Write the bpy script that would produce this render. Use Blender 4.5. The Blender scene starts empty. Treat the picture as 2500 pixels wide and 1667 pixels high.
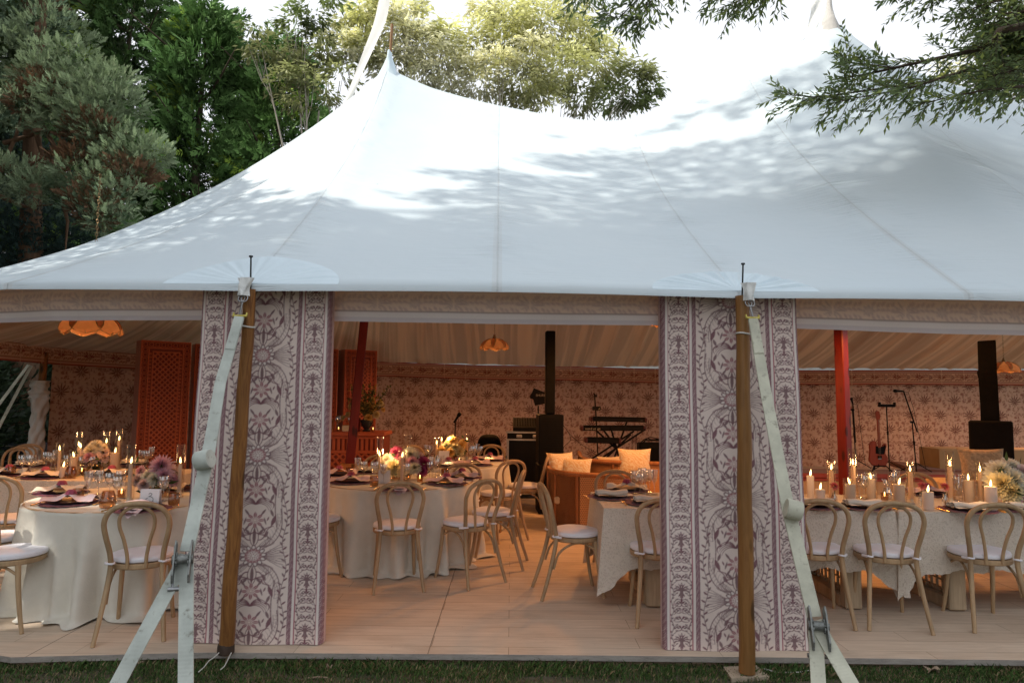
import bpy, math, random
import numpy as np
from mathutils import Vector, Matrix

random.seed(7)
RNG = np.random.default_rng(11)
PI = math.pi
SC = bpy.context.scene
COL = SC.collection

# ------------------------------------------------------------------ camera
CAM_H = 1.62
FPX = 1667.0
PITCH = math.atan(132.0 / FPX)
ROLL = 0.011
cd = bpy.data.cameras.new('camera')
cam = bpy.data.objects.new('camera', cd)
COL.objects.link(cam)
CM = Matrix.Translation((0, 0, CAM_H)) @ Matrix.Rotation(PI / 2 + PITCH, 4, 'X') @ Matrix.Rotation(ROLL, 4, 'Z')
cam.matrix_world = CM
cd.sensor_width = 36
cd.lens = 36 * FPX / 2500
cd.clip_start = 0.05
cd.clip_end = 2000
SC.camera = cam
CMI = CM.inverted()


def ray(px, py):
    return (CM.to_3x3() @ Vector(((px - 1250) / FPX, -(py - 833.5) / FPX, -1)))


def at(px, py, Y):
    """survey point of the photo at depth Y in metres"""
    d = ray(px, py)
    return Vector((0, 0, CAM_H)) + d * (Y / d.y)


def atz(px, py, z):
    """survey point of the photo on the level z"""
    d = ray(px, py)
    return Vector((0, 0, CAM_H)) + d * ((z - CAM_H) / d.z)


def proj(p):
    q = CMI @ Vector(p)
    return (1250 + FPX * q.x / -q.z, 833.5 - FPX * q.y / -q.z)


# ------------------------------------------------------------------ mesh helpers
class MB:
    def __init__(s):
        s.v = []; s.f = []; s.m = []

    def add(s, vs, fs, mi=0):
        o = len(s.v)
        s.v += [tuple(p) for p in vs]
        for f in fs:
            s.f.append(tuple(i + o for i in f)); s.m.append(mi)
        return s

    def box(s, c, size, rz=0.0, mi=0, M=None, bev=0.0):
        x, y, z = (k / 2 for k in size)
        if bev > 0:
            b = min(bev, x * .9, y * .9, z * .9)
            pts = []
            for dz, ins in ((-z, b), (-z + b, 0), (z - b, 0), (z, b)):
                X, Y_ = x - ins, y - ins
                for sx, sy in ((-1, -1), (1, -1), (1, 1), (-1, 1)):
                    # chamfered vertical corners
                    if sx * sy > 0:
                        pts.append((sx * (X - b), sy * Y_, dz)); pts.append((sx * X, sy * (Y_ - b), dz))
                    else:
                        pts.append((sx * X, sy * (Y_ - b), dz)); pts.append((sx * (X - b), sy * Y_, dz))
            # order ring counter clockwise by angle
            rings = []
            for k in range(4):
                r = pts[k * 8:(k + 1) * 8]
                rings.append(sorted(r, key=lambda p: math.atan2(p[1], p[0])))
            vs = [p for r in rings for p in r]
            fs = [tuple(range(7, -1, -1)), tuple(range(24, 32))]
            for k in range(3):
                for i in range(8):
                    j = (i + 1) % 8
                    fs.append((k * 8 + i, k * 8 + j, k * 8 + 8 + j, k * 8 + 8 + i))
        else:
            vs = [(-x, -y, -z), (x, -y, -z), (x, y, -z), (-x, y, -z), (-x, -y, z), (x, -y, z), (x, y, z), (-x, y, z)]
            fs = [(0, 3, 2, 1), (4, 5, 6, 7), (0, 1, 5, 4), (1, 2, 6, 5), (2, 3, 7, 6), (3, 0, 4, 7)]
        R = M if M is not None else Matrix.Rotation(rz, 3, 'Z')
        c = Vector(c)
        return s.add([R @ Vector(p) + c for p in vs], fs, mi)

    def tube(s, pts, rad, n=8, closed=False, mi=0, caps=True):
        pts = [Vector(p) for p in pts]
        k = len(pts)
        if not hasattr(rad, '__len__'):
            rad = [rad] * k
        vs = []
        up = None
        for i, p in enumerate(pts):
            a = pts[(i - 1) % k] if (closed or i > 0) else p
            b = pts[(i + 1) % k] if (closed or i < k - 1) else p
            t = (b - a)
            if t.length < 1e-9:
                t = Vector((0, 0, 1))
            t.normalize()
            if up is None:
                up = Vector((0, 0, 1)) if abs(t.z) < .9 else Vector((1, 0, 0))
            x = up - t * up.dot(t)
            if x.length < 1e-6:
                x = t.orthogonal()
            x.normalize(); up = x
            y = t.cross(x)
            for j in range(n):
                an = 2 * PI * j / n
                vs.append(p + (x * math.cos(an) + y * math.sin(an)) * rad[i])
        fs = []
        for i in range(k if closed else k - 1):
            o, q = i * n, ((i + 1) % k) * n
            for j in range(n):
                jj = (j + 1) % n
                fs.append((o + j, o + jj, q + jj, q + j))
        if caps and not closed:
            fs.append(tuple(range(n - 1, -1, -1)))
            fs.append(tuple((k - 1) * n + j for j in range(n)))
        return s.add(vs, fs, mi)

    def lathe(s, prof, n=20, c=(0, 0, 0), mi=0, M=None):
        vs = []; c = Vector(c)
        for r, z in prof:
            for j in range(n):
                a = 2 * PI * j / n
                p = Vector((r * math.cos(a), r * math.sin(a), z))
                vs.append((M @ p if M is not None else p) + c)
        fs = []
        for i in range(len(prof) - 1):
            for j in range(n):
                jj = (j + 1) % n
                fs.append((i * n + j, i * n + jj, (i + 1) * n + jj, (i + 1) * n + j))
        if prof[0][0] > 1e-4:
            fs.append(tuple(range(n - 1, -1, -1)))
        if prof[-1][0] > 1e-4:
            fs.append(tuple((len(prof) - 1) * n + j for j in range(n)))
        return s.add(vs, fs, mi)

    def grid(s, fn, nu, nv, mi=0, closed=False):
        vs = [fn(i / nu, j / nv) for j in range(nv + 1) for i in range(nu + (0 if closed else 1))]
        w = nu if closed else nu + 1
        fs = []
        for j in range(nv):
            for i in range(nu):
                ii = (i + 1) % w if closed else i + 1
                fs.append((j * w + i, j * w + ii, (j + 1) * w + ii, (j + 1) * w + i))
        return s.add(vs, fs, mi)

    def poly(s, outline, z0, z1, mi=0, M=None):
        """upright prism over a 2D outline"""
        n = len(outline)
        vs = [Vector((x, y, z0)) for x, y in outline] + [Vector((x, y, z1)) for x, y in outline]
        if M is not None:
            vs = [M @ p for p in vs]
        fs = [tuple(range(n - 1, -1, -1)), tuple(range(n, 2 * n))]
        for i in range(n):
            j = (i + 1) % n
            fs.append((i, j, n + j, n + i))
        return s.add(vs, fs, mi)

    def build(s, name, mat, parent=None, sharp=38, loc=None):
        me = bpy.data.meshes.new(name)
        me.from_pydata(s.v, [], s.f)
        mats = mat if isinstance(mat, (list, tuple)) else [mat]
        for m in mats:
            me.materials.append(m)
        if len(mats) > 1:
            me.polygons.foreach_set('material_index', s.m)
        if sharp:
            me.polygons.foreach_set('use_smooth', [True] * len(me.polygons))
            me.set_sharp_from_angle(angle=math.radians(sharp))
        me.update()
        o = bpy.data.objects.new(name, me)
        COL.objects.link(o)
        if parent is not None:
            o.parent = parent
        if loc is not None:
            o.location = loc
        return o


def np_mesh(name, V, F, mat, parent=None, col=None, uv=None, smooth=False):
    V = np.ascontiguousarray(V, dtype=np.float32); F = np.ascontiguousarray(F, dtype=np.int32)
    me = bpy.data.meshes.new(name)
    nf, k = F.shape
    me.vertices.add(len(V)); me.vertices.foreach_set('co', V.ravel())
    me.loops.add(nf * k); me.loops.foreach_set('vertex_index', F.ravel())
    me.polygons.add(nf); me.polygons.foreach_set('loop_start', np.arange(0, nf * k, k, dtype=np.int32))
    if smooth:
        me.polygons.foreach_set('use_smooth', np.ones(nf, dtype=bool))
    me.update(calc_edges=True)
    if col is not None:
        c = me.color_attributes.new('tint', 'FLOAT_COLOR', 'POINT')
        rgba = np.ones((len(V), 4), dtype=np.float32); rgba[:, :3] = col
        c.data.foreach_set('color', rgba.ravel())
    if uv is not None:
        u = me.uv_layers.new(name='UVMap')
        u.data.foreach_set('uv', np.ascontiguousarray(uv[F.ravel()], dtype=np.float32).ravel())
    me.materials.append(mat)
    o = bpy.data.objects.new(name, me)
    COL.objects.link(o)
    if parent is not None:
        o.parent = parent
    return o


def grid_faces(nu, nv):
    """faces of a (nv+1) x (nu+1) vertex grid"""
    i, j = np.meshgrid(np.arange(nu), np.arange(nv))
    a = (j * (nu + 1) + i).ravel()
    return np.stack([a, a + 1, a + nu + 2, a + nu + 1], 1)


def tag(o, label, cat, group=None, kind=None):
    if label: o['label'] = label
    if cat: o['category'] = cat
    if group: o['group'] = group
    if kind: o['kind'] = kind
    return o


def thing(name, label, cat, loc=(0, 0, 0), rz=0.0, group=None):
    o = bpy.data.objects.new(name, None)
    COL.objects.link(o)
    o.location = loc; o.rotation_euler = (0, 0, rz)
    o.empty_display_size = .1
    return tag(o, label, cat, group)


def dup(root, loc, rz=0.0, label=None, group=None, scale=None):
    r = root.copy(); COL.objects.link(r)
    r.location = loc; r.rotation_euler = (0, 0, rz)
    if scale: r.scale = (scale, scale, scale)
    if label: r['label'] = label
    if group: r['group'] = group
    for ch in list(root.children):
        c = ch.copy(); COL.objects.link(c); c.parent = r
        for g in ch.children:
            d = g.copy(); COL.objects.link(d); d.parent = c
    return r


class Stamp:
    """the first call moves the original, later calls copy it"""
    def __init__(s, root): s.root = root; s.used = False

    def put(s, loc, rz=0.0, label=None, group=None, scale=None):
        if not s.used:
            s.used = True
            o = s.root; o.location = loc; o.rotation_euler = (0, 0, rz)
            if scale: o.scale = (scale, scale, scale)
            if label: o['label'] = label
            if group: o['group'] = group
            return o
        return dup(s.root, loc, rz, label, group, scale)


# ------------------------------------------------------------------ materials
def new_mat(name):
    m = bpy.data.materials.new(name); m.use_nodes = True
    nt = m.node_tree
    b = nt.nodes['Principled BSDF']
    return m, nt, b


def N(nt, typ, **kw):
    n = nt.nodes.new(typ)
    for k, v in kw.items():
        if k.startswith('i_'):
            n.inputs[k[2:].replace('_', ' ')].default_value = v
        else:
            setattr(n, k, v)
    return n


def mixc(nt, fac, a, b, blend='MIX'):
    n = nt.nodes.new('ShaderNodeMix'); n.data_type = 'RGBA'; n.blend_type = blend
    for sock, val in ((n.inputs[0], fac), (n.inputs[6], a), (n.inputs[7], b)):
        if isinstance(val, bpy.types.NodeSocket):
            nt.links.new(val, sock)
        elif isinstance(val, (tuple, list)):
            sock.default_value = (*val[:3], 1)
        else:
            sock.default_value = val
    return n.outputs[2]


def ramp(nt, src, stops):
    r = nt.nodes.new('ShaderNodeValToRGB')
    e = r.color_ramp.elements
    while len(e) < len(stops):
        e.new(.5)
    for el, (p, c) in zip(e, stops):
        el.position = p
        el.color = (c, c, c, 1) if not hasattr(c, '__len__') else (*c, 1)
    nt.links.new(src, r.inputs[0])
    return r.outputs[0]


def math_(nt, op, a, b=0.0, c=None):
    n = nt.nodes.new('ShaderNodeMath'); n.operation = op
    for i, v in enumerate((a, b, c)):
        if v is None: continue
        if isinstance(v, bpy.types.NodeSocket): nt.links.new(v, n.inputs[i])
        else: n.inputs[i].default_value = v
    return n.outputs[0]


def coords(nt, kind='Object', scale=(1, 1, 1), rot=(0, 0, 0)):
    t = nt.nodes.new('ShaderNodeTexCoord')
    m = nt.nodes.new('ShaderNodeMapping')
    m.inputs['Scale'].default_value = scale
    m.inputs['Rotation'].default_value = rot
    nt.links.new(t.outputs[kind], m.inputs['Vector'])
    return m.outputs['Vector']


def noise(nt, vec, scale=5.0, detail=4.0, rough=.55, dist=0.0):
    n = N(nt, 'ShaderNodeTexNoise')
    n.inputs['Scale'].default_value = scale; n.inputs['Detail'].default_value = detail
    n.inputs['Roughness'].default_value = rough; n.inputs['Distortion'].default_value = dist
    if vec is not None: nt.links.new(vec, n.inputs['Vector'])
    return n.outputs[0]


def bump(nt, b, height, strength=.3, dist=.01):
    n = nt.nodes.new('ShaderNodeBump')
    n.inputs['Strength'].default_value = strength; n.inputs['Distance'].default_value = dist
    nt.links.new(height, n.inputs['Height'])
    nt.links.new(n.outputs[0], b.inputs['Normal'])


def surf(name, col, rough=.6, var=.25, scale=14.0, bmp=.15, metal=0.0, stretch=(1, 1, 1), spec=.5, kind='Object', bdist=.004):
    """plain procedural surface: tinted by two noises, roughness variation and a fine bump"""
    m, nt, b = new_mat(name)
    v = coords(nt, kind, stretch)
    n1 = noise(nt, v, scale, 5)
    n2 = noise(nt, v, scale * 7, 3)
    f = ramp(nt, math_(nt, 'ADD', math_(nt, 'MULTIPLY', n1, .65), math_(nt, 'MULTIPLY', n2, .35)), [(.3, 0.0), (.7, 1.0)])
    lo = tuple(c * (1 - var) for c in col); hi = tuple(min(1, c * (1 + var)) for c in col)
    nt.links.new(mixc(nt, f, lo, hi), b.inputs['Base Color'])
    b.inputs['Roughness'].default_value = rough
    b.inputs['Metallic'].default_value = metal
    b.inputs['Specular IOR Level'].default_value = spec
    if bmp: bump(nt, b, n2, bmp, bdist)
    return m


def fabric(name, col, var=.08, weave=900.0, bmp=.25, wr=6.0, sheen=.15, trans=0.0):
    m, nt, b = new_mat(name)
    v = coords(nt, 'Object')
    n1 = noise(nt, v, wr, 5, .6, .4)
    w = N(nt, 'ShaderNodeTexNoise'); w.inputs['Scale'].default_value = weave / 10
    nt.links.new(v, w.inputs['Vector'])
    nt.links.new(mixc(nt, ramp(nt, n1, [(.3, 0.0), (.7, 1.0)]), tuple(c * (1 - var) for c in col), tuple(min(1, c * (1 + var)) for c in col)), b.inputs['Base Color'])
    b.inputs['Roughness'].default_value = .85
    b.inputs['Specular IOR Level'].default_value = .15
    b.inputs['Sheen Weight'].default_value = sheen
    h = math_(nt, 'ADD', math_(nt, 'MULTIPLY', n1, .8), math_(nt, 'MULTIPLY', w.outputs[0], .2))
    bump(nt, b, h, bmp, .02)
    if trans > 0:
        out = nt.nodes['Material Output']
        tr = N(nt, 'ShaderNodeBsdfTranslucent'); tr.inputs[0].default_value = (*col, 1)
        mx = N(nt, 'ShaderNodeMixShader'); mx.inputs[0].default_value = trans
        nt.links.new(b.outputs[0], mx.inputs[1]); nt.links.new(tr.outputs[0], mx.inputs[2])
        nt.links.new(mx.outputs[0], out.inputs[0])
    return m


def tinted(name, rough=.85, trans=0.0, spec=.15, bmp=.1, bscale=60.0, mul=1.0, wr=0.0):
    """surface whose printed pattern or leaf tint is held by the mesh"""
    m, nt, b = new_mat(name)
    a = N(nt, 'ShaderNodeVertexColor', layer_name='tint')
    v = coords(nt, 'Object')
    n1 = noise(nt, v, bscale, 3)
    c = mixc(nt, 1.0, a.outputs[0], mixc(nt, n1, (mul * .85,) * 3, (mul * 1.12,) * 3), 'MULTIPLY')
    nt.links.new(c, b.inputs['Base Color'])
    b.inputs['Roughness'].default_value = rough
    b.inputs['Specular IOR Level'].default_value = spec
    if bmp:
        h = n1
        if wr: h = math_(nt, 'ADD', math_(nt, 'MULTIPLY', n1, .3), noise(nt, v, wr, 3))
        bump(nt, b, h, bmp, .01)
    if trans > 0:
        out = nt.nodes['Material Output']
        tr = N(nt, 'ShaderNodeBsdfTranslucent'); nt.links.new(c, tr.inputs[0])
        mx = N(nt, 'ShaderNodeMixShader'); mx.inputs[0].default_value = trans
        nt.links.new(b.outputs[0], mx.inputs[1]); nt.links.new(tr.outputs[0], mx.inputs[2])
        nt.links.new(mx.outputs[0], out.inputs[0])
    return m


def thin_glass(name, tint, refl=.06, rough=.02):
    m, nt, b = new_mat(name)
    out = nt.nodes['Material Output']
    nt.nodes.remove(b)
    t = N(nt, 'ShaderNodeBsdfTransparent'); t.inputs[0].default_value = (*tint, 1)
    g = N(nt, 'ShaderNodeBsdfGlossy'); g.inputs['Roughness'].default_value = rough
    g.inputs['Color'].default_value = (.95, .95, .95, 1)
    lw = N(nt, 'ShaderNodeLayerWeight'); lw.inputs[0].default_value = .32
    f = math_(nt, 'ADD', math_(nt, 'MULTIPLY', lw.outputs['Facing'], .60 if refl > .08 else .30), refl)
    f = math_(nt, 'MULTIPLY', f, 1.0)
    mx = N(nt, 'ShaderNodeMixShader')
    nt.links.new(f, mx.inputs[0]); nt.links.new(t.outputs[0], mx.inputs[1]); nt.links.new(g.outputs[0], mx.inputs[2])
    nt.links.new(mx.outputs[0], out.inputs[0])
    return m


def glow(name, col, strength):
    m, nt, b = new_mat(name)
    out = nt.nodes['Material Output']
    nt.nodes.remove(b)
    e = N(nt, 'ShaderNodeEmission'); e.inputs[1].default_value = strength
    v = coords(nt, 'Generated')
    sx = N(nt, 'ShaderNodeSeparateXYZ'); nt.links.new(v, sx.inputs[0])
    nt.links.new(mixc(nt, sx.outputs[2], col, tuple(min(1, c * 1.15) for c in col)), e.inputs[0])
    nt.links.new(e.outputs[0], out.inputs[0])
    try: m.cycles.emission_sampling = 'NONE'
    except Exception: pass
    return m
# ------------------------------------------------------------------ sky, haze and sun
SUN = Vector((-.66, -.20, .72)).normalized()
w = bpy.data.worlds.new('World'); SC.world = w; w.use_nodes = True
wn = w.node_tree
bg = wn.nodes['Background']
sky = N(wn, 'ShaderNodeTexSky', sky_type='NISHITA')
sky.sun_disc = False
sky.sun_elevation = math.asin(SUN.z)
sky.sun_rotation = math.atan2(SUN.x, SUN.y)
sky.air_density = 1.2; sky.dust_density = 3.0
wn.links.new(mixc(wn, .86, sky.outputs[0], (9.3, 9.5, 9.9)), bg.inputs[0])   # bright white haze over the blue
bg.inputs[1].default_value = 0.13
sl = bpy.data.lights.new('sun', 'SUN'); sl.energy = 5.0; sl.angle = math.radians(.5); sl.color = (1, .93, .82)
so = bpy.data.objects.new('sun', sl); COL.objects.link(so)
so.rotation_euler = SUN.to_track_quat('Z', 'Y').to_euler()
SC.view_settings.view_transform = 'Standard'; SC.view_settings.look = 'None'
SC.view_settings.exposure = 0; SC.view_settings.gamma = 1
SC.cycles.use_denoising = True
SC.cycles.max_bounces = 10; SC.cycles.transparent_max_bounces = 24
SC.cycles.diffuse_bounces = 5; SC.cycles.sample_clamp_indirect = 4.0
SC.cycles.caustics_reflective = False; SC.cycles.caustics_refractive = False

# ------------------------------------------------------------------ ground and grass
GZ = -0.068
m, nt, b = new_mat('lawn_soil')
v = coords(nt)
n1 = noise(nt, v, 1.6, 6, .6); n2 = noise(nt, v, 30, 4)
c = mixc(nt, ramp(nt, n1, [(.42, 0.0), (.6, 1.0)]), (.10, .10, .05), (.20, .16, .11))
c = mixc(nt, n2, c, (.03, .03, .018))
nt.links.new(c, b.inputs['Base Color']); b.inputs['Roughness'].default_value = .95
bump(nt, b, n2, .8, .03)
MB().add([(-400, -400, GZ), (400, -400, GZ), (400, 600, GZ), (-400, 600, GZ)], [(0, 1, 2, 3)]).build('ground', m, sharp=0)['kind'] = 'structure'


def blades(name, n, area, h, mat, dens=None):
    (x0, x1), (y0, y1) = area
    P = np.stack([RNG.uniform(x0, x1, n), RNG.uniform(y0, y1, n)], 1)
    if dens is not None:
        P = P[RNG.random(len(P)) < dens(P[:, 0], P[:, 1])]
    n = len(P)
    a = RNG.uniform(0, 2 * PI, n); hh = h * RNG.uniform(.35, 1.15, n); ln = RNG.uniform(.3, 1.0, n) * hh
    wd = RNG.uniform(.0016, .0034, n)
    d = np.stack([np.cos(a), np.sin(a)], 1); s = np.stack([-d[:, 1], d[:, 0]], 1)
    V = np.zeros((n, 4, 3))
    V[:, 0, :2] = P - s * wd[:, None]; V[:, 1, :2] = P + s * wd[:, None]; V[:, :2, 2] = GZ
    V[:, 2, :2] = P + d * (ln * .45)[:, None] + s * (wd * .8)[:, None]; V[:, 2, 2] = GZ + hh * .7
    V[:, 3, :2] = P + d * ln[:, None]; V[:, 3, 2] = GZ + hh
    F = np.arange(n * 4).reshape(n, 4)
    t = RNG.random(n)[:, None]; dry = (RNG.random(n) < .22)[:, None]
    col = np.where(dry, np.array([.32, .25, .14]) * (.5 + .6 * t), np.array([.07, .135, .04]) * (.5 + 1.0 * t) + np.array([.015, .01, 0]) * t)
    return np_mesh(name, V.reshape(-1, 3), F, mat, None, np.repeat(col, 4, 0))


def patch(x, y):
    k = .5 + .5 * np.sin(x * 2.1 + 1.3 * np.sin(y * 3 + x)) * np.sin(y * 5.1 + x * 1.7 + 2)
    k = np.clip(k * 1.1, .12, 1)
    return np.where(y > 4.24 + .03 * np.sin(x * 7), np.maximum(k, .7), k * .55)


M_GRASS = tinted('grass_blade', .8, .25, .2, 0)
o = blades('grass', 110000, ((-3.9, 4.6), (3.6, 4.46)), .030, M_GRASS, patch)
tag(o, None, None, None, 'stuff')
o2 = blades('grass_fringe', 9000, ((-3.4, 4.6), (4.27, 4.42)), .05, M_GRASS, lambda x, y: np.clip(.25 + .6 * np.sin(x * 4.3 + np.sin(x * 9)), .05, 1))
tag(o2, None, None, None, 'stuff')
mb_l = {}
leafm = surf('dry_leaf', (.30, .22, .15), .8, .3, 40)
for i, (px, py, s, lab) in enumerate(((2275, 1637, .055, 'dry curled brown leaf lying on the grass before the far long table'),
                                      (803, 1632, .022, 'small pale scrap on the soil between the two curtain panels'),
                                      (342, 1620, .035, 'pale dry leaf on the grass beside the forked webbing'),
                                      (775, 1655, .05, 'thin fallen twig on the bare soil'))):
    p = atz(px, py, GZ + .012)
    mb = MB()
    if 'twig' in lab:
        mb.tube([p + Vector((-.07, 0, 0)), p + Vector((0, .004, .006)), p + Vector((.06, .01, .002))], [.004, .005, .003], 6)
    else:
        ol = []
        for k in range(16):
            a = 2 * PI * k / 16
            ol.append((a, s * (.55 + .45 * abs(math.cos(2.5 * a)))))
        mb.add([p + Vector((0, 0, .012))] + [p + Vector((math.cos(a) * r, math.sin(a) * r * .7, .01 + .018 * math.sin(3 * a + i))) for a, r in ol],
               [(0, k + 1, (k + 1) % 16 + 1) for k in range(16)])
    tag(mb.build('twig' if 'twig' in lab else 'fallen_leaf', leafm), lab, 'twig' if 'twig' in lab else 'leaf')

# ------------------------------------------------------------------ floor deck
m, nt, b = new_mat('limed_planks')
v = coords(nt)
br = N(nt, 'ShaderNodeTexBrick', offset=.37, offset_frequency=2, squash=1.0)
br.inputs['Scale'].default_value = 1.0; br.inputs['Mortar Size'].default_value = .0022
br.inputs['Brick Width'].default_value = 1.35; br.inputs['Row Height'].default_value = .19
br.inputs['Color1'].default_value = (.69, .57, .45, 1); br.inputs['Color2'].default_value = (.60, .48, .37, 1)
br.inputs['Mortar'].default_value = (.26, .19, .13, 1); br.inputs['Bias'].default_value = -.1
nt.links.new(v, br.inputs['Vector'])
vs = coords(nt, 'Object', (1.2, 14, 14))
g1 = noise(nt, vs, 2.2, 8, .65, .8)
g2 = noise(nt, coords(nt, 'Object', (.7, 2.2, 1)), 2.0, 4)
c = mixc(nt, ramp(nt, g1, [(.35, 0.0), (.75, .55)]), br.outputs[0], (.38, .27, .18))
c = mixc(nt, ramp(nt, g2, [(.4, 0.0), (.7, .35)]), c, (.72, .60, .47))
sp = noise(nt, v, 38, 2)
c = mixc(nt, ramp(nt, sp, [(.72, 0.0), (.76, .5)]), c, (.22, .15, .10))
_sp = N(nt, 'ShaderNodeSeparateXYZ'); nt.links.new(coords(nt), _sp.inputs[0])
_jt = math_(nt, 'FRACT', math_(nt, 'MULTIPLY', math_(nt, 'ADD', _sp.outputs[0], 10.27), 1 / 2.44))   # joints of the deck panels
c = mixc(nt, ramp(nt, _jt, [(.0, 1.0), (.0022, .9), (.0034, 0.0)]), c, (.05, .035, .025))
dirt = ramp(nt, noise(nt, coords(nt, 'Object', (1, 1.6, 1)), 1.3, 6, .65), [(.52, 0.0), (.74, .45)])
c = mixc(nt, dirt, c, (.33, .25, .18))
nt.links.new(c, b.inputs['Base Color']); b.inputs['Roughness'].default_value = .68
b.inputs['Specular IOR Level'].default_value = .2
bump(nt, b, math_(nt, 'ADD', math_(nt, 'MULTIPLY', br.outputs[1], -.6), math_(nt, 'MULTIPLY', g1, .25)), .35, .006)
M_FLOOR = m
M_EDGE = surf('weathered_edge', (.30, .27, .24), .7, .35, 9, .3, stretch=(1, 6, 6))
M_FASCIA = surf('fascia_timber', (.30, .20, .13), .7, .3, 6, .3, stretch=(.6, 8, 8))
DECK = [(13.5, 4.6), (13.5, 17.6), (1.4, 17.7), (-3.1, 17.1), (-6.4, 15.5), (-7.8, 13.9), (-8.5, 11.9), (-8.5, 9.8), (-8.0, 8.1), (-6.9, 6.3), (-5.4, 5.0), (-3.03, 4.30), (-1.9, 4.41), (0, 4.432), (2.0, 4.434), (4.0, 4.43)]
deck = MB()
deck.add([(x, y, 0) for x, y in DECK], [tuple(range(len(DECK)))], 0)
n = len(DECK)
deck.add([(x, y, 0) for x, y in DECK] + [(x, y, -.034) for x, y in DECK], [(i, n + i, n + (i + 1) % n, (i + 1) % n) for i in range(n)], 1)
ins = [(x * .995, y + .03, 0) for x, y, in DECK]
deck.add([(x, y, -.034) for x, y, _ in ins] + [(x, y, GZ - .02) for x, y, _ in ins], [(i, n + i, n + (i + 1) % n, (i + 1) % n) for i in range(n)], 2)
deck.add([(x, y, -.0345) for x, y in DECK], [tuple(range(len(DECK) - 1, -1, -1))], 1)
deck.build('floor', [M_FLOOR, M_EDGE, M_FASCIA], sharp=20)['kind'] = 'structure'

# ------------------------------------------------------------------ tent canopy
P1 = Vector((-1.95, 10.2, 6.69)); P2 = Vector((4.22, 8.8, 6.70)); P3 = Vector((10.5, 8.9, 6.7))
EZ = 2.300
front = [(10.6, 5.1), (9.1, 4.95), (7.6, 4.8), (6.05, 4.65), (4.52, 4.52), (2.98, 4.42), (1.45, 4.35), (-.1, 4.30), (-1.66, 4.27)]
left = [(-3.3, 4.42), (-4.9, 5.1), (-6.25, 6.2), (-7.3, 7.8), (-7.85, 9.7), (-7.95, 11.85), (-7.2, 13.7), (-6.0, 15.05), (-4.5, 16.0), (-2.9, 16.55)]
back = [(-.75, 16.9), (1.4, 17.1), (3.4, 17.1), (5.35, 17.0), (7.3, 16.8), (9.3, 16.6), (11.3, 16.5), (13.6, 16.4), (16.2, 16.2)]
RX = [-1.95, -1.78, -1.6, -1.2, -.1, 1.44, 2.7, 3.5, 3.9, 4.22, 4.6, 5.0, 5.8, 7.2, 9.2, 10.1, 10.5]
RZ = [6.69, 6.54, 6.44, 6.24, 5.86, 5.53, 5.80, 6.20, 6.45, 6.70, 6.42, 6.16, 5.85, 5.6, 6.0, 6.4, 6.7]


def catmull(xs, ys, x):
    i = max(0, min(len(xs) - 2, int(np.searchsorted(xs, x)) - 1))
    x0, x1 = xs[i], xs[i + 1]; h = x1 - x0
    m0 = (ys[i + 1] - ys[max(0, i - 1)]) / (xs[i + 1] - xs[max(0, i - 1)])
    m1 = (ys[min(len(ys) - 1, i + 2)] - ys[i]) / (xs[min(len(xs) - 1, i + 2)] - xs[i])
    if i == 0: m0 = (ys[1] - ys[0]) / (xs[1] - xs[0])
    t = (x - x0) / h
    return (2 * t ** 3 - 3 * t * t + 1) * ys[i] + (t ** 3 - 2 * t * t + t) * h * m0 + (-2 * t ** 3 + 3 * t * t) * ys[i + 1] + (t ** 3 - t * t) * h * m1


def ridge(x):
    x = max(P1.x, min(P3.x, x))
    a, b_ = (P1, P2) if x <= P2.x else (P2, P3)
    t = (x - a.x) / (b_.x - a.x)
    return Vector((x, a.y + (b_.y - a.y) * t, catmull(RX, RZ, x)))


STN = []
for x, y in front: STN.append((Vector((x, y, EZ)), ridge(x + (-.29 if x < -1 else -.12 if x < 0 else .2))))
for x, y in left: STN.append((Vector((x, y, EZ)), P1.copy()))
for x, y in back: STN.append((Vector((x, y, EZ)), ridge(x)))
NB = len(STN) - 1
U_F1, U_F2 = 8, 6


def cpoint(u, v, dz=0.0):
    u = max(0, min(NB - 1e-6, u)); i = int(u); t = u - i
    e = STN[i][0].lerp(STN[i + 1][0], t)
    ra, rb = STN[i][1], STN[i + 1][1]
    r = ra.lerp(rb, t)
    if i < 8 or i >= 18: r = ridge(r.x)
    x = e.x + (r.x - e.x) * v; y = e.y + (r.y - e.y) * v
    g = .80 * v + .20 * v ** 3
    end = 8 <= i < 18
    if end:
        k = max(0, min(1, (u - 8) / 1.6, (18 - u) / 1.6)); k = k * k * (3 - 2 * k)
        g = (.80 * v + .20 * v ** 3) * (1 - k) + (.50 * v + .42 * v ** 2 + .08 * v ** 3) * k
    # slack between the seams, and the pull of the hem on each pole
    sag = -.05 * math.sin(PI * t) * math.sin(PI * min(1, v * 1.05))
    hem = .016 * math.sin(PI * ((u / 2.0) % 1.0)) * (1 - v) ** 6
    return Vector((x, y, e.z + (r.z - e.z) * g + sag + hem + dz))


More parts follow.
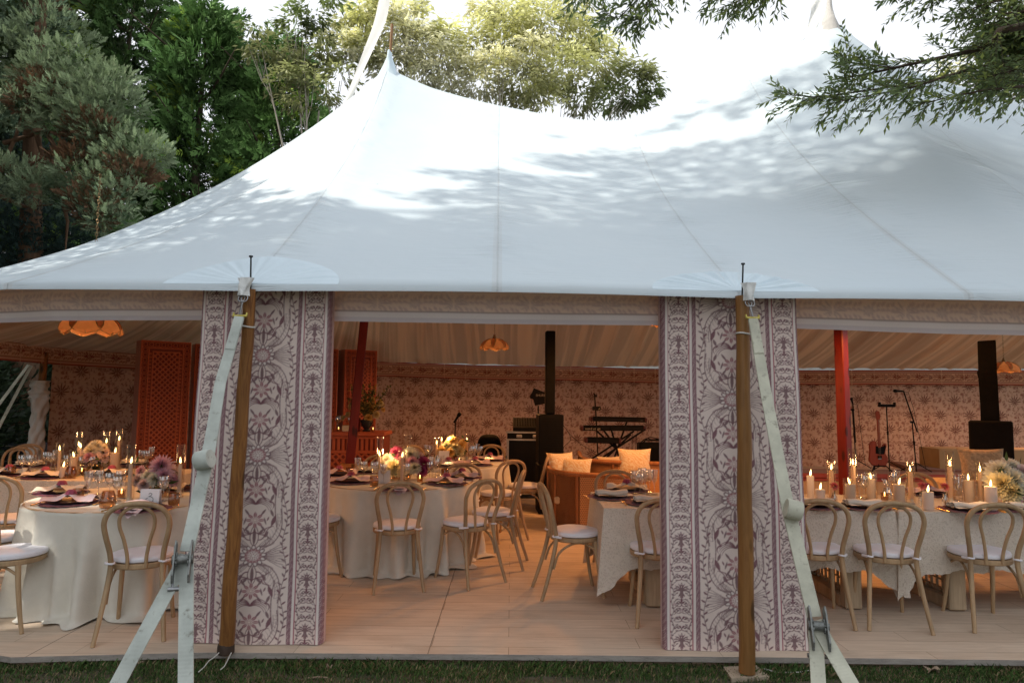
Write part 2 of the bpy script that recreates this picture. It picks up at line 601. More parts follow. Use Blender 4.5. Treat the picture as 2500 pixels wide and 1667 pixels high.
m, nt, b = new_mat('sail_cloth')
uvn = nt.nodes.new('ShaderNodeUVMap')
sx = N(nt, 'ShaderNodeSeparateXYZ'); nt.links.new(uvn.outputs[0], sx.inputs[0])
U, V_ = sx.outputs[0], sx.outputs[1]
fr = math_(nt, 'ABSOLUTE', math_(nt, 'SUBTRACT', math_(nt, 'FRACT', math_(nt, 'ADD', U, .5)), .5))
near = ramp(nt, fr, [(0.0, 1.0), (.12, .42), (.34, .06)])
cv = N(nt, 'ShaderNodeCombineXYZ')
nt.links.new(math_(nt, 'MULTIPLY', U, 2.6), cv.inputs[0]); nt.links.new(math_(nt, 'MULTIPLY', V_, 150), cv.inputs[1])
wr = noise(nt, cv.outputs[0], 1.0, 4, .6, .15)
cv2 = N(nt, 'ShaderNodeCombineXYZ')
nt.links.new(math_(nt, 'MULTIPLY', U, 3.5), cv2.inputs[0]); nt.links.new(math_(nt, 'MULTIPLY', V_, 16), cv2.inputs[1])
wl = noise(nt, cv2.outputs[0], 1.0, 3)
gate = ramp(nt, noise(nt, cv2.outputs[0], .8, 2), [(.42, .12), (.62, 1.0)])
hh = math_(nt, 'MULTIPLY', math_(nt, 'MULTIPLY', wr, gate), near)
seam = ramp(nt, fr, [(.0, 1.0), (.0026, 1.0), (.0050, 0.0)])
tape = ramp(nt, fr, [(.0, 1.0), (.021, .9), (.023, 0.0)])
soft = ramp(nt, noise(nt, coords(nt), .5, 4), [(.3, 0.0), (.7, 1.0)])
base = mixc(nt, soft, (.60, .70, .76), (.64, .73, .775))
base = mixc(nt, math_(nt, 'MULTIPLY', math_(nt, 'MULTIPLY', tape, ramp(nt, V_, [(.0, .26), (.22, .20), (.42, 0.0)])), ramp(nt, math_(nt, 'FRACT', math_(nt, 'ADD', math_(nt, 'MULTIPLY', U, .5), .25)), [(.49, .25), (.51, 1.0)])), base, (.5, .5, .48))
base = mixc(nt, math_(nt, 'MULTIPLY', seam, .26), base, (.35, .35, .33))
spk = N(nt, 'ShaderNodeTexVoronoi'); spk.inputs['Scale'].default_value = 1.3; nt.links.new(coords(nt), spk.inputs['Vector'])
base = mixc(nt, ramp(nt, spk.outputs['Distance'], [(.0, .8), (.012, .6), (.016, 0.0)]), base, (.12, .10, .08))
nt.links.new(base, b.inputs['Base Color']); b.inputs['Roughness'].default_value = .62
b.inputs['Specular IOR Level'].default_value = .25
tot = math_(nt, 'ADD', math_(nt, 'MULTIPLY', hh, 1.0), math_(nt, 'ADD', math_(nt, 'MULTIPLY', wl, .25), math_(nt, 'MULTIPLY', seam, .08)))
bump(nt, b, tot, 1.0, .034)
_tr = N(nt, 'ShaderNodeBsdfTranslucent'); nt.links.new(base, _tr.inputs[0])
_mx = N(nt, 'ShaderNodeMixShader'); _mx.inputs[0].default_value = .13
nt.links.new(b.outputs[0], _mx.inputs[1]); nt.links.new(_tr.outputs[0], _mx.inputs[2]); nt.links.new(_mx.outputs[0], nt.nodes['Material Output'].inputs[0])
M_SAIL = m
M_SAIL_PLAIN = fabric('sail_cloth_plain', (.58, .69, .755), .04, 500, .2, 3)

tent = thing('sailcloth_tent', 'large white sailcloth marquee tent with two tall pointed peaks', 'tent', (1.4, 10, 0))
TI = Matrix.Translation(tent.location).inverted()


def in_tent(o):
    o.parent = tent; o.matrix_parent_inverse = TI
    return o


SUB = 10
us = np.linspace(0, NB, NB * SUB + 1); vsn = np.linspace(0, 1, 49) ** 1.0
V = np.array([cpoint(u, v) for v in vsn for u in us]); UVs = np.array([(u, v) for v in vsn for u in us])
# the hem turns down at the eave
hemV = np.array([cpoint(u, 0) + Vector((0, -.004, -.042)) for u in us]); hemUV = np.array([(u, -.005) for u in us])
V = np.concatenate([hemV, V]); UVs = np.concatenate([hemUV, UVs])
F = grid_faces(len(us) - 1, len(vsn))
in_tent(np_mesh('canopy', V, F, M_SAIL, None, None, UVs, True))

# stitched half-round reinforcements over the eave poles, puckered like a fan
for up, amp in ((U_F1, .007), (U_F2, .026), (4, .02)):
    mb = MB()
    def fan(a, r, up=up, amp=amp):
        th = PI * a; rr = r
        du = math.cos(th) * rr * .55 / 1.55; vv = math.sin(th) * rr * .078
        p = cpoint(up + du, max(vv, .0005))
        pk = amp * (math.sin(th * 23 + 1.5 * math.sin(th * 5)) * .6 + .4 * math.sin(th * 41)) * rr ** 1.3 * (1 if rr < .97 else .1)
        return p + Vector((0, -.25, .75)) * (.0015 + (.004 + pk + .005) * min(1, (1 - rr) * 9) * min(1, math.sin(th) * 3.2))
    mb.grid(lambda i, j: fan(i, j), 120, 14)
    in_tent(mb.build('reinforcement_patch', M_SAIL_PLAIN, sharp=0 or 60))

# peak caps
M_CAP = fabric('peak_cap_cloth', (.55, .53, .50), .2, 300, .3, 4)
for P, r, h, mt_ in ((P1, .17, .34, M_SAIL_PLAIN), (P2, .155, .44, M_CAP)):
    mb = MB()
    prof = [(r * 1.35, -h * 1.15), (r * .95, -h * .62), (r * .52, -h * .05), (r * .25, h * .32), (.03, h * .62), (.02, h * .66)]
    nn = 14; vs_ = []
    for (rr, z) in prof:
        for j in range(nn):
            a = 2 * PI * j / nn; k = rr * (1 + .16 * math.sin(3 * a + 8 * z))
            vs_.append((P.x + k * math.cos(a), P.y + k * math.sin(a), P.z + z + .02))
    fs_ = [(i * nn + j, i * nn + (j + 1) % nn, (i + 1) * nn + (j + 1) % nn, (i + 1) * nn + j) for i in range(len(prof) - 1) for j in range(nn)]
    fs_.append(tuple((len(prof) - 1) * nn + j for j in range(nn)))
    mb.add(vs_, fs_)
    in_tent(mb.build('peak_cap', mt_))

# pleated cream lining under the canopy
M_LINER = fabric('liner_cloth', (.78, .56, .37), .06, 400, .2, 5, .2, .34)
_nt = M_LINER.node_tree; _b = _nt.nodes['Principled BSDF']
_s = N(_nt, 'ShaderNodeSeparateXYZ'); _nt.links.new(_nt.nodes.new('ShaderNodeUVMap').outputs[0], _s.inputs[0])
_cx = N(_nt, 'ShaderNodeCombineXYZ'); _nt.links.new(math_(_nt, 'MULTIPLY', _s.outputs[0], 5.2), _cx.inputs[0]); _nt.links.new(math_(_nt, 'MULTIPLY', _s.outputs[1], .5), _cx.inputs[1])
_f = ramp(_nt, noise(_nt, _cx.outputs[0], 1.0, 3, .6), [(.44, 0.0), (.52, 1.0), (.60, 1.0), (.66, 0.0)])   # darker stripes painted in where doubled pleats pass less light
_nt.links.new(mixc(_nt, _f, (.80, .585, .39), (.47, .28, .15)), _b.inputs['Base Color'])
mb = MB()
NSUB = 40
def pleat(u):
    k = math.sin(u * 21) * .5 + math.sin(u * 34.3 + 1) * .3 + math.sin(u * 55.7 + 2) * .2
    return (max(0, k) ** 1.5) * .15 + .03 * math.sin(u * 13)
lu = np.linspace(0.02, NB - .02, NB * NSUB); lv = [.035, .07, .12, .2, .3, .42, .55, .7, .85, .965]
LV = []
for v in lv:
    for u in lu:
        p = cpoint(u, v); LV.append((p.x, p.y, p.z - min(.13, .02 + v * .5) - pleat(u) * (1 - v * .6) * min(1, .1 + v * 5)))
LUV = np.array([(u, v) for v in lv for u in lu])
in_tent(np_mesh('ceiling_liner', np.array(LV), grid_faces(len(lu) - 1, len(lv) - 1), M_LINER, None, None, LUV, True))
# ------------------------------------------------------------------ printed cloth: small vector painter
class Ink:
    """paints strokes on a tile that repeats; x, y in metres"""
    def __init__(s, w, h, ppm, base):
        s.w, s.h, s.ppm = w, h, ppm
        s.nx, s.ny = int(round(w * ppm)), int(round(h * ppm))
        s.img = np.ones((s.ny, s.nx, 3)) * np.array(base)

    def _blend(s, ix, iy, a, col):
        iy = iy % s.ny
        ok = (ix >= 0) & (ix < s.nx)
        ix2 = np.clip(ix, 0, s.nx - 1)
        a = np.where(ok, a, 0)[..., None]
        s.img[iy, ix2] = s.img[iy, ix2] * (1 - a) + np.array(col) * a

    def seg(s, a, b, r0, r1, col, al=1.0):
        p = s.ppm
        ax, ay, bx, by = a[0] * p, a[1] * p, b[0] * p, b[1] * p
        r0 *= p; r1 *= p; R = max(r0, r1) + 1.5
        x0, x1 = int(min(ax, bx) - R), int(max(ax, bx) + R) + 1
        y0, y1 = int(min(ay, by) - R), int(max(ay, by) + R) + 1
        ix, iy = np.meshgrid(np.arange(x0, x1), np.arange(y0, y1))
        dx, dy = bx - ax, by - ay; L = dx * dx + dy * dy + 1e-9
        t = np.clip(((ix + .5 - ax) * dx + (iy + .5 - ay) * dy) / L, 0, 1)
        d = np.hypot(ix + .5 - ax - dx * t, iy + .5 - ay - dy * t)
        r = r0 + (r1 - r0) * t
        s._blend(ix, iy, np.clip(r - d + .5, 0, 1) * np.minimum(1, r * 2 + .25) * al, col)

    def line(s, pts, r, col, al=1.0, r1=None):
        n = len(pts) - 1
        for i in range(n):
            ra = r if r1 is None else r + (r1 - r) * i / n
            rb = r if r1 is None else r + (r1 - r) * (i + 1) / n
            s.seg(pts[i], pts[i + 1], ra, rb, col, al)

    def leaf(s, c, ang, L, W, col, al=1.0):
        """leaf from its base c along ang"""
        dx, dy = math.cos(ang), math.sin(ang)
        n = 5
        for i in range(n):
            t0, t1 = i / n, (i + 1) / n
            s.seg((c[0] + dx * L * t0, c[1] + dy * L * t0), (c[0] + dx * L * t1, c[1] + dy * L * t1),
                  W * math.sin(PI * min(1, t0 * .9 + .05)) * .5, W * math.sin(PI * min(1, t1 * .9 + .05)) * .5, col, al)

    def dot(s, c, r, col, al=1.0): s.seg(c, c, r, r, col, al)

    def bez(s, p0, p1, p2, p3, r, col, al=1.0, r1=None, n=12):
        pts = []
        for i in range(n + 1):
            t = i / n; k = 1 - t
            pts.append(tuple(k ** 3 * p0[q] + 3 * k * k * t * p1[q] + 3 * k * t * t * p2[q] + t ** 3 * p3[q] for q in (0, 1)))
        s.line(pts, r, col, al, r1)
        return pts

    def sample(s, x, y):
        fx = np.clip(x * s.ppm - .5, 0, s.nx - 1.001); fy = (y * s.ppm - .5) % s.ny
        ix, iy = fx.astype(int), fy.astype(int)
        tx, ty = (fx - ix)[:, None], (fy - iy)[:, None]
        i1, j1 = np.minimum(ix + 1, s.nx - 1), (iy + 1) % s.ny
        iy = iy % s.ny
        return (s.img[iy, ix] * (1 - tx) + s.img[iy, i1] * tx) * (1 - ty) + (s.img[j1, ix] * (1 - tx) + s.img[j1, i1] * tx) * ty


CREAM = (.74, .625, .575); MAUVE = (.21, .10, .12); GREYM = (.235, .15, .158); WINE = (.35, .14, .16); PALE = (.74, .67, .63)


class Mirror:
    """draws every mark on both sides of an axis"""
    def __init__(s, ink, cx, cy=0.0): s.k, s.cx, s.cy = ink, cx, cy
    def P(s, p, m): return (s.cx + (p[0] if m else -p[0]), s.cy + p[1])
    def line(s, pts, r, col, al=1, r1=None):
        for m in (0, 1): s.k.line([s.P(p, m) for p in pts], r, col, al, r1)
    def bez(s, a, b, c, d, r, col, al=1, r1=None):
        out = None
        for m in (0, 1): out = s.k.bez(s.P(a, m), s.P(b, m), s.P(c, m), s.P(d, m), r, col, al, r1)
        return [(p[0] - s.cx, p[1] - s.cy) for p in out]
    def leaf(s, c, ang, L, W, col, al=1):
        s.k.leaf(s.P(c, 1), ang, L, W, col, al); s.k.leaf(s.P(c, 0), PI - ang, L, W, col, al)
    def dot(s, c, r, col, al=1):
        for m in (0, 1): s.k.dot(s.P(c, m), r, col, al)


def flower(k, x, y, r, n, col, heart, pointed=False):
    for i in range(n):
        a = 2 * PI * i / n + PI / 2
        if pointed:
            k.leaf((x + math.cos(a) * r * .25, y + math.sin(a) * r * .25), a, r * .82, r * .36, col, .72)
            k.line([(x + math.cos(a) * r * .45, y + math.sin(a) * r * .45), (x + math.cos(a) * r, y + math.sin(a) * r)], .0011, PALE, .7)
        else:
            k.leaf((x + math.cos(a) * r * .55, y + math.sin(a) * r * .55), a, r * .48, r * .36, GREYM, .9)
            k.leaf((x + math.cos(a) * r * .62, y + math.sin(a) * r * .62), a, r * .32, r * .20, heart, .95)
    if not pointed:
        k.dot((x, y), r * .66, col, .72)
        for i in range(n):
            a = 2 * PI * (i + .5) / n + PI / 2
            k.line([(x + math.cos(a) * r * .42, y + math.sin(a) * r * .42), (x + math.cos(a) * r * .62, y + math.sin(a) * r * .62)], .0010, heart, .6)
    k.dot((x, y), r * .42, heart)
    for i in range(11):
        a = 2 * PI * i / 11
        k.dot((x + math.cos(a) * r * .33, y + math.sin(a) * r * .33), r * .055, col, .9)
    for i in range(6):
        a = 2 * PI * i / 6 + .4
        k.dot((x + math.cos(a) * r * .17, y + math.sin(a) * r * .17), r * .055, col, .9)


def palm_motif(mi, x, y, s, col):
    """small palm with drooping fronds"""
    for a, l in ((PI / 2, 1.0), (1.15, .95), (.72, .95), (.25, 1.0), (-.15, .95)):
        tip = (x + math.cos(a) * l * s, y + math.sin(a) * l * s)
        mid = (x + math.cos(a + .25) * l * s * .6, y + math.sin(a + .25) * l * s * .6)
        mi.bez((x, y), mid, mid, tip, .0042 * s / .055, col, .95, .0012)
    for q in (.006, .0):
        mi.line([(q, y), (q, y - s * .9)], .0022, col)
    mi.leaf((.004, y - s * .35), -1.0, s * .5, s * .16, col)


def border_tile():
    W, P = .122, .322
    k = Ink(W, P, 420, CREAM)
    mi = Mirror(k, W / 2)
    palm_motif(mi, 0, .205, .050, MAUVE)
    palm_motif(mi, 0, .205, .036, GREYM)
    # running side vine with leaves
    pts = [(.050 + .007 * math.sin(2 * PI * t * 3), P * t) for t in np.linspace(0, 1, 40)]
    mi.line(pts, .0018, GREYM)
    for i in range(15):
        t = i / 15; x = .050 + .007 * math.sin(2 * PI * t * 3)
        mi.leaf((x, P * t), (2.4 if i % 2 else .9), .017, .0085, GREYM)
    # bows, crowns and swags between the palms
    for y, s in ((.02, 1.0), (.075, .9), (.118, .75), (.285, .8)):
        mi.bez((0, y), (.016 * s, y + .028), (.036 * s, y + .018), (.043 * s, y - .004), .0030, GREYM, 1, .0016)
        mi.bez((0, y - .006), (.012 * s, y - .018), (.03 * s, y - .016), (.040 * s, y - .012), .0026, MAUVE, .9, .001)
        mi.leaf((.006, y + .004), 1.2, .020 * s, .010, MAUVE)
        mi.leaf((.012, y), .45, .024 * s, .010, GREYM)
    flower(k, W / 2, .075, .013, 8, WINE, PALE)
    for s_ in (0, 1):
        flower(k, W / 2 + (.040 if s_ else -.040), .118, .012, 7, WINE, CREAM)
    mi.line([(0, .145), (.02, .150), (.034, .142)], .0022, GREYM)
    mi.leaf((0, .128), PI / 2, .03, .012, MAUVE)
    for i in range(8):
        y = .012 + .04 * i
        mi.bez((.044, y), (.034, y + .004), (.026, y + .014), (.034, y + .020), .0019, GREYM, .9, .0010)
        mi.leaf((.030, y + .012), 2.4, .014, .007, GREYM, .85)
    return k


def centre_tile():
    W, P = .385, .645
    k = Ink(W, P, 420, CREAM)
    mi = Mirror(k, W / 2)
    # big dahlia at y = 0, fans of plumes on both sides
    for f in range(9):
        a = -.62 + 1.24 * f / 8
        mi.bez((.05, .02 * math.sin(a)), (.09, .05 * math.sin(a)), (.12, .11 * math.sin(a)), (.165 + .012 * math.cos(3 * a), .14 * math.sin(a)), 00.00269, GREYM, .85, .001)
    for f in range(7):
        a = .95 + .5 * f / 6
        mi.bez((.02, .05), (.03 + .02 * f, .07), (.05 + .012 * f, .10), (math.cos(a) * .16, math.sin(a) * .15), 00.00211, GREYM, .8, .0008)
        mi.bez((.02, -.05), (.03 + .02 * f, -.07), (.05 + .012 * f, -.10), (math.cos(a) * .16, -math.sin(a) * .15), 00.00211, GREYM, .8, .0008)
    flower(k, W / 2, 0, .068, 13, WINE, PALE)
    # spires towards the small flowers
    for y0, y1 in ((-.065, -.175), (.065, .185)):
        d = 1 if y1 > y0 else -1
        k.leaf((W / 2, y0), d * PI / 2, abs(y1 - y0), .018, GREYM)
        mi.bez((.004, y0), (.025, y0 + d * .02), (.03, y0 + d * .07), (.008, y1), 00.00211, GREYM)
        mi.bez((.0, y0 + d * .09), (.03, y0 + d * .06), (.06, y0 + d * .075), (.085, y0 + d * .04), 00.00346, MAUVE, .9, .0014)
        mi.leaf((.02, y0 + d * .07), .9 * d, .05, .014, GREYM)
        mi.leaf((.055, y0 + d * .05), 1.2 * d, .045, .014, GREYM)
    for y in (-.222, -.418):
        flower(k, W / 2, y, .050, 8, WINE, CREAM, True)
        mi.leaf((.060, y - .030), PI / 2 + .25, .050, .010, GREYM, .8)
        mi.leaf((.064, y - .005), PI / 2 - .35, .030, .009, MAUVE, .7)
        mi.leaf((.030, y + .03), 1.0, .05, .012, GREYM)
        mi.leaf((.030, y - .03), -1.0, .05, .012, GREYM)
    # winged palmette
    for f in range(5):
        a = -.9 + .35 * f
        mi.bez((.0, -.315), (.03, -.305 + .02 * f), (.06 + .01 * f, -.31), (.088 * math.cos(a * .6), -.325 + .09 * math.sin(a) * .5), 00.00384, MAUVE, .85, .001)
    mi.bez((.075, -.298), (.10, -.30), (.106, -.325), (.09, -.348), 00.00499, MAUVE, .85, .001)
    # bead chain and long arching leaves down the flanks
    for i in range(34):
        t = i / 33
        mi.dot((.118 - .012 * math.sin(PI * t) , -.16 - .30 * t), 00.00403, GREYM)
    for s_ in (1, -1):
        p = mi.bez((.045, -.045 * s_ - (0 if s_ > 0 else .0)), (.13, -.08 * s_), (.165, -.17 * s_), (.138, -.30 * s_), 00.00250, GREYM)
        p2 = mi.bez((.04, -.06 * s_), (.10, -.09 * s_), (.135, -.18 * s_), (.120, -.27 * s_), 00.00173, GREYM, .8)
        for i in range(2, len(p) - 1):
            mi.line([p[i], p2[min(i + 1, len(p2) - 1)]], 00.00106, GREYM, .8)
        mi.bez((.02, -.10 * s_), (.07, -.10 * s_), (.04, -.17 * s_), (.10, -.19 * s_), 00.00346, MAUVE, .9, .002)
    # broad acanthus leaves hatched with fine lines
    for s_ in (1, -1):
        for f in range(13):
            t = f / 12
            bx, by = .055 + .085 * math.sin(PI * t * .6), -s_ * (.06 + .22 * t)
            mi.bez((bx, by), (bx + .012, by - s_ * .018), (bx + .006, by - s_ * .04), (bx - .016 + .02 * t, by - s_ * .058), 00.00144, GREYM, .65, .0006)
        mi.leaf((.088, -s_ * .19), -s_ * 1.25, .075, .022, MAUVE, .75); mi.leaf((.098, -s_ * .25), -s_ * 1.9, .05, .016, GREYM, .8)
        mi.line([(.020, -s_ * .135), (.050, -s_ * .150), (.060, -s_ * .175), (.085, -s_ * .185), (.104, -s_ * .215)], 00.00326, MAUVE, .8)
        mi.dot((.104, -s_ * .215), 00.00480, MAUVE)
    for f in range(8):
        a = -.45 + .9 * f / 7
        mi.line([(.085, .09 * math.sin(a)), (.158, .125 * math.sin(a))], 00.00106, GREYM, .7)
    # outer vine with leaves
    pts = [(.163 + .012 * math.sin(2 * PI * t * 2), -P * t) for t in np.linspace(0, 1, 70)]
    mi.line(pts, 00.00173, GREYM)
    for i in range(26):
        t = (i + .5) / 26; x = .163 + .012 * math.sin(2 * PI * t * 2)
        mi.leaf((x, -P * t), (2.3 if i % 2 else .75) + .3 * math.sin(i * 2.1), .030, .0105, MAUVE if i % 3 == 0 else GREYM, .85)
    return k


def speckle(x, y, seed=0):
    h = np.sin(x * 731.3 + seed) * np.sin(y * 411.7 + 1.7 * seed) + .6 * np.sin(x * 1290 + y * 977)
    base = np.array([.27, .15, .17]); lite = np.array([.55, .44, .43])
    t = np.clip((h - .45) * 3, 0, 1)[:, None]
    return base * (1 - t) + lite * t


BORDER, CENTRE = border_tile(), centre_tile()
PW = .836   # full printed width; zones across it
ZONES = [(0, .022, 's'), (.022, .036, 'p'), (.036, .042, 'd'), (.042, .160, 'b'), (.160, .167, 'd'), (.167, .182, 'p'), (.182, .206, 's'),
         (.206, .630, 'c'), (.630, .654, 's'), (.654, .669, 'p'), (.669, .676, 'd'), (.676, .794, 'b'), (.794, .800, 'd'), (.800, .814, 'p'), (.814, .836, 's')]


def curtain_print(x, y, phase):
    col = np.ones((len(x), 3)) * np.array(CREAM)
    for a, b_, kind in ZONES:
        s_ = (x >= a - 1e-6) & (x < b_ + 1e-6)
        if not s_.any(): continue
        xx, yy = x[s_], y[s_]
        if kind == 's': col[s_] = speckle(xx, yy)
        elif kind == 'p': col[s_] = np.array(PALE)
        elif kind == 'd': col[s_] = np.array(WINE) * 1.25
        elif kind == 'b': col[s_] = BORDER.sample(xx - a, yy + phase)
        else: col[s_] = CENTRE.sample((xx - a) * (.385 / (b_ - a)), yy + phase * .7)
    return col


M_PRINT = tinted('printed_linen', .9, .0, .1, .25, 420, 1.0, 3.0)


def panel(name, TL, TR, BR, BL, label, phase, zbow=0.0):
    nu, nv = 236, 560
    u, v = np.meshgrid(np.linspace(0, 1, nu + 1), np.linspace(0, 1, nv + 1)); u = u.ravel(); v = v.ravel()
    q = [np.array(p) for p in (TL, TR, BR, BL)]
    Pp = (q[3] * (1 - u)[:, None] + q[2] * u[:, None]) * (1 - v)[:, None] + (q[0] * (1 - u)[:, None] + q[1] * u[:, None]) * v[:, None]
    # soft cylinder edges, slow waves of the stretched cloth
    edge = np.minimum(u, 1 - u)
    Pp[:, 1] += .05 * np.exp(-edge / .010) + .010 * np.sin(u * 9 + 2 * np.sin(v * 3.1 + phase)) * (1 - v) + .005 * np.sin(v * 17 + u * 5 + phase)
    Pp[:, 2] -= zbow * np.sin(PI * u) * (1 - v) ** 8
    H = abs(q[0][2] - q[3][2])
    col = curtain_print(u * PW, v * H, phase)
    root = thing(name, label, 'curtain', tuple((q[2] + q[3]) / 2), 0, 'printed curtain panels wrapped at the tent posts')
    ob = np_mesh('printed_face', Pp - np.array(root.location), grid_faces(nu, nv), M_PRINT, root, col, None, True)
    # plain return sides and back
    mb = MB()
    L = np.array(root.location)
    dpt = np.array([0, .05, 0])
    for a, b_ in ((0, 3), (1, 2)):
        A, B = q[a] - L + np.array([0, .045, 0]), q[b_] - L + np.array([0, .045, 0])
        mb.add([A, B, B + dpt, A + dpt], [(0, 1, 2, 3)])
    A = [q[i] - L + np.array([0, .045, 0]) + dpt for i in range(4)]
    mb.add(A, [(0, 1, 2, 3)])
    mb.build('lining', M_CURT_BACK, root)
    return root


M_CURT_BACK = fabric('curtain_back', (.50, .36, .36), .1)
def XZ(px, py, Y): p = at(px, py, Y); return (p.x, p.y, p.z)
pl = [XZ(491, 706, 4.44), XZ(809, 702, 4.44), tuple(atz(785, 1574, .004)), tuple(atz(429, 1570, .004))]
panel('curtain_panel', *pl, 'mauve floral printed curtain panel beside the leaning knotty post', .12)
pr = [XZ(1614, 710, 4.48), XZ(1949, 716, 4.48), tuple(atz(1983, 1587, .004)), tuple(atz(1621, 1588, .004))]
panel('curtain_panel', *pr, 'mauve floral printed curtain panel behind the smooth upright post', .47, .003)


# ------------------------------------------------------------------ valance and wallpaper
def palm_star(k, x, y, s, col):
    for a in np.linspace(0, PI, 7):
        k.leaf((x + math.cos(a) * s * .12, y + math.sin(a) * s * .12), a, s * .9, s * .15, col, 1)
    for a in (-.6, PI + .6, -1.1, PI + 1.1):
        k.leaf((x + math.cos(a) * s * .1, y + math.sin(a) * s * .1), a, s * .65, s * .11, col, 1)
    k.dot((x, y), s * .08, col); k.line([(x, y), (x, y - s * .85)], s * .035, col)


def wall_tile():
    T = .70
    base = (.66, .48, .37); ink = (.27, .105, .08); ink2 = (.36, .18, .135)
    k = Ink(T, T, 150, base)
    rr = random.Random(4)
    for i in range(150):
        x, y = rr.uniform(0, T), rr.uniform(0, T)
        a = rr.uniform(0, 2 * PI); c = ink if rr.random() < .5 else ink2
        if rr.random() < .45:
            for q in range(4):
                k.leaf((x + math.cos(a) * .017 * q, y + math.sin(a) * .017 * q), a + (.8 if q % 2 else -.8), .026, .012, c, .9)
        elif rr.random() < .55:
            for q in range(6):
                k.leaf((x, y), a + q * PI / 3, .016, .012, c, .85)
        else:
            k.leaf((x, y), a, .04, .014, c, .9)
    for x, y in ((.175, .20), (.525, .55)):
        k.dot((x, y + .01), .140, base, .85)
        for dx in (-T, 0, T): palm_star(k, x + dx, y, .150, (.12, .022, .016))
    for x, y in ((.18, .53), (.52, .20), (.35, .37), (.02, .02)):
        for q in range(7): k.leaf((x, y), q * .9, .034, .022, ink2, .9)
    return k


def band_tile():
    """deep frieze: stripes above and below a row of palms and flowers; x runs along, y up"""
    T, Hh = .52, .34
    k = Ink(T, Hh, 170, (.68, .45, .30))
    ink = (.20, .030, .022); ink2 = (.28, .07, .05)
    for y, r, c in ((.014, .015, (.36, .085, .06)), (.043, .010, (.62, .36, .27)), (.062, .006, ink), (.278, .006, ink), (.299, .010, (.60, .34, .26)), (.325, .016, (.30, .06, .045))):
        k.line([(-.1, y), (T + .1, y)], r, c)
    for x in (.0, T):
        palm_star(k, x, .165, .10, ink)
    flower(k, T / 2, .17, .05, 8, ink, (.6, .4, .3), True)
    for sgn in (-1, 1):
        for q in range(5):
            x = T / 2 + sgn * (.05 + .035 * q)
            k.leaf((x, .09 + .01 * (q % 2)), 1.0, .05, .02, ink2); k.leaf((x, .25 - .01 * (q % 2)), -1.0, .05, .02, ink2)
            k.leaf((x, .17), sgn * .5 + (PI if sgn < 0 else 0), .04, .02, ink2)
    return k


WALLT, BANDT = wall_tile(), band_tile()
M_WALL = tinted('printed_wall_cloth', .92, 0, .08, .2, 300)
M_BAND = tinted('printed_valance', .9, .13, .08, .2, 300)


def strip(name, pts, z0, z1, tile, ppm, mat, parent=None, x0=0.0, mode='wall', fold=0.0):
    """upright printed cloth along a plan polyline"""
    pts = [np.array(p, float) for p in pts]
    seg = [np.linalg.norm(pts[i + 1][:2] - pts[i][:2]) for i in range(len(pts) - 1)]
    cum = np.concatenate([[0], np.cumsum(seg)]); L = cum[-1]
    nu, nv = max(2, int(L * ppm)), max(2, int(abs(1) * (z1 - z0 if np.isscalar(z0) else .35) * ppm))
    s_ = np.linspace(0, L, nu + 1)
    X = np.interp(s_, cum, [p[0] for p in pts]); Y = np.interp(s_, cum, [p[1] for p in pts])
    lo = np.interp(s_, cum, np.broadcast_to(z0, len(pts))); hi = np.interp(s_, cum, np.broadcast_to(z1, len(pts)))
    v = np.linspace(0, 1, nv + 1)
    Z = lo[None, :] + (hi - lo)[None, :] * v[:, None]
    off = fold * (np.sin(s_ * 5.1) + .6 * np.sin(s_ * 11.3 + 1))[None, :] * (1 - .5 * v[:, None]) * np.minimum(1, np.minimum(s_, L - s_) * 4)[None, :]
    VX = np.broadcast_to(X, Z.shape); VY = np.broadcast_to(Y, Z.shape) + off
    VV = np.stack([VX, VY, Z], 2).reshape(-1, 3)
    sx = (np.broadcast_to(s_, Z.shape) + x0).ravel()
    if mode == 'wall':
        col = tile.sample(sx % tile.w, Z.ravel())
    else:
        col = tile.sample(sx % tile.w, (v[:, None] * tile.h + 0 * Z).ravel() * .998 + .0005)
        if mode == 'pale':
            col = col * .5 + np.array([.95, .90, .87]) * .55
            vv = (v[:, None] + 0 * Z).ravel()
            col[vv < .27] = np.array([.86, .83, .84]); col[(vv > .27) & (vv < .31)] = np.array([.45, .38, .37]); col[vv < .12] = np.array([.70, .67, .71])
    o = np_mesh(name, VV, grid_faces(nu, nv), mat, parent, col, None, True)
    return o


valF = [(10.4, 5.2), (7.6, 5.05), (4.52, 4.78), (3.0, 4.70), (1.45, 4.63), (-.1, 4.60), (-1.66, 4.60), (-3.2, 4.72), (-4.75, 5.25), (-6.1, 6.3)]
vz0 = [2.04, 2.04, 2.045, 2.05, 2.08, 2.074, 2.085, 2.075, 2.07, 2.07]
in_tent(strip('valance', valF, [z + .028 for z in vz0], [2.37] * len(valF), BANDT, 85, M_BAND, None, .1, 'pale', .006))
inn = .10
valB = [(-6.1, 6.4), (-7.1, 7.9), (-7.65, 9.75), (-7.75, 11.8), (-7.0, 13.55), (-5.85, 14.85), (-4.4, 15.8), (-2.85, 16.35), (-.75, 16.7), (1.4, 16.9), (3.4, 16.88), (5.35, 16.75), (7.3, 16.55), (9.25, 16.38), (13.2, 16.2)]
bz0 = [2.06, 2.06, 2.07, 2.06, 2.04, 2.05, 2.03, 2.04, 2.00, 2.01, 1.97, 1.955, 1.96, 1.985, 2.0]
in_tent(strip('valance', valB, bz0, [z + .35 for z in bz0], BANDT, 62, M_BAND, None, .0, 'band', .008))

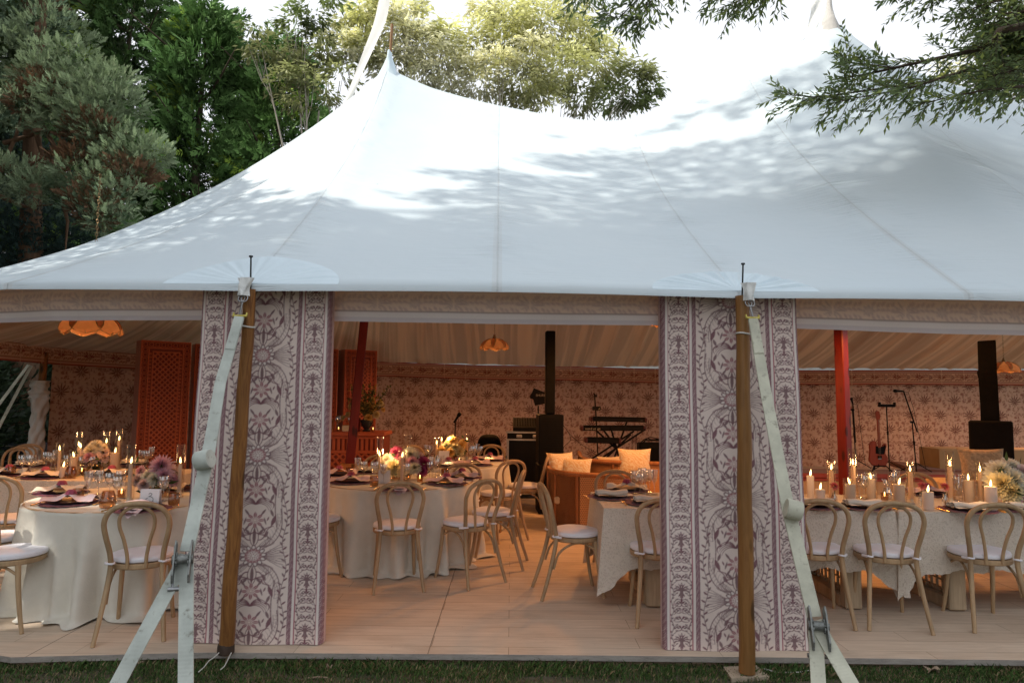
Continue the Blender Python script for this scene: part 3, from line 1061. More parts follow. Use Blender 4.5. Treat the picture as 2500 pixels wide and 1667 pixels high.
M_WALLBACK = None
wallP = [(-7.88, 11.72), (-7.09, 13.68), (-5.9, 14.98), (-4.45, 15.93), (-2.88, 16.46), (1.4, 17.0), (5.35, 16.88), (9.3, 16.48), (13.3, 16.3)]
labels = ['printed floral wall cloth hanging between the wrapped post and the orange lattice screen',
          None, None,
          'printed floral wall cloth behind the orange bar and its flowers', None,
          'printed floral wall cloth behind the keyboards', 'printed floral wall cloth behind the electric guitar', 'printed floral wall cloth behind the hooded loudspeaker column']
runs = [([0, 1, 2], labels[0]), ([2, 3, 4], 'printed floral wall cloth hidden mostly by the lattice screens'), ([4, 5], labels[3]), ([5, 6], labels[5]), ([6, 7], labels[6]), ([7, 8], labels[7])]
acc = 0
for idx, lab in runs:
    pts = [wallP[i] for i in idx]
    o = strip('wall_cloth', pts, 0.0, 2.28, WALLT, 62, M_WALL, None, acc, 'wall', .012)
    acc += .33
    tag(o, lab, 'wall cloth', 'printed wall cloths around the tent')
# ------------------------------------------------------------------ poles
def wood(name, a, b_, scale=1.0, rough=.5, bmp=.3, knots=True, axis='z'):
    m, nt, b = new_mat(name)
    st = (16, 16, 1.1) if axis == 'z' else (1.1, 16, 16)
    v = coords(nt, 'Object', tuple(s * scale for s in st))
    n1 = noise(nt, v, 3.2, 8, .62, 1.2)
    n2 = noise(nt, coords(nt, 'Object', (3, 3, .7)), 3, 3)
    c = mixc(nt, ramp(nt, n1, [(.32, 0.0), (.68, 1.0)]), a, b_)
    c = mixc(nt, ramp(nt, n2, [(.45, 0.0), (.7, .6)]), c, tuple(k * .45 for k in a))
    if knots:
        vo = N(nt, 'ShaderNodeTexVoronoi'); vo.inputs['Scale'].default_value = 1.0
        nt.links.new(coords(nt, 'Object', (9, 9, 3.0)), vo.inputs['Vector'])
        c = mixc(nt, ramp(nt, vo.outputs['Distance'], [(.0, .95), (.16, .8), (.25, 0.0)]), c, tuple(k * .16 for k in a))
    nt.links.new(c, b.inputs['Base Color']); b.inputs['Roughness'].default_value = rough
    b.inputs['Specular IOR Level'].default_value = .3
    bump(nt, b, n1, bmp, .006)
    return m


M_KNOTTY = wood('knotty_larch', (.36, .165, .048), (.16, .06, .018))
M_SMOOTH = wood('varnished_pine', (.30, .150, .048), (.215, .095, .028), .7, .45, .12)
M_STEEL = surf('galvanised_steel', (.30, .31, .32), .38, .3, 25, .2, .9)
M_IRON = surf('black_iron', (.03, .03, .03), .5, .3, 30, .2, .6)
M_RUST = surf('worn_zinc', (.20, .21, .20), .5, .6, 40, .4, .6)
M_YELLOW = surf('yellow_zinc_hook', (.50, .42, .10), .4, .3, 30, .2, .6)


def side_pole(px_t, py_t, px_b, py_b, Yt, zb, r0, r1, mat, label, square=False):
    top = at(px_t, py_t, Yt); top.z = 2.27
    bot = atz(px_b, py_b, zb)
    root = thing('side_pole', label, 'tent pole', bot, 0, 'wooden side poles at the front eave')
    mb = MB(); rel = top - bot
    k = 14
    mb.tube([rel * (i / k) + Vector((.003 * math.sin(i * 1.7), .003 * math.cos(i * 1.1), 0)) for i in range(k + 1)], [r1 + (r0 - r1) * i / k for i in range(k + 1)], 14)
    o = mb.build('shaft', mat, root, 60)
    # iron pin that pokes through the cloth, and white tape ring
    mb = MB()
    mb.tube([rel - Vector((0, 0, .01)), rel + Vector((.002, -.02, .205))], .0055, 8)
    mb.tube([rel + Vector((.002, -.02, .200)), rel + Vector((.002, -.02, .209))], .013, 10)
    mb.build('iron_pin', M_IRON, root)
    mb = MB(); q = rel * .895
    mb.tube([q + Vector((math.cos(a) * (r0 + .004), math.sin(a) * (r0 + .004), .004 * math.sin(a * 2))) for a in np.linspace(0, 2 * PI, 20)[:-1]], .0055, 6, True)
    mb.build('tape_ring', M_TAPE, root)
    return root, bot, top


M_TAPE = surf('white_tape', (.62, .62, .58), .6, .1, 30, .1)
pole1, b1, t1 = side_pole(611, 722, 551, 1594, 4.265, 0.0, .037, .046, M_KNOTTY, 'leaning knotty brown side pole standing on the deck edge')
mb = MB(); mb.lathe([(.047, .0), (.052, .004), (.050, .05), (.047, .062)], 14)
mb.build('dark_foot', surf('dark_bark', (.045, .025, .015), .6, .4, 30, .5), pole1)  # darker sleeve around the foot of the pole
pole2, b2, t2 = side_pole(1812, 730, 1824, 1641, 4.33, GZ + .03, .041, .049, M_SMOOTH, 'smooth upright orange side pole standing on a plywood pad on the grass')
mb = MB()
c = b2 + Vector((0, 0, -.018)); quad = [atz(1766, 1626, GZ + .024), atz(1848, 1623, GZ + .024), atz(1877, 1650, GZ + .024), atz(1786, 1655, GZ + .024)]
mb.add([q for q in quad] + [q - Vector((0, 0, .024)) for q in quad], [(3, 2, 1, 0), (4, 5, 6, 7), (0, 1, 5, 4), (1, 2, 6, 5), (2, 3, 7, 6), (3, 0, 4, 7)])
tag(mb.build('base_pad', surf('plywood', (.42, .34, .25), .8, .2, 12, .3), sharp=20), 'square plywood pad lying on the grass under the smooth pole', 'pad')

# cords at the pole feet
M_CORD = surf('white_cord', (.55, .53, .48), .8, .1, 60, .3)
for pts, lab in (([(535, 1592), (510, 1612), (484, 1640)], 'white cord running from the knotty pole foot to the grass'),
                 ([(565, 1592), (552, 1618), (538, 1634)], 'short white cord hanging from the knotty pole foot')):
    P_ = [at(x, y, 4.24 - .03 * i) for i, (x, y) in enumerate(pts)]
    mb = MB(); mb.tube([P_[0], (P_[0] + P_[1]) / 2 + Vector((0, -.01, -.004)), P_[1], (P_[1] + P_[2]) / 2 + Vector((.006, 0, 0)), P_[2]], .0032, 6)
    tag(mb.build('cord', M_CORD), lab, 'cord')
P_ = [atz(x, y, GZ + .02) for x, y in ((1858, 1630), (1900, 1641), (1950, 1640), (1985, 1634))]
mb = MB(); mb.tube(P_, .0035, 6)
tag(mb.build('cord', M_CORD), 'grey cord lying on the grass beside the plywood pad', 'cord')

# ------------------------------------------------------------------ webbing guys
def webbing_mat(name, col):
    m, nt, b = new_mat(name)
    v = coords(nt, 'Object')
    n1 = noise(nt, v, 5, 5, .6)
    wv_ = N(nt, 'ShaderNodeTexWave', wave_type='BANDS', bands_direction='Z'); wv_.inputs['Scale'].default_value = 60; wv_.inputs['Distortion'].default_value = .6; nt.links.new(v, wv_.inputs['Vector']); n2 = wv_.outputs[1]
    c = mixc(nt, ramp(nt, n1, [(.35, 0.0), (.75, 1.0)]), col, tuple(k * .62 for k in col))
    n3 = noise(nt, v, 19, 5, .7)
    c = mixc(nt, ramp(nt, n3, [(.58, 0.0), (.72, .70)]), c, (.16, .14, .10))
    nt.links.new(c, b.inputs['Base Color']); b.inputs['Roughness'].default_value = .8
    b.inputs['Specular IOR Level'].default_value = .2
    bump(nt, b, n2, .5, .002)
    return m


M_WEB = webbing_mat('pale_webbing', (.60, .65, .60))
M_WEB2 = webbing_mat('cream_webbing', (.64, .64, .52))


def ribbon(mb, pts, w, mi=0, thick=.004, twist=None, side=None):
    """flat band through points, its width lies across the view direction given by side"""
    pts = [Vector(p) for p in pts]
    vs = []
    for i, p in enumerate(pts):
        t = (pts[min(i + 1, len(pts) - 1)] - pts[max(i - 1, 0)]).normalized()
        s_ = (side if side is not None else Vector((0, -1, .25)))
        x = t.cross(s_).normalized()
        if twist: x = Matrix.Rotation(twist[i], 3, t) @ x
        n_ = x.cross(t)
        ww = w[i] if hasattr(w, '__len__') else w
        vs += [p - x * ww / 2 - n_ * thick / 2, p + x * ww / 2 - n_ * thick / 2, p + x * ww / 2 + n_ * thick / 2, p - x * ww / 2 + n_ * thick / 2]
    fs = []
    for i in range(len(pts) - 1):
        a, b_ = i * 4, i * 4 + 4
        for k in range(4):
            kk = (k + 1) % 4
            fs.append((a + k, a + kk, b_ + kk, b_ + k))
    fs += [(3, 2, 1, 0), tuple(len(vs) - 4 + k for k in range(4))]
    mb.add(vs, fs, mi)


def densify(pts, n=10, sag=.0):
    out = []
    for i in range(len(pts) - 1):
        a, b_ = Vector(pts[i]), Vector(pts[i + 1])
        for k in range(n):
            t = k / n; out.append(a.lerp(b_, t) - Vector((0, 0, sag * math.sin(PI * t))))
    out.append(Vector(pts[-1])); return out


def guy(name, label, mat, hook, upper, roll, ratch, tail, legs, slope, ring, lever_flip, cuff_mat):
    """tensioned webbing from the eave ring to two ground anchors"""
    root = thing(name, label, 'tie-down strap', (0, 0, 0), 0, 'ratchet guy straps at the eave')
    base = ratch.copy(); base.z = GZ
    root.location = base
    L = lambda p: Vector(p) - base
    # cuff over the eave, ring, swivel and yellow hook
    mb = MB()
    c = L(ring)
    mb.grid(lambda a, v: c + Vector(((a - .5) * (.10 - .035 * v) + .01 * math.sin(a * 9 + v * 4), -.035 - .03 * math.sin(PI * a) - .02 * v + .008 * math.sin(a * 14), .05 - .115 * v)), 14, 8)
    mb.build('cloth_cuff', cuff_mat, root, 50)
    mb = MB()
    for dx in (-.022, .022):
        mb.tube([c + Vector((dx * .4 + math.cos(a) * .020, -.062 + math.sin(a) * .008, -.082 + math.sin(a) * .022)) for a in np.linspace(0, 2 * PI, 14)[:-1]], .0035, 6, True)
    hk = L(hook)
    mb.tube([c + Vector((0, -.064, -.10)), hk + Vector((0, 0, .015))], .006, 8)
    mb.build('shackle', M_STEEL, root)
    mb = MB(); d = (L(upper[-1]) - hk).normalized()
    R = d.to_track_quat('-Z', 'Y').to_matrix()
    mb.box(hk + Vector((0, 0, .004)), (.092, .014, .016), M=R, bev=.005)
    mb.box(hk + R @ Vector((-.041, 0, .014)), (.010, .014, .028), M=R, bev=.003)
    mb.box(hk + R @ Vector((.041, 0, .014)), (.010, .014, .028), M=R, bev=.003)
    mb.build('hook', M_YELLOW, root)
    # upper band
    mb = MB()
    U_ = densify([L(hook)] + [L(p) for p in upper], 8)
    ribbon(mb, U_, [.060 + .012 * i / len(U_) for i in range(len(U_))], 0, .008)
    # stitched doubling near the hook and coiled slack
    ribbon(mb, [p + Vector((0, -.007, 0)) for p in U_[:5]], .058, 0, .005)
    r = L(roll)
    ax = Vector((.95, -.12, -.22 if slope < 0 else .22)).normalized()
    q = ax.to_track_quat('Z', 'Y').to_matrix()
    prof = []
    for k in range(4):
        rr = .052 - .011 * k
    mb.lathe([(.010, .040), (.030, .043), (.050, .041), (.054, .036), (.054, -.036), (.050, -.041), (.030, -.043), (.010, -.040)], 22, r + Vector((0, -.05, 0)), 0, q)
    low = densify([L(upper[-1]), L(ratch)], 8)
    ribbon(mb, low, .074, 0, .009)
    mb.build('upper_band', mat, root, 45)
    # lower bands
    for lg in legs:
        mb = MB()
        ribbon(mb, densify([L(ratch) + Vector((0, -.004, -.02)), L(lg)], 10), .074, 0, .006)
        mb.build('lower_band', mat, root, 45)
    # ratchet: two cheek plates, spool, lever, handle bar
    rc = L(ratch); dirv = (L(tail) - rc).normalized()
    R = dirv.to_track_quat('-Z', 'Y').to_matrix()
    mb = MB()
    for sx in (-.038, .038):
        ol = [(-.028, .085), (.026, .092), (.042, .05), (.034, -.02), (.040, -.09), (.014, -.125), (-.020, -.115), (-.034, -.03), (-.042, .04)]
        M4 = Matrix.Translation(rc + Vector((0, -.045, -.03))) @ R.to_4x4() @ Matrix.Translation((sx, 0, 0)) @ Matrix.Rotation(PI / 2, 4, 'Z') @ Matrix.Rotation(PI / 2, 4, 'X')
        mb.poly(ol, -.004, .004, 0, M4)
        wheel = []
        for k in range(24):
            a = 2 * PI * k / 24; rr = .036 if k % 2 else .028
            wheel.append((math.cos(a) * rr, math.sin(a) * rr))
        M5 = Matrix.Translation(rc + Vector((0, -.045, -.03))) @ R.to_4x4() @ Matrix.Translation((sx * .74, 0, 0)) @ Matrix.Rotation(PI / 2, 4, 'Z') @ Matrix.Rotation(PI / 2, 4, 'X')
        mb.poly(wheel, -.003, .003, 0, M5)
    P0 = rc + Vector((0, -.045, -.03))
    mb.tube([P0 + R @ Vector((-.050, 0, 0)), P0 + R @ Vector((.050, 0, 0))], .024, 12)
    mb.build('ratchet', M_RUST, root)
    mb = MB()
    s_ = -1 if lever_flip else 1
    for sx in (-.040, .040):
        mb.tube([P0 + R @ Vector((sx, -.02, .04)), P0 + R @ Vector((sx, -.055, -.03)), P0 + R @ Vector((sx, -.05, -.13))], [.008, .010, .008], 8)
    mb.tube([P0 + R @ Vector((-.060, -.05, -.135)), P0 + R @ Vector((.060, -.05, -.135))], .012, 10)
    mb.build('lever', M_STEEL, root)
    return root


ring1 = at(604, 700, 4.24); ring2 = at(1822, 712, 4.31)
M_CUFF = fabric('vinyl_cuff', (.66, .68, .67), .15, 300, .5, 18)
guy('guy_strap', 'pale greenish webbing guy strap crossing the knotty pole, with a rusty ratchet', M_WEB,
    at(585, 773, 4.17), [at(538, 935, 4.02), at(513, 1085, 3.88)], at(508, 1120, 3.84), at(457, 1345, 3.64), at(440, 1500, 3.5),
    [at(270, 1700, 3.36), at(453, 1720, 3.34)], 1, ring1, False, M_CUFF)
guy('guy_strap', 'cream webbing guy strap beside the smooth pole, with a steel ratchet', M_WEB2,
    at(1838, 778, 4.24), [at(1868, 950, 4.10), at(1922, 1230, 3.86)], at(1928, 1240, 3.85), at(1988, 1505, 3.64), at(2000, 1600, 3.55),
    [at(2001, 1720, 3.42), at(2105, 1715, 3.38)], -1, ring2, True, M_CUFF)
# buckle plate above the coiled slack of the first strap
# ------------------------------------------------------------------ red centre poles
M_RED = wood('red_painted_timber', (.17, .013, .010), (.125, .010, .008), .6, .45, .12, True)
for px, py, Y, zt, lab, top in ((876, 1250, 10.2, 6.45, 'red painted square centre pole in front of the orange bar', P1),
                                (2068, 1250, 8.8, 6.55, 'red painted square centre pole behind the candles of the far long table', P2)):
    b_ = at(px, py, Y); b_.z = 0
    if top is P1: b_.x = -2.42
    root = thing('centre_pole', lab, 'tent pole', b_, 0, 'red centre poles')
    mb = MB(); rel = Vector((top.x, top.y, zt)) - b_
    hw = .066
    Rz = Matrix.Rotation(.55 if top is P2 else .25, 3, 'Z')
    cr = [(hw, hw - .012), (hw - .012, hw), (-hw + .012, hw), (-hw, hw - .012), (-hw, -hw + .012), (-hw + .012, -hw), (hw - .012, -hw), (hw, -hw + .012)]
    vs_ = [Rz @ Vector((x, y, 0)) for x, y in cr] + [Rz @ Vector((x * .9, y * .9, 0)) + rel for x, y in cr]
    mb.add(vs_, [tuple(range(7, -1, -1)), tuple(range(8, 16))] + [(i, (i + 1) % 8, 8 + (i + 1) % 8, 8 + i) for i in range(8)])
    mb.build('shaft', M_RED, root, 20)
    mb = MB(); mb.tube([rel, rel + Vector((.03, 0, .9))], .022, 8); mb.build('finial', M_SMOOTH, root)
    # wooden foot box
    mb = MB(); mb.box((.03, -.03, .30 if top is P1 else .1), (.24, .24, .60 if top is P1 else .2), .2, bev=.01)
    mb.build('foot_box', wood('foot_box_wood', (.50, .22, .08), (.40, .15, .05), .6), root, 20)

# ------------------------------------------------------------------ streamers on the peaks
M_STREAM = fabric('streamer_cloth', (.80, .80, .78), .05, 300, .3, 4, .1, .35)
def streamer(label, spine, widths, parent_loc):
    root_pts = [Vector(p) for p in spine]
    n = 60
    mb = MB()
    def cr(t):
        k = t * (len(root_pts) - 1); i = min(int(k), len(root_pts) - 2); f = k - i
        p0 = root_pts[max(i - 1, 0)]; p1 = root_pts[i]; p2 = root_pts[i + 1]; p3 = root_pts[min(i + 2, len(root_pts) - 1)]
        w_ = widths[i] + (widths[i + 1] - widths[i]) * f
        return .5 * ((2 * p1) + (-p0 + p2) * f + (2 * p0 - 5 * p1 + 4 * p2 - p3) * f * f + (-p0 + 3 * p1 - 3 * p2 + p3) * f ** 3), w_
    def fn(a, t):
        p, w_ = cr(t)
        return p + Vector(((a - .5) * w_ * .8, -(a - .5) * w_ * .7 + .03 * math.sin(a * 5 + t * 9) * (.3 + t), 0))
    mb.grid(fn, 8, n)
    return tag(mb.build('streamer', M_STREAM, sharp=60), label, 'streamer', 'cloth streamers flying from the peaks')
streamer('broad white cloth streamer hanging from the peak over the orange bar', [at(955, -90, 11.0), at(938, 0, 11.0), at(925, 60, 10.95), at(898, 130, 10.9), at(868, 198, 10.85), at(840, 262, 10.8)],
         [.30, .32, .34, .30, .26, .20], P1)
streamer('thin pale blue cloth streamer against the sky beside the peak with the grey cap', [at(2030, -80, 9.6), at(1998, -5, 9.5), at(1990, 40, 9.5), at(1975, 110, 9.4)], [.2, .17, .15, .10], P2)

# ------------------------------------------------------------------ far post wrapped in white cloth, with its guys
wp = at(82, 1115, 11.3); wp.z = 0
root = thing('wrapped_post', 'tent post wrapped in twisted white cloth at the open end', 'tent pole', wp)
mb = MB(); mb.tube([Vector((.0, 0, 0)), Vector((.06, .02, 2.25))], .055, 12); mb.build('shaft', M_KNOTTY, root)
mb = MB()
def wrapf(a, v):
    z = .25 + 1.53 * v; th = a * 2 * PI
    r = .115 + .02 * math.sin(v * 8 + .6) - .03 * max(0, v - .86) * 7 * (1 if v < .96 else .2) + .016 * math.sin(3 * th + v * 17) + .012 * math.sin(5 * th - v * 29) + (.018 * math.sin(v * 95) if v > .8 else 0)
    return Vector((.03 + r * math.cos(th) - .03 * (1 - v) * math.sin(v * 7), r * math.sin(th), z))
mb.grid(wrapf, 40, 60, closed=True)
mb.build('cloth_wrap', fabric('calico_wrap', (.62, .60, .56), .06, 300, .4, 9), root, 70)
for q, (a_, b_) in enumerate((((70, 890), (-20, 1010)), ((76, 893), (-8, 1052)))):
    mb = MB(); ribbon(mb, densify([at(*a_, 11.2), at(*b_, 10.6)], 6), .055)
    tag(mb.build('guy_band', M_WEB2), ('upper' if q == 0 else 'lower') + ' of two pale guy bands slanting away from the wrapped post', 'strap')
# ------------------------------------------------------------------ foliage
def unit(a): return a / np.maximum(np.linalg.norm(a, axis=-1, keepdims=True), 1e-9)
def rnd(n, s=1.0): return RNG.normal(0, s, (n, 3))


def leaf_quads(C, D, Nn, L, W, fold=.15):
    D = unit(D); S = unit(np.cross(D, Nn)); U_ = np.cross(S, D)
    L = np.broadcast_to(L, (len(C),))[:, None]; W = np.broadcast_to(W, (len(C),))[:, None]
    V = np.stack([C, C + D * L * .42 + S * W / 2 + U_ * W * fold, C + D * L, C + D * L * .42 - S * W / 2 + U_ * W * fold], 1)
    return V.reshape(-1, 3)


def crown(name, C, D, Nn, L, W, col, mat, parent, fold=.15):
    V = leaf_quads(C, D, Nn, L, W, fold)
    if parent is not None: V = V - np.array(parent.location)
    return np_mesh(name, V, np.arange(len(V)).reshape(-1, 4), mat, parent, np.repeat(col, 4, 0))


def fronds(C, D, Nn, L, k, lw, spread=.75):
    """feathered sprays: k pairs of leaflets on a midrib; returns leaf arrays and the spray index"""
    D = unit(D); S = unit(np.cross(D, Nn)); out = []
    n = len(C); L = np.broadcast_to(L, (n,))[:, None]
    idx = np.arange(n)
    for j in range(k):
        t = (j + .4) / k
        for sg in (-1, 1):
            dd = unit(D * (1 - .35 * (1 - t)) + S * sg * spread * (1 - .5 * t) + rnd(n, .12))
            out.append((C + D * L * t * .8, dd, Nn, (L * (.46 - .22 * t))[:, 0], (L * lw)[:, 0], idx))
    out.append((C + D * L * .55, D, Nn, (L * .45)[:, 0], (L * lw)[:, 0], idx))
    return [np.concatenate([o[q] for o in out]) for q in range(6)]


M_LEAF = tinted('leaf_green', .55, .35, .35, .0)
M_NEEDLE = tinted('conifer_green', .75, .15, .2, .0)
M_BARK = wood('bark', (.12, .085, .06), (.055, .04, .03), .5, .9, .8, False)
M_BARKP = wood('pale_bark', (.46, .42, .36), (.30, .26, .22), .5, .9, .5, False)
M_BARKR = wood('reddish_bark', (.17, .095, .055), (.09, .05, .03), .5, .9, .6, False)


def trunk(parent, H, r, mat, limbs=(), lean=(0, 0)):
    mb = MB()
    mb.tube([(lean[0] * t + .08 * math.sin(t * 7), lean[1] * t + .08 * math.cos(t * 5), t * H) for t in np.linspace(0, 1, 12)], [r * (1.25 - t * 1.1) for t in np.linspace(0, 1, 12)], 12)
    for a in limbs:
        mb.tube(a[0], a[1], 7)
    return mb.build('trunk', mat, parent, 60)


def cedar(x, y, H, R, n, label, tone, zmin=.2, seed=0):
    root = thing('conifer_tree', label, 'tree', (x, y, GZ), 0, 'conifers behind the tent')
    rr = np.random.default_rng(seed)
    trunk(root, H * .97, .22, M_BARK, [([(0, 0, H * t), (math.cos(a) * R * .4, math.sin(a) * R * .4, H * t + .3), (math.cos(a) * R * .8, math.sin(a) * R * .8, H * t + .9)], [.05, .035, .012]) for t, a in zip(np.linspace(.1, .9, 22), np.arange(22) * 2.4)])
    nc = n
    z = zmin + (H - zmin) * rr.random(nc) ** 1.05
    th = rr.uniform(0, 2 * PI, nc)
    prof = np.clip((H - z) / H, 0, 1) ** .55 * (1 + .22 * np.sin(z * 2.3 + th * 3) + .15 * np.sin(z * 5.1 - th * 4))
    dep = rr.random(nc)
    r = R * prof * (.5 + .5 * dep ** .6)
    c = np.stack([x + r * np.cos(th), y + r * np.sin(th), z], 1)
    out = np.stack([np.cos(th), np.sin(th), rr.uniform(-.25, .5, nc)], 1)
    # many sprays per clump
    m_ = 13
    C = np.repeat(c, m_, 0) + rnd(nc * m_, .20); D = np.repeat(out, m_, 0) + rnd(nc * m_, .42) + np.array([0, 0, -.10])
    Nn = np.repeat(np.cross(out, np.array([0, 0, 1.0])), m_, 0) + rnd(nc * m_, .5)
    Lc = rr.uniform(.35, .68, nc * m_)
    c_, d_, n_, l_, w_, ix = fronds(C, D, Nn, Lc, 4, .115)
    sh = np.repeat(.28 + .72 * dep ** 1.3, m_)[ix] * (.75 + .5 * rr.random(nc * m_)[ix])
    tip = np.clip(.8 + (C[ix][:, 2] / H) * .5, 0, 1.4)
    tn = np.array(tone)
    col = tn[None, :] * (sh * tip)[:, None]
    yel = (rr.random(nc) < .07).repeat(m_)[ix]
    col[yel] *= np.array([1.9, 1.5, .8])
    crown('crown', c_, d_, n_, l_, w_, col, M_NEEDLE, root, .05)
    return root


cedar(-12.6, 21.5, 15.5, 3.3, 640, 'tall dark green feathery conifer between the bluish cypress and the rest of the row', (.13, .24, .075), seed=1)
cedar(-9.7, 20.6, 13.6, 2.9, 680, 'dark green feathery conifer in the middle of the conifer row', (.15, .28, .085), seed=2)
cedar(-7.5, 21.3, 12.9, 2.6, 620, 'green feathery conifer at the end of the row, with a lighter rounded top', (.20, .36, .11), seed=3)
cedar(-15.8, 22.5, 15, 3.4, 420, 'dark conifer at the edge of the picture behind the bluish one', (.06, .10, .05), seed=4)


def bluish_cypress():
    x, y = -10.9, 15.2
    root = thing('cypress_tree', 'bluish green bushy cypress with brown dead tufts and bare orange branches', 'tree', (x, y, GZ))
    rr = np.random.default_rng(21)
    limbs = []
    for (a, b_, c_) in (((20, 430), (90, 395), (190, 335)), ((0, 405), (120, 415), (240, 470)), ((60, 330), (120, 250), (150, 200)), ((100, 300), (170, 420), (165, 520)),
                        ((0, 480), (60, 505), (130, 500)), ((10, 350), (110, 320), (230, 350)), ((90, 330), (115, 420), (160, 470)), ((0, 420), (40, 330), (60, 260)), ((150, 480), (165, 540), (160, 610))):
        P_ = [at(*q, 14.2) - root.location for q in (a, b_, c_)]
        limbs.append((densify([Vector(p) for p in P_], 5), np.linspace(.055, .012, 11)))
    trunk(root, 13, .28, M_BARKR, limbs)
    # cloud-like masses: blobs in photo survey coordinates (px, py, radius m, tone)
    G, Dk, Br = (.33, .42, .245), (.22, .32, .20), (.23, .13, .075)
    blobs = []
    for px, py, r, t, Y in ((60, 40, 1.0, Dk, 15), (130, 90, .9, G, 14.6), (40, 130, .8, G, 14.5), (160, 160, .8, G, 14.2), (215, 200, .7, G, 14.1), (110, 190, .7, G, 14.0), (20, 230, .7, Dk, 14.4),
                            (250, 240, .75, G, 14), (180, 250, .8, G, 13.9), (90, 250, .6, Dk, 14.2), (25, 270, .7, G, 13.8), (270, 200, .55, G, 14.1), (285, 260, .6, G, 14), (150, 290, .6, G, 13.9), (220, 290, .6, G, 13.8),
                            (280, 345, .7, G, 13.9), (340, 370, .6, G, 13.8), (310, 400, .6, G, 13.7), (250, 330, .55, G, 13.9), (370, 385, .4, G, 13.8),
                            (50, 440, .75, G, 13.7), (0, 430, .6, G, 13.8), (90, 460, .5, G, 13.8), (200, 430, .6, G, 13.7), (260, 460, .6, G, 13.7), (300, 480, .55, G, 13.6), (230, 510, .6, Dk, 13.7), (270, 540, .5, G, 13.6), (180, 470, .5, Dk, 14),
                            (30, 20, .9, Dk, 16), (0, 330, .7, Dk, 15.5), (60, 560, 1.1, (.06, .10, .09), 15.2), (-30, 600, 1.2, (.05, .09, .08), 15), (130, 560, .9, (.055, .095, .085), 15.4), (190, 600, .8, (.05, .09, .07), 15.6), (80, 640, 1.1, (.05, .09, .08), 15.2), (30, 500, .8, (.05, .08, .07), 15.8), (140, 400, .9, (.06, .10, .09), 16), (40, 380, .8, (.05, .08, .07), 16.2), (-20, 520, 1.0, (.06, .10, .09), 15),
                            (100, 200, .5, Br, 14.3), (110, 215, .4, Br, 13.9), (70, 245, .4, Br, 13.9), (215, 300, .4, Br, 13.8), (195, 320, .35, Br, 13.9), (240, 315, .35, Br, 13.7), (300, 420, .5, Br, 13.7), (335, 430, .4, Br, 13.6), (200, 375, .4, Br, 13.8), (220, 490, .5, Br, 13.6), (235, 520, .45, Br, 13.6), (170, 400, .4, Br, 13.8), (100, 10, .4, Br, 15)):
        blobs.append((np.array(at(px, py, Y)), r, t))
    Cs, Ds, Ns, Ls, Cl = [], [], [], [], []
    for c, r, t in blobs:
        n = int(290 * r * r) + 60
        u = unit(rnd(n)); rad = r * rr.uniform(.35, 1.0, n) ** .5
        p = c + u * rad[:, None] * np.array([1.05, .8, .62])
        d = u * np.array([1, 1, .7]) + np.array([.15, -.2, .45]) + rnd(n, .3)
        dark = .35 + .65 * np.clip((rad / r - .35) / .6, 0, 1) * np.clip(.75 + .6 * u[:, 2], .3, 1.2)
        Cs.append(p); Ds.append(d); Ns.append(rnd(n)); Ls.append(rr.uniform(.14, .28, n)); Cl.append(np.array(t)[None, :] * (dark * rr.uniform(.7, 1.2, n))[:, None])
    Cs, Ds, Ns, Ls, Cl = map(np.concatenate, (Cs, Ds, Ns, Ls, Cl))
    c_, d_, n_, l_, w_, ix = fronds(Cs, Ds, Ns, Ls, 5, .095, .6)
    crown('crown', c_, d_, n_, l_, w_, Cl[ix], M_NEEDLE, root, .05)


bluish_cypress()


def leafy(name, label, base, H, r, bark, blobs, tone, L, Wd, dens, group=None, droop=.45, limbs=True, var=.35, tier=.55, sky=1.0):
    """broadleaf tree: survey blobs (px, py, radius px, depth) filled with tiers of drooping leaves"""
    root = thing(name, label, 'tree', base, 0, group)
    base = Vector(base)
    ll = []
    Cs, Ds, Cl, Ls = [], [], [], []
    for i, bq in enumerate(blobs):
        px, py, rp, Y = bq[:4]; tn = bq[4] if len(bq) > 4 else tone
        c = np.array(at(px, py, Y)); R = rp / FPX * Y
        if limbs and i % 3 == 0:
            st = base + Vector((0, 0, H * .35)); e = Vector(c)
            k = st.lerp(e, .5) + Vector((0, 0, .3)); st.z = max(st.z, min(e.z - 1.2, base.z + H * .75)); 
            ll.append((densify([st - base, k - base, e - base + Vector((0, 0, -.1))], 4), np.linspace(.05, .010, 9)))
            for q in range(4):
                dv = Vector(unit(rnd(1))[0]); dv.z = abs(dv.z) * .3
                ll.append(([k.lerp(e, .4 + .15 * q) - base, k.lerp(e, .7) - base + dv * R * .5, e - base + dv * R * .9], [.016, .011, .005]))
        n = int(dens * R * R * 340)
        nb = max(6, n // 34)
        tc = c + unit(rnd(nb)) * (R * RNG.uniform(.2, 1, nb) ** .5)[:, None] * np.array([1, .8, .85])
        ti = RNG.integers(0, nb, n)
        p = tc[ti] + rnd(n) * np.array([.26, .26, .26 * (1 - tier)]) * max(.5, R)
        out = unit(p - c)
        d = out * np.array([1, 1, .4]) + np.array([0, 0, -droop]) + rnd(n, .35)
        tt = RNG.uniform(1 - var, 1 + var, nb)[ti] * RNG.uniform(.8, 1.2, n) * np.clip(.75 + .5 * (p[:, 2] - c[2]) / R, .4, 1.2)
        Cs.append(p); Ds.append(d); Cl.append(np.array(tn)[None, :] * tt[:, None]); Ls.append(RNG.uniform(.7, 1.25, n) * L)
    C, D, K, LL = map(np.concatenate, (Cs, Ds, Cl, Ls))
    trunk(root, H * .8, r, bark, ll)
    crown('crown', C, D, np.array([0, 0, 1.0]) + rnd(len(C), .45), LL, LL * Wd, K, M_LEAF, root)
    return root


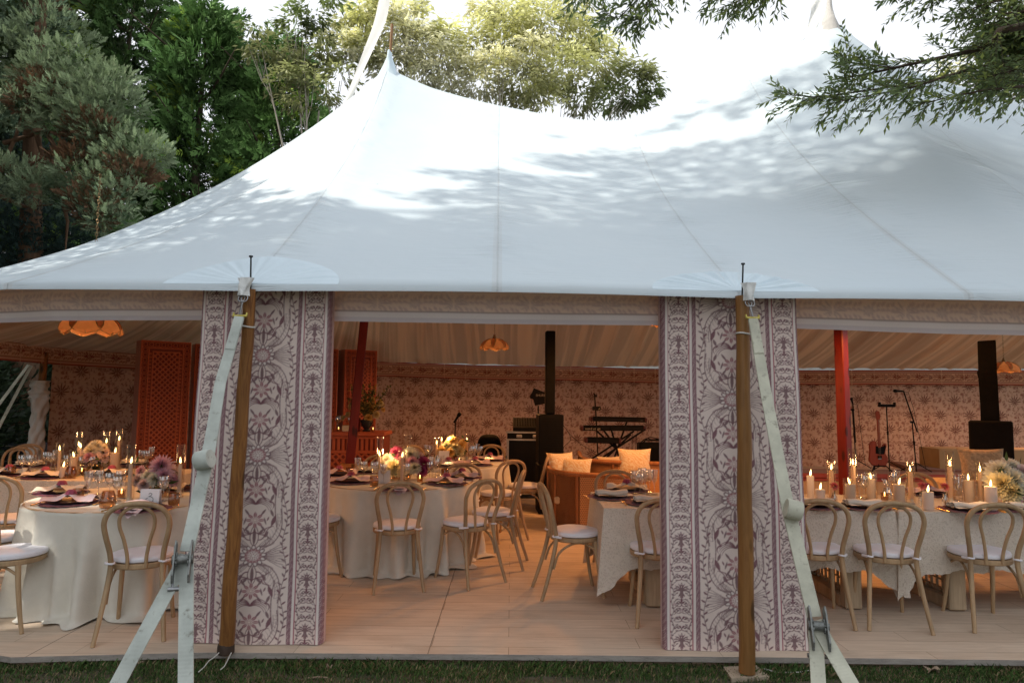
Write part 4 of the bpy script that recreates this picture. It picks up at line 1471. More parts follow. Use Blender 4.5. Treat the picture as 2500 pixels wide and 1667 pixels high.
YEL = (.86, .86, .44); YEL2 = (.95, .93, .64); OLV = (.40, .43, .19); DKG = (.26, .33, .12)
leafy('broadleaf_tree', 'sunlit yellow green tree with pale thin stems above the dip of the tent roof', (at(1250, 250, 21).x, 21.0, GZ), 13, .16, M_BARKP,
      [(1080, 140, 62, 20.5, YEL2), (1160, 110, 80, 21), (1240, 70, 80, 21), (1330, 60, 80, 21), (1420, 90, 62, 21.5), (1460, 150, 70, 21.5), (1540, 190, 52, 21.5, OLV), (1380, 170, 72, 20.8), (1280, 190, 72, 20.6), (1180, 200, 56, 20.6, YEL2),
       (1575, 172, 24, 21.5, OLV), (1490, 235, 56, 21.8, DKG), (1250, 20, 56, 21.5), (1380, 10, 56, 21.5), (1100, 212, 46, 20.4, YEL2), (1420, 232, 56, 21.5, OLV), (1330, 242, 50, 21), (1590, 215, 28, 21.7, DKG), (1215, 150, 50, 20.3, YEL2), (1300, 130, 60, 20.4, YEL2), (1190, 30, 40, 21.4, YEL2), (1550, 240, 40, 21.8, DKG), (1250, 240, 40, 21.6, OLV)], YEL, .21, .36, 3.6)
leafy('broadleaf_tree', 'sunlit pale yellow tree directly behind the peak with the broad streamer', (at(985, 250, 20).x, 20.2, GZ), 13, .15, M_BARKP,
      [(960, 60, 66, 20, YEL2), (1010, 110, 72, 20, YEL2), (900, 110, 56, 19.8), (990, 22, 46, 20.2), (880, 25, 50, 19.6), (850, 60, 50, 19.6), (835, 110, 46, 19.3, YEL2), (1040, 60, 42, 20.4), (960, 150, 52, 19.8, YEL2), (1030, 175, 46, 19.8, YEL2), (905, 165, 40, 20.2, OLV), (930, 5, 40, 20.4), (1085, 85, 36, 20.6)], YEL, .21, .36, 3.6)
leafy('broadleaf_tree', 'shaded olive tree with long bare slanting branches between the conifers and the peak', (at(770, 300, 18.5).x, 18.6, GZ), 12, .15, M_BARKP,
      [(720, 60, 46, 18.6, DKG), (765, 28, 46, 18.6, DKG), (700, 130, 50, 18.3), (745, 190, 44, 18.2), (795, 225, 36, 18), (680, 195, 44, 18.2), (640, 115, 44, 18.3), (815, 12, 36, 18.4, DKG), (790, 120, 46, 18.6), (830, 190, 40, 18.6), (725, 245, 34, 18.2), (620, 65, 26, 18.6, DKG), (745, 130, 40, 18.8), (780, 70, 40, 18.9, DKG)], OLV, .19, .36, 3.2)
leafy('broadleaf_tree', 'sunlit yellow green tree seen behind the overhanging dark leaves beyond the capped peak', (at(2420, 250, 17).x, 17.5, GZ), 12, .18, M_BARK,
      [(2330, 205, 40, 17, (.30, .32, .10)), (2400, 190, 56, 17), (2460, 140, 70, 17.4), (2490, 220, 56, 17), (2262, 218, 26, 17.2), (2510, 70, 70, 18), (2440, 240, 40, 17), (2310, 165, 22, 17.3, YEL2), (2430, 90, 46, 18)], (.24, .27, .08), .17, .42, 4.2)

# shrubs beyond the open end, dark
for i, (px, Y, R, hgt, lab) in enumerate(((-60, 15.2, 1.9, 3.4, 'dark shrub at the edge of the picture beyond the open tent end'), (60, 17.5, 2.0, 3.6, 'dark shrub just behind the wrapped post'), (-190, 12.5, 1.8, 3.0, 'dark shrub beyond the open tent end outside the lining'))):
    x = at(px, 950, Y).x
    root = thing('shrub', lab, 'shrub', (x, Y, GZ), 0, 'dark shrubs beyond the open end')
    trunk(root, hgt * .6, .06, M_BARK)
    n = 7000
    u = unit(rnd(n)); u[:, 2] = np.abs(u[:, 2])
    p = np.array([x, Y, GZ]) + u * (RNG.uniform(.3, 1, n) ** .5)[:, None] * np.array([R, R, hgt])
    crown('crown', p, u + rnd(n, .5), rnd(n), RNG.uniform(.12, .24, n), RNG.uniform(.05, .09, n), np.array([.03, .05, .022])[None, :] * RNG.uniform(.4, 1.3, n)[:, None], M_LEAF, root)

# ------------------------------------------------------------------ tall trees out of the frame, crowns shaped so their shade falls on the roof
shade_lo = [(x_, y_ + (28 if 560 < x_ < 1700 else 15)) for x_, y_ in [(-100, 0), (530, 0), (570, 445), (640, 492), (760, 472), (820, 505), (1000, 530), (1200, 470), (1400, 442), (1550, 402), (1650, 345), (1780, 335), (1900, 292), (2000, 255), (2100, 185), (2250, 100), (2600, 0)]]
shade_hi = [(-100, -50), (530, -50), (570, 400), (600, 420), (700, 400), (850, 352), (1000, 372), (1200, 345), (1330, 318), (1400, 250), (1500, 235), (1650, 215), (1750, 160), (1900, 85), (2000, 20), (2100, -40), (2600, -200)]
def lin(pl, x): return float(np.interp(x, [p[0] for p in pl], [p[1] for p in pl]))
pts = []
rr = np.random.default_rng(5)
def fbm(a, b_): return (math.sin(a * 1.9 + 1.3 * math.sin(b_ * 1.1)) + .8 * math.sin(b_ * 2.7 + a * .8 + 2) + .6 * math.sin(a * 4.3 - b_ * 3.1) + .45 * math.sin(a * 7.7 + b_ * 6.3 + 1)) / 2.85
for u in np.arange(1.0, 13.0, .075):
    for v in np.arange(0.0, 1.0, .017):
        P = cpoint(u + rr.uniform(-.04, .04), min(1, max(0, v + rr.uniform(-.008, .008))))
        px, py = proj(P)
        if px < -150 or px > 2700: continue
        lo, hi = lin(shade_lo, px), lin(shade_hi, px)
        if py > lo: pr = 1.0
        elif py < hi: pr = 0.0 if px < 1350 else .0
        else: pr = (py - hi) / max(1, lo - hi)
        t = (-9.2 - P.x) / SUN.x
        q = P + SUN * t
        if px > 1840: pr = max(pr, min(.88, .5 + (px - 1840) / 500))
        if pr <= 0: continue
        if pr < 1 and .5 + .62 * fbm((q.z * 1.09 - q.y * .3) * .62, (q.y + .275 * q.z) * 2.3) > .06 + .60 * pr: continue
        pts.append(q)
pts = np.array(pts)
k = 8
C = np.repeat(pts, k, 0) + rnd(len(pts) * k, .05); jit = RNG.uniform(-1.4, 1.4, len(pts)).repeat(k)
C = C + np.array(SUN)[None, :] * jit[:, None]
fillp = []
for i in range(34000):
    yq = RNG.uniform(-7, 25); top = 11.5 if yq < 13 else 16.5
    if yq < .3: top = 25
    zq = RNG.uniform(2.0, top)
    fillp.append((-16 + RNG.uniform(-2.6, 2.2), yq, zq))
for i in range(8000): fillp.append((-16 + RNG.uniform(-2.6, 2.2), RNG.uniform(-6.5, .6), RNG.uniform(14, 26)))
Fp = np.array(fillp)
own = (C[:, 1] > 3.2).astype(int)
for i, y in enumerate((1.2, 5.2)):
    s_ = own == i; n = s_.sum(); q = C[s_]
    root = thing('tall_tree', ('nearer' if i == 0 else 'farther') + ' of the two unseen tall trees with crowns shaped to dapple the tent roof', 'tree', (-9.4, y, GZ), 0, 'trees dappling the roof')
    trunk(root, 10.5, .25, M_BARK)
    l_ = RNG.uniform(.075, .125, n)
    crown('crown', q, rnd(n), np.array(SUN)[None, :] + rnd(n, .35), l_, l_ * .62, np.array([.07, .10, .03])[None, :] * RNG.uniform(.6, 1.3, n)[:, None], M_LEAF, root)
allp = Fp; Lall = RNG.uniform(.35, .6, len(Fp))
yc = [-4.0, 1.5, 6.5, 11.5, 16.5, 22.0]
own = np.argmin(np.abs(allp[:, 1:2] - np.array(yc)[None, :]), 1)
words = ['first', 'second', 'third', 'fourth', 'fifth', 'sixth']
for i, y in enumerate(yc):
    s_ = own == i
    root = thing('tall_tree', f'{words[i]} of the tall trees in the shading row beyond the open tent end', 'tree', (-16.2, y, GZ), 0, 'tall shading trees beyond the open end')
    hh = allp[s_][:, 2].max() if i != 2 else 11.0
    trunk(root, hh * .8, .3, M_BARK, [([(0, 0, hh * t), (math.cos(a) * 1.2, math.sin(a) * 1.2, hh * t + .8), (math.cos(a) * 2.2, math.sin(a) * 2.2, hh * t + 1.2)], [.09, .05, .02]) for t, a in zip(np.linspace(.25, .75, 8), np.arange(8) * 2.4)])
    n = s_.sum()
    crown('crown', allp[s_], rnd(n), np.array(SUN)[None, :] + rnd(n, .35), Lall[s_], Lall[s_] * .6, np.array([.06, .09, .03])[None, :] * RNG.uniform(.6, 1.3, n)[:, None], M_LEAF, root)

for i, (x, y, hgt) in enumerate(((-13, -9.5, 10), (10, -10, 10), (16.5, -5, 12))):
    root = thing('tall_tree', f'{words[i]} of the tall trees in the row that shades the lawn', 'tree', (x, y, GZ), 0, 'tall trees shading the lawn')
    trunk(root, hgt * .8, .3, M_BARK)
    n = 5200
    u = unit(rnd(n))
    p = np.array([x, y, hgt * .56]) + u * (RNG.uniform(.2, 1, n) ** .5)[:, None] * np.array([4.3, 3.0, hgt * .46])
    L_ = RNG.uniform(.4, .7, n)
    crown('crown', p, rnd(n), u + rnd(n, .5), L_, L_ * .6, np.array([.06, .09, .03])[None, :] * RNG.uniform(.6, 1.3, n)[:, None], M_LEAF, root)

# ------------------------------------------------------------------ overhanging branches in front of the roof
root = thing('overhanging_tree', 'dark leafy tree whose branches hang into the picture over the capped peak', 'tree', (6.6, 4.6, GZ))
RL = Vector(root.location)
LC, LD, LL, LK, TW = [], [], [], [], []


def bough(pl, Y0, Y1, r0, r1, twigs, tl, leaves, start=.1, lsz=.072, down=.16):
    P_ = [at(x, y - 24, Y0 + (Y1 - Y0) * i / (len(pl) - 1)) for i, (x, y) in enumerate(pl)]
    D_ = densify(P_, 6)
    TW.append(([p - RL for p in D_], list(np.linspace(r0, r1, len(D_)))))
    n = len(D_) - 1
    for q in range(int(twigs * 1.0)):
        t = start + (1 - start) * (q + random.random()) / twigs; i = min(n - 1, int(t * n)); p = D_[i].lerp(D_[i + 1], t * n - i)
        ax = (D_[i + 1] - D_[i]).normalized()
        side = Vector((random.gauss(0, 1), random.gauss(0, .8), random.gauss(-.15, .7))); side = (side - ax * side.dot(ax)).normalized()
        d = (ax * random.uniform(.5, 1.1) + side * random.uniform(.4, 1.0)).normalized()
        ln = tl * random.uniform(.5, 1.2) * (1.15 - .5 * t)
        tw = [p + d * ln * s_ + Vector((0, 0, -down * .35 * ln * s_ * s_)) for s_ in (0, .35, .7, 1)]
        TW.append(([w_ - RL for w_ in tw], [max(.0022, r1 * .9), .0025, .002, .0012]))
        for k in range(leaves):
            s_ = (k + .7) / leaves; kk = min(2, int(s_ * 3)); b_ = tw[kk].lerp(tw[kk + 1], s_ * 3 - kk)
            sd = d.cross(Vector((random.gauss(0, .5), random.gauss(0, .5), 1))).normalized() * (1 if k % 2 else -1)
            LC.append(b_); LD.append(d * .75 + sd * .75 + Vector((0, 0, -down * random.uniform(.3, 1.3)))); LL.append(lsz * random.uniform(.7, 1.25)); 
            LK.append(random.uniform(.6, 1.4))


bough([(2620, 60), (2500, 88), (2440, 100), (2425, 130), (2390, 145), (2300, 165), (2220, 182), (2120, 205), (2060, 215)], 5.7, 5.9, .040, .006, 46, .55, 15)
bough([(2300, 165), (2180, 190), (2080, 178), (2070, 170)], 5.8, 5.9, .010, .003, 20, .40, 13)
bough([(2420, 180), (2260, 225), (2120, 245), (2000, 262), (1915, 256)], 5.75, 5.85, .014, .003, 44, .40, 14)
bough([(2330, 205), (2220, 240), (2100, 262), (2040, 275)], 5.6, 5.7, .010, .003, 34, .38, 13)
bough([(2640, 200), (2500, 235), (2400, 245), (2320, 262), (2245, 278)], 5.5, 5.6, .014, .003, 34, .36, 13)
bough([(2620, 150), (2540, 180), (2460, 200), (2400, 215)], 5.6, 5.7, .016, .004, 40, .48, 14)
bough([(2640, 20), (2520, 50), (2440, 60), (2390, 70)], 5.9, 6.1, .020, .004, 34, .45, 12)
bough([(2560, -60), (2440, -10), (2330, 20), (2250, 10), (2180, 15)], 6.0, 6.1, .016, .003, 30, .40, 12)
bough([(2560, -40), (2460, 20), (2390, 40), (2340, 60)], 6.0, 6.0, .014, .003, 30, .42, 12)
bough([(2350, -60), (2300, 10), (2270, 30)], 6.0, 6.0, .010, .003, 12, .30, 10)
bough([(2000, -130), (1880, -30), (1820, 10), (1790, 40)], 5.6, 5.7, .010, .002, 26, .36, 12)
bough([(1960, -90), (1900, -10), (1850, 20)], 5.6, 5.7, .010, .002, 20, .34, 12)
bough([(1860, -90), (1800, -25), (1760, -5), (1735, 5)], 5.6, 5.7, .008, .002, 14, .30, 10)
bough([(1720, -120), (1620, -20), (1560, 20), (1510, 70), (1480, 60)], 5.7, 5.8, .012, .002, 26, .34, 11, .25)
bough([(1640, -110), (1590, 0), (1575, 50), (1560, 80)], 5.7, 5.7, .008, .002, 22, .30, 10, .3)
bough([(1600, -80), (1500, -10), (1430, 10), (1400, 18)], 5.8, 5.9, .008, .002, 16, .32, 10)
bough([(1680, -70), (1650, -5), (1630, 15)], 5.7, 5.7, .006, .002, 8, .22, 8)
# dense leaf mass at the edge of the picture
for q in range(16):
    y0 = random.uniform(-20, 250)
    bough([(2680, y0 - 40), (2580, y0), (2500, y0 + 20), (2440 + random.uniform(-30, 30), y0 + 25)], 6.2 + random.uniform(-.2, .8), 6.3, .014, .004, 22, .5, 13, .05, .085)
mb = MB()
mb.tube([(0, 0, 0), (.1, 0, 1.5), (-.1, .1, 3.2), (-.3, .3, 4.6), (-.2, .5, 6.5), (.2, .6, 8.5)], [.26, .21, .19, .16, .11, .04], 14)
for pl_, rad in TW:
    mb.tube(pl_, rad, 6)
for e in (at(2620, 60, 5.7), at(2640, 200, 5.5), at(2620, 150, 5.6), at(2640, 20, 5.9), at(2560, -60, 6.0), at(2000, -130, 5.6), at(1720, -120, 5.7)):
    e = e - RL
    mb.tube(densify([Vector((-.2, .3, 4.4)), Vector((-.2, .3, 4.4)).lerp(e, .5) + Vector((0, 0, .5)), e], 5), np.linspace(.10, .02, 11), 8)
mb.build('trunk', M_BARK, root, 60)
LC, LD, LL, LK = np.array(LC), np.array(LD), np.array(LL), np.array(LK)
kc = np.array([.16, .215, .085])[None, :] * LK[:, None]
sel = RNG.random(len(LK)) < .25
kc[sel] *= np.array([1.7, 1.5, 1.0])
crown('leaves', LC, LD, np.array([0, 0, 1.0]) + rnd(len(LC), .5), LL, LL * .34, kc, M_LEAF, root)
# ------------------------------------------------------------------ bentwood chairs
M_BEECH = wood('limed_beech', (.48, .33, .19), (.37, .245, .135), .8, .5, .12, False)
M_CUSH = fabric('white_cushion', (.80, .79, .84), .03, 500, .3, 14)


def smooth_path(pts, n=5):
    P_ = [Vector(p) for p in pts]; out = []
    for i in range(len(P_) - 1):
        p0, p1, p2, p3 = P_[max(0, i - 1)], P_[i], P_[i + 1], P_[min(len(P_) - 1, i + 2)]
        for k in range(n):
            f = k / n
            out.append(.5 * ((2 * p1) + (-p0 + p2) * f + (2 * p0 - 5 * p1 + 4 * p2 - p3) * f * f + (-p0 + 3 * p1 - 3 * p2 + p3) * f ** 3))
    out.append(P_[-1]); return out


def make_chair():
    t = thing('bentwood_chair', 'bentwood chair', 'chair')
    mb = MB()
    mb.lathe([(.05, .446), (.17, .444), (.198, .440), (.207, .448), (.207, .470), (.200, .477), (.17, .476), (.05, .474)], 30)
    mb.build('seat', M_BEECH, t)
    mb = MB()
    prof = [(.02, .478), (.185, .479), (.199, .484), (.203, .490), (.201, .496), (.203, .503), (.200, .512), (.180, .521), (.10, .527), (.02, .528)]
    vs = []; nn = 36
    for r, z in prof:
        for j in range(nn):
            a = 2 * PI * j / nn
            vs.append((r * math.cos(a) * (1 + .006 * math.sin(3 * a)), r * math.sin(a) + .01, z + .003 * math.sin(2 * a + 1) * (z > .5)))
    mb.add(vs, [(i * nn + j, i * nn + (j + 1) % nn, (i + 1) * nn + (j + 1) % nn, (i + 1) * nn + j) for i in range(len(prof) - 1) for j in range(nn)] + [tuple((len(prof) - 1) * nn + j for j in range(nn))])
    cu = mb.build('cushion', M_CUSH, t, 55)
    half = [(.205, -.315, 0), (.178, -.245, .22), (.156, -.193, .44), (.160, -.200, .55), (.186, -.232, .68), (.193, -.252, .765), (.160, -.272, .838), (.085, -.286, .878), (0, -.290, .888)]
    full = half + [(-x, y, z) for x, y, z in half[-2::-1]]
    p = smooth_path(full, 6)
    k = len(p)
    mb = MB(); mb.tube(p, [.0175 - .0035 * max(0, 1 - min(i, k - 1 - i) / 10) for i in range(k)], 10)
    mb.build('back_hoop', M_BEECH, t, 60)
    half = [(.056, -.200, .452), (.058, -.203, .53), (.078, -.222, .64), (.104, -.244, .735), (.098, -.262, .805), (.055, -.274, .852), (0, -.279, .866)]
    mb = MB(); mb.tube(smooth_path(half + [(-x, y, z) for x, y, z in half[-2::-1]], 6), .0118, 8)
    mb.build('inner_hoop', M_BEECH, t, 60)
    for s in (-1, 1):
        mb = MB(); pp = smooth_path([(s * .150, .135, .446), (s * .158, .150, .30), (s * .168, .178, .12), (s * .178, .205, 0)], 4)
        mb.tube(pp, [.0185 - .0055 * i / (len(pp) - 1) for i in range(len(pp))], 10); mb.build('leg', M_BEECH, t, 60)
        mb = MB(); mb.tube(smooth_path([(s * .165, -.212, .235), (s * .160, -.165, .36), (s * .150, -.06, .425), (s * .146, .04, .428), (s * .152, .125, .385)], 5), .0095, 8)
        mb.build('brace', M_BEECH, t, 60)
        mb = MB()
        pp = [Vector((s * .156 + .023 * math.cos(a), -.195 + .023 * math.sin(a), .492 + .002 * math.sin(a * 2))) for a in np.linspace(0, 2 * PI, 13)[:-1]]
        ribbon(mb, pp + [pp[0]], .022, 0, .004, None, None) if False else mb.tube(pp, .0065, 6, True)
        mb.box((s * .182, -.175, .488), (.012, .05, .018), s * -.6, bev=.003)
        mb.build('tie', M_CUSH, cu, 60)
    return t


CH = Stamp(make_chair())
GCH = 'bentwood chairs with white cushions'
SEATZ = .50
def chair_seat(px, py, rz, lab): p = atz(px, py, SEATZ); CH.put((p.x, p.y, 0), rz, lab, GCH)
def chair_foot(px, py, rz, lab): p = atz(px, py, 0); CH.put((p.x, p.y, 0), rz, lab, GCH)
def chair_at(px, Y, rz, lab): p = at(px, 965, Y); CH.put((p.x, p.y, 0), rz, lab, GCH)


chair_seat(350, 1352, .30, 'bentwood chair with its back to the lawn, before the white card with the numeral 3')
chair_seat(30, 1346, -1.50, 'bentwood chair cut by the picture edge, nearest to the deck corner, seen from its side')
chair_seat(28, 1264, .15, 'bentwood chair at the lace cloth, farther one of the two overlapping by the picture edge')
chair_seat(-12, 1310, -.25, 'bentwood chair at the lace cloth, nearer one of the two overlapping by the picture edge')
chair_at(12, 8.5, PI - .1, 'bentwood chair on the far side of the lace table, at the very picture edge')
chair_at(52, 9.0, PI + .2, 'bentwood chair on the far side of the lace table, before the wrapped post')
chair_at(470, 6.6, 2.2, 'bentwood chair half hidden by the curtain panel, beside the orange lattice screen')
chair_seat(970, 1279, .24, 'bentwood chair with its back to the lawn, before the pink and yellow dahlias')
chair_seat(1138, 1272, .72, 'bentwood chair turned in to the dahlia table, nearest to the bare floor')
chair_seat(1205, 1248, 1.45, 'bentwood chair seen side-on behind the one turned in to the dahlia table')
chair_at(1128, 7.62, .15, 'bentwood chair with its back towards us between the dahlia table and the far round table')
chair_seat(1216, 1203, .62, 'bentwood chair with its back towards us at the edge of the far round table')
chair_seat(1284, 1184, 1.45, 'orange lit bentwood chair beside the black loudspeaker, at the far round table')
chair_seat(772, 1264, -1.1, 'bentwood chair mostly hidden by the curtain panel, at the dahlia table')
chair_at(906, 7.95, PI - .25, 'bentwood chair on the far side of the dahlia table, in front of the orange bar')
chair_at(1196, 9.85, PI - .1, 'bentwood chair on the far side of the far round table, before the black hump')
chair_at(1022, 9.6, PI + .5, 'bentwood chair on the far side of the far round table, hidden behind its candles')
chair_foot(1402, 1446, -1.42, 'bentwood chair seen side-on at the open end of the long lace table')
chair_foot(1606, 1500, -.02, 'bentwood chair half hidden by the curtain panel at the corner of the long lace table')
chair_foot(1990, 1500, -.22, 'bentwood chair half hidden by the curtain panel with the hanging cream webbing')
chair_foot(2163, 1510, -.20, 'bentwood chair with a slipped cushion before the lit pillar candles')
chair_foot(2398, 1514, -.14, 'bentwood chair before the white and mauve flowers of the long table')
chair_at(1512, 6.55, PI, 'bentwood chair on the far side of the long table, before the rattan sofa')
chair_at(2268, 6.6, PI, 'bentwood chair on the far side of the long table, behind the red roses')

# ------------------------------------------------------------------ tables and cloths
M_LINEN = fabric('ivory_linen', (.66, .63, .55), .05, 700, .35, 7)
M_OAK = wood('pale_oak', (.50, .38, .25), (.38, .28, .18), .7, .6, .3, False)
m, nt, b = new_mat('ivory_lace')
v = coords(nt)
nz = N(nt, 'ShaderNodeTexNoise'); nz.inputs['Scale'].default_value = 9; nz.inputs['Detail'].default_value = 3; nt.links.new(v, nz.inputs['Vector'])
wv = N(nt, 'ShaderNodeTexVoronoi', feature='DISTANCE_TO_EDGE'); wv.inputs['Scale'].default_value = 52
nt.links.new(mixc(nt, .14, v, nz.outputs[1]), wv.inputs['Vector'])
n2 = noise(nt, v, 130, 4, .7, 2.0)
lace = ramp(nt, wv.outputs['Distance'], [(.0, 1.0), (.16, .55), (.35, .1)])
lace2 = math_(nt, 'ADD', math_(nt, 'MULTIPLY', lace, .6), math_(nt, 'MULTIPLY', n2, .6))
nt.links.new(mixc(nt, ramp(nt, lace2, [(.25, 0.0), (.8, 1.0)]), (.56, .49, .41), (.70, .63, .54)), b.inputs['Base Color'])
b.inputs['Roughness'].default_value = .9; b.inputs['Specular IOR Level'].default_value = .1
bump(nt, b, lace2, .8, .008)
M_LACE = m
TZ = .765


def round_table(x, y, R, lab_t, lab_c, seed):
    t = thing('round_table', lab_t, 'table', (x, y, 0), 0, 'round tables')
    mb = MB(); mb.lathe([(.01, .728), (R - .01, .728), (R, .735), (R, .752), (R - .01, .756), (.01, .756)], 40); mb.build('tabletop', M_OAK, t)
    for k in range(4):
        a = PI / 4 + k * PI / 2
        mb = MB(); mb.tube([(math.cos(a) * .45, math.sin(a) * .45, .73), (math.cos(a) * .5, math.sin(a) * .5, 0)], .02, 8); mb.build('leg', M_IRON, t)
    rr = random.Random(seed)
    ph = [rr.uniform(0, 6.28) for _ in range(6)]
    def fsh(q): return math.copysign(abs(q) ** .75, q)
    def folds(a): return .55 * fsh(math.sin(13 * a + ph[0] + .8 * math.sin(2 * a + ph[1]))) + .35 * math.sin(22 * a + ph[2] + math.sin(3 * a + ph[3])) + .2 * math.sin(27 * a + ph[4])
    def fn(a, v):
        th = 2 * PI * a
        if v < .16:
            r = (R + .006) * v / .16; z = TZ - .0 - (.004 if v > .15 else 0)
            return Vector((x + r * math.cos(th), y + r * math.sin(th), z + .0015 * math.sin(7 * th) * v))
        s = (v - .16) / .84; f = folds(th)
        drop = s * .80
        amp = .012 + .088 * min(1, s * 1.25) ** 1.1
        r = R + .012 + .010 * s + amp * f + .02 * s ** 2
        z = TZ - .006 - drop
        if drop > .72:                            # the hem breaks on the floor
            e = (drop - .72) / .08
            r += e * (.055 + .05 * math.sin(11 * th + ph[5])); z = TZ - .006 - .72 - (.030 * e) + .012 * math.sin(19 * th + e * 2) * e
        cr = .006 * math.sin(37 * th + 60 * s + ph[2]) * s * (1 - s)
        z = max(z, .006)
        return Vector((x + (r + cr) * math.cos(th), y + (r + cr) * math.sin(th), z))
    mb = MB(); mb.grid(lambda a, v: fn(a, v), 240, 46, closed=True)
    o = mb.build('tablecloth', M_LINEN, sharp=75)
    return tag(o, lab_c, 'tablecloth', 'ivory cloths on the round tables')


T3 = (-3.09, 5.71); TM = (-1.13, 6.99); TF = (-.80, 8.88)
round_table(*T3, .76, 'round table near the deck edge, standing under the ivory cloth with the numeral 3 card', 'ivory linen cloth reaching the deck under the numeral 3 card', 3)
round_table(*TM, .755, 'round table under the ivory cloth between the two curtain panels', 'ivory linen cloth under the pink and yellow dahlias between the curtain panels', 8)
round_table(*TF, .755, 'far round table in front of the black loudspeaker', 'warm lit ivory linen cloth of the far round table by the black loudspeaker', 5)


def long_table(x0, x1, y0, y1, drop, lab_t, lab_c, legs, seed, corner=.17):
    t = thing('long_table', lab_t, 'table', ((x0 + x1) / 2, (y0 + y1) / 2, 0), 0, 'long lace-covered tables')
    cx, cy = (x0 + x1) / 2, (y0 + y1) / 2
    mb = MB(); mb.box((0, 0, .735), (x1 - x0 - .01, y1 - y0 - .01, .045), bev=.006); mb.build('tabletop', M_OAK, t)
    for lx in legs:
        mb = MB(); dx = lx - cx
        for yy in (-(y1 - y0) * .40, (y1 - y0) * .40): mb.box((dx, yy, .36), (.13, .09, .70), bev=.008)
        mb.box((dx, 0, .05), (.13, (y1 - y0) * .8 - .09, .10), bev=.008); mb.box((dx, 0, .67), (.125, (y1 - y0) * .8 - .09, .08), bev=.008)
        for k in range(9):
            yy = -(y1 - y0) * .32 + (y1 - y0) * .64 * k / 8
            mb.box((dx, yy, .36), (.018, .012, .54), bev=.002)
        for k in range(8): mb.box((dx, 0, .13 + k * .066), (.016, (y1 - y0) * .7, .010), bev=.002)
        mb.build('leg', M_OAK, t)
    rr = random.Random(seed); ph = [rr.uniform(0, 6.28) for _ in range(5)]
    W, D = x1 - x0, y1 - y0; per = 2 * (W + D)
    n = int(per / .022); nv = 26
    crn = [0, W, W + D, 2 * W + D, per]
    mb = MB(); vs = []
    def edge(s):
        s %= per
        if s < W: return Vector((x0 + s, y0, 0)), Vector((0, -1, 0))
        if s < W + D: return Vector((x1, y0 + s - W, 0)), Vector((1, 0, 0))
        if s < 2 * W + D: return Vector((x1 - (s - W - D), y1, 0)), Vector((0, 1, 0))
        return Vector((x0, y1 - (s - 2 * W - D), 0)), Vector((-1, 0, 0))
    for j in range(nv + 1):
        v = j / nv
        for i in range(n):
            s = per * i / n
            p, nn = edge(s)
            dc = min(abs(s - c) for c in crn)
            cf = math.exp(-(dc / .10) ** 2)
            # corner folds swing out along the diagonal
            dg = Vector((1 if p.x > cx else -1, 1 if p.y > cy else -1, 0)).normalized()
            ln = drop + corner * math.exp(-(dc / .13) ** 1.6) + .004 * math.sin(s * 95) + .014 * math.sin(s * 21 + ph[3])
            f = .45 * math.sin(s * 7.5 + ph[0] + math.sin(s * 3 + ph[1])) + .3 * math.sin(s * 17 + ph[2])
            off = .004 + v * (.018 + .026 * f)
            q = p + nn * off * (1 - cf) + dg * cf * (.01 + .085 * v) + nn.cross(Vector((0, 0, 1))) * (.03 * v * cf * math.sin(s * 60))
            vs.append((q.x, q.y, TZ - .002 - ln * v - (.004 if v else 0)))
    fs = [(j * n + i, j * n + (i + 1) % n, (j + 1) * n + (i + 1) % n, (j + 1) * n + i) for j in range(nv) for i in range(n)]
    fs.append(tuple(range(n)))
    mb.add(vs, fs)
    o = mb.build('tablecloth', M_LACE, sharp=75)
    return tag(o, lab_c, 'tablecloth', 'lace cloths on the long tables')


long_table(.73, 2.97, 5.36, 6.25, .44, 'long table with pale slatted slab legs under a lace cloth by the rattan sofa', 'ivory lace cloth with a long hanging corner beside the side-on chair', (1.12, 2.66), 2, .20)
long_table(3.0, 5.4, 5.35, 6.25, .44, 'long table joined end to end, carrying the white and mauve flowers', 'ivory lace cloth of the table end carrying the white and mauve flowers', (3.46, 5.0), 6, .20)
long_table(-6.9, -3.4, 6.60, 7.72, .45, 'long table by the open tent end under a blush lace cloth', 'blush lit lace cloth of the long table before the wrapped post', (-6.3, -4.0), 9)
# ------------------------------------------------------------------ things on the tables
M_GLASS = thin_glass('clear_glass', (.94, .94, .935), .15)
M_AMBER = thin_glass('smoky_amber_glass', (.80, .66, .52), .06)
M_HURR = thin_glass('hurricane_glass', (.97, .95, .92), .022)
M_WAX = fabric('candle_wax', (.74, .64, .56), .04, 100, .05, 12, 0, .35)
M_WAXY = fabric('warm_candle_wax', (.80, .62, .46), .04, 100, .05, 12, 0, .4)
M_FLAME = glow('flame', (1.0, .60, .22), 9.0)
M_WICK = surf('wick', (.03, .02, .02), .9, .2, 50, 0)
M_CHARGER = surf('dark_charger', (.045, .016, .024), .28, .3, 20, .05, .1)
M_MAT = fabric('burgundy_mat', (.13, .022, .05), .25, 300, .6, 30)
M_NAPK = fabric('mauve_napkin', (.72, .54, .55), .05, 500, .3, 12)
M_NAPC = fabric('cream_napkin', (.68, .62, .54), .05, 500, .3, 12)
M_RIB = fabric('wine_ribbon', (.33, .07, .12), .2, 300, .4, 30)
M_GOLD = surf('gold_cutlery', (.72, .46, .16), .3, .15, 40, .05, .9)
M_CARD = fabric('white_card', (.76, .75, .76), .02, 100, .05, 10, 0)
M_INK = surf('card_ink', (.03, .03, .035), .8, .1, 20, 0)
M_CERAM = surf('cream_holder', (.66, .62, .56), .5, .08, 20, .05)
M_PETAL = tinted('petal', .7, .35, .2, .0)
TOP = TZ + .004


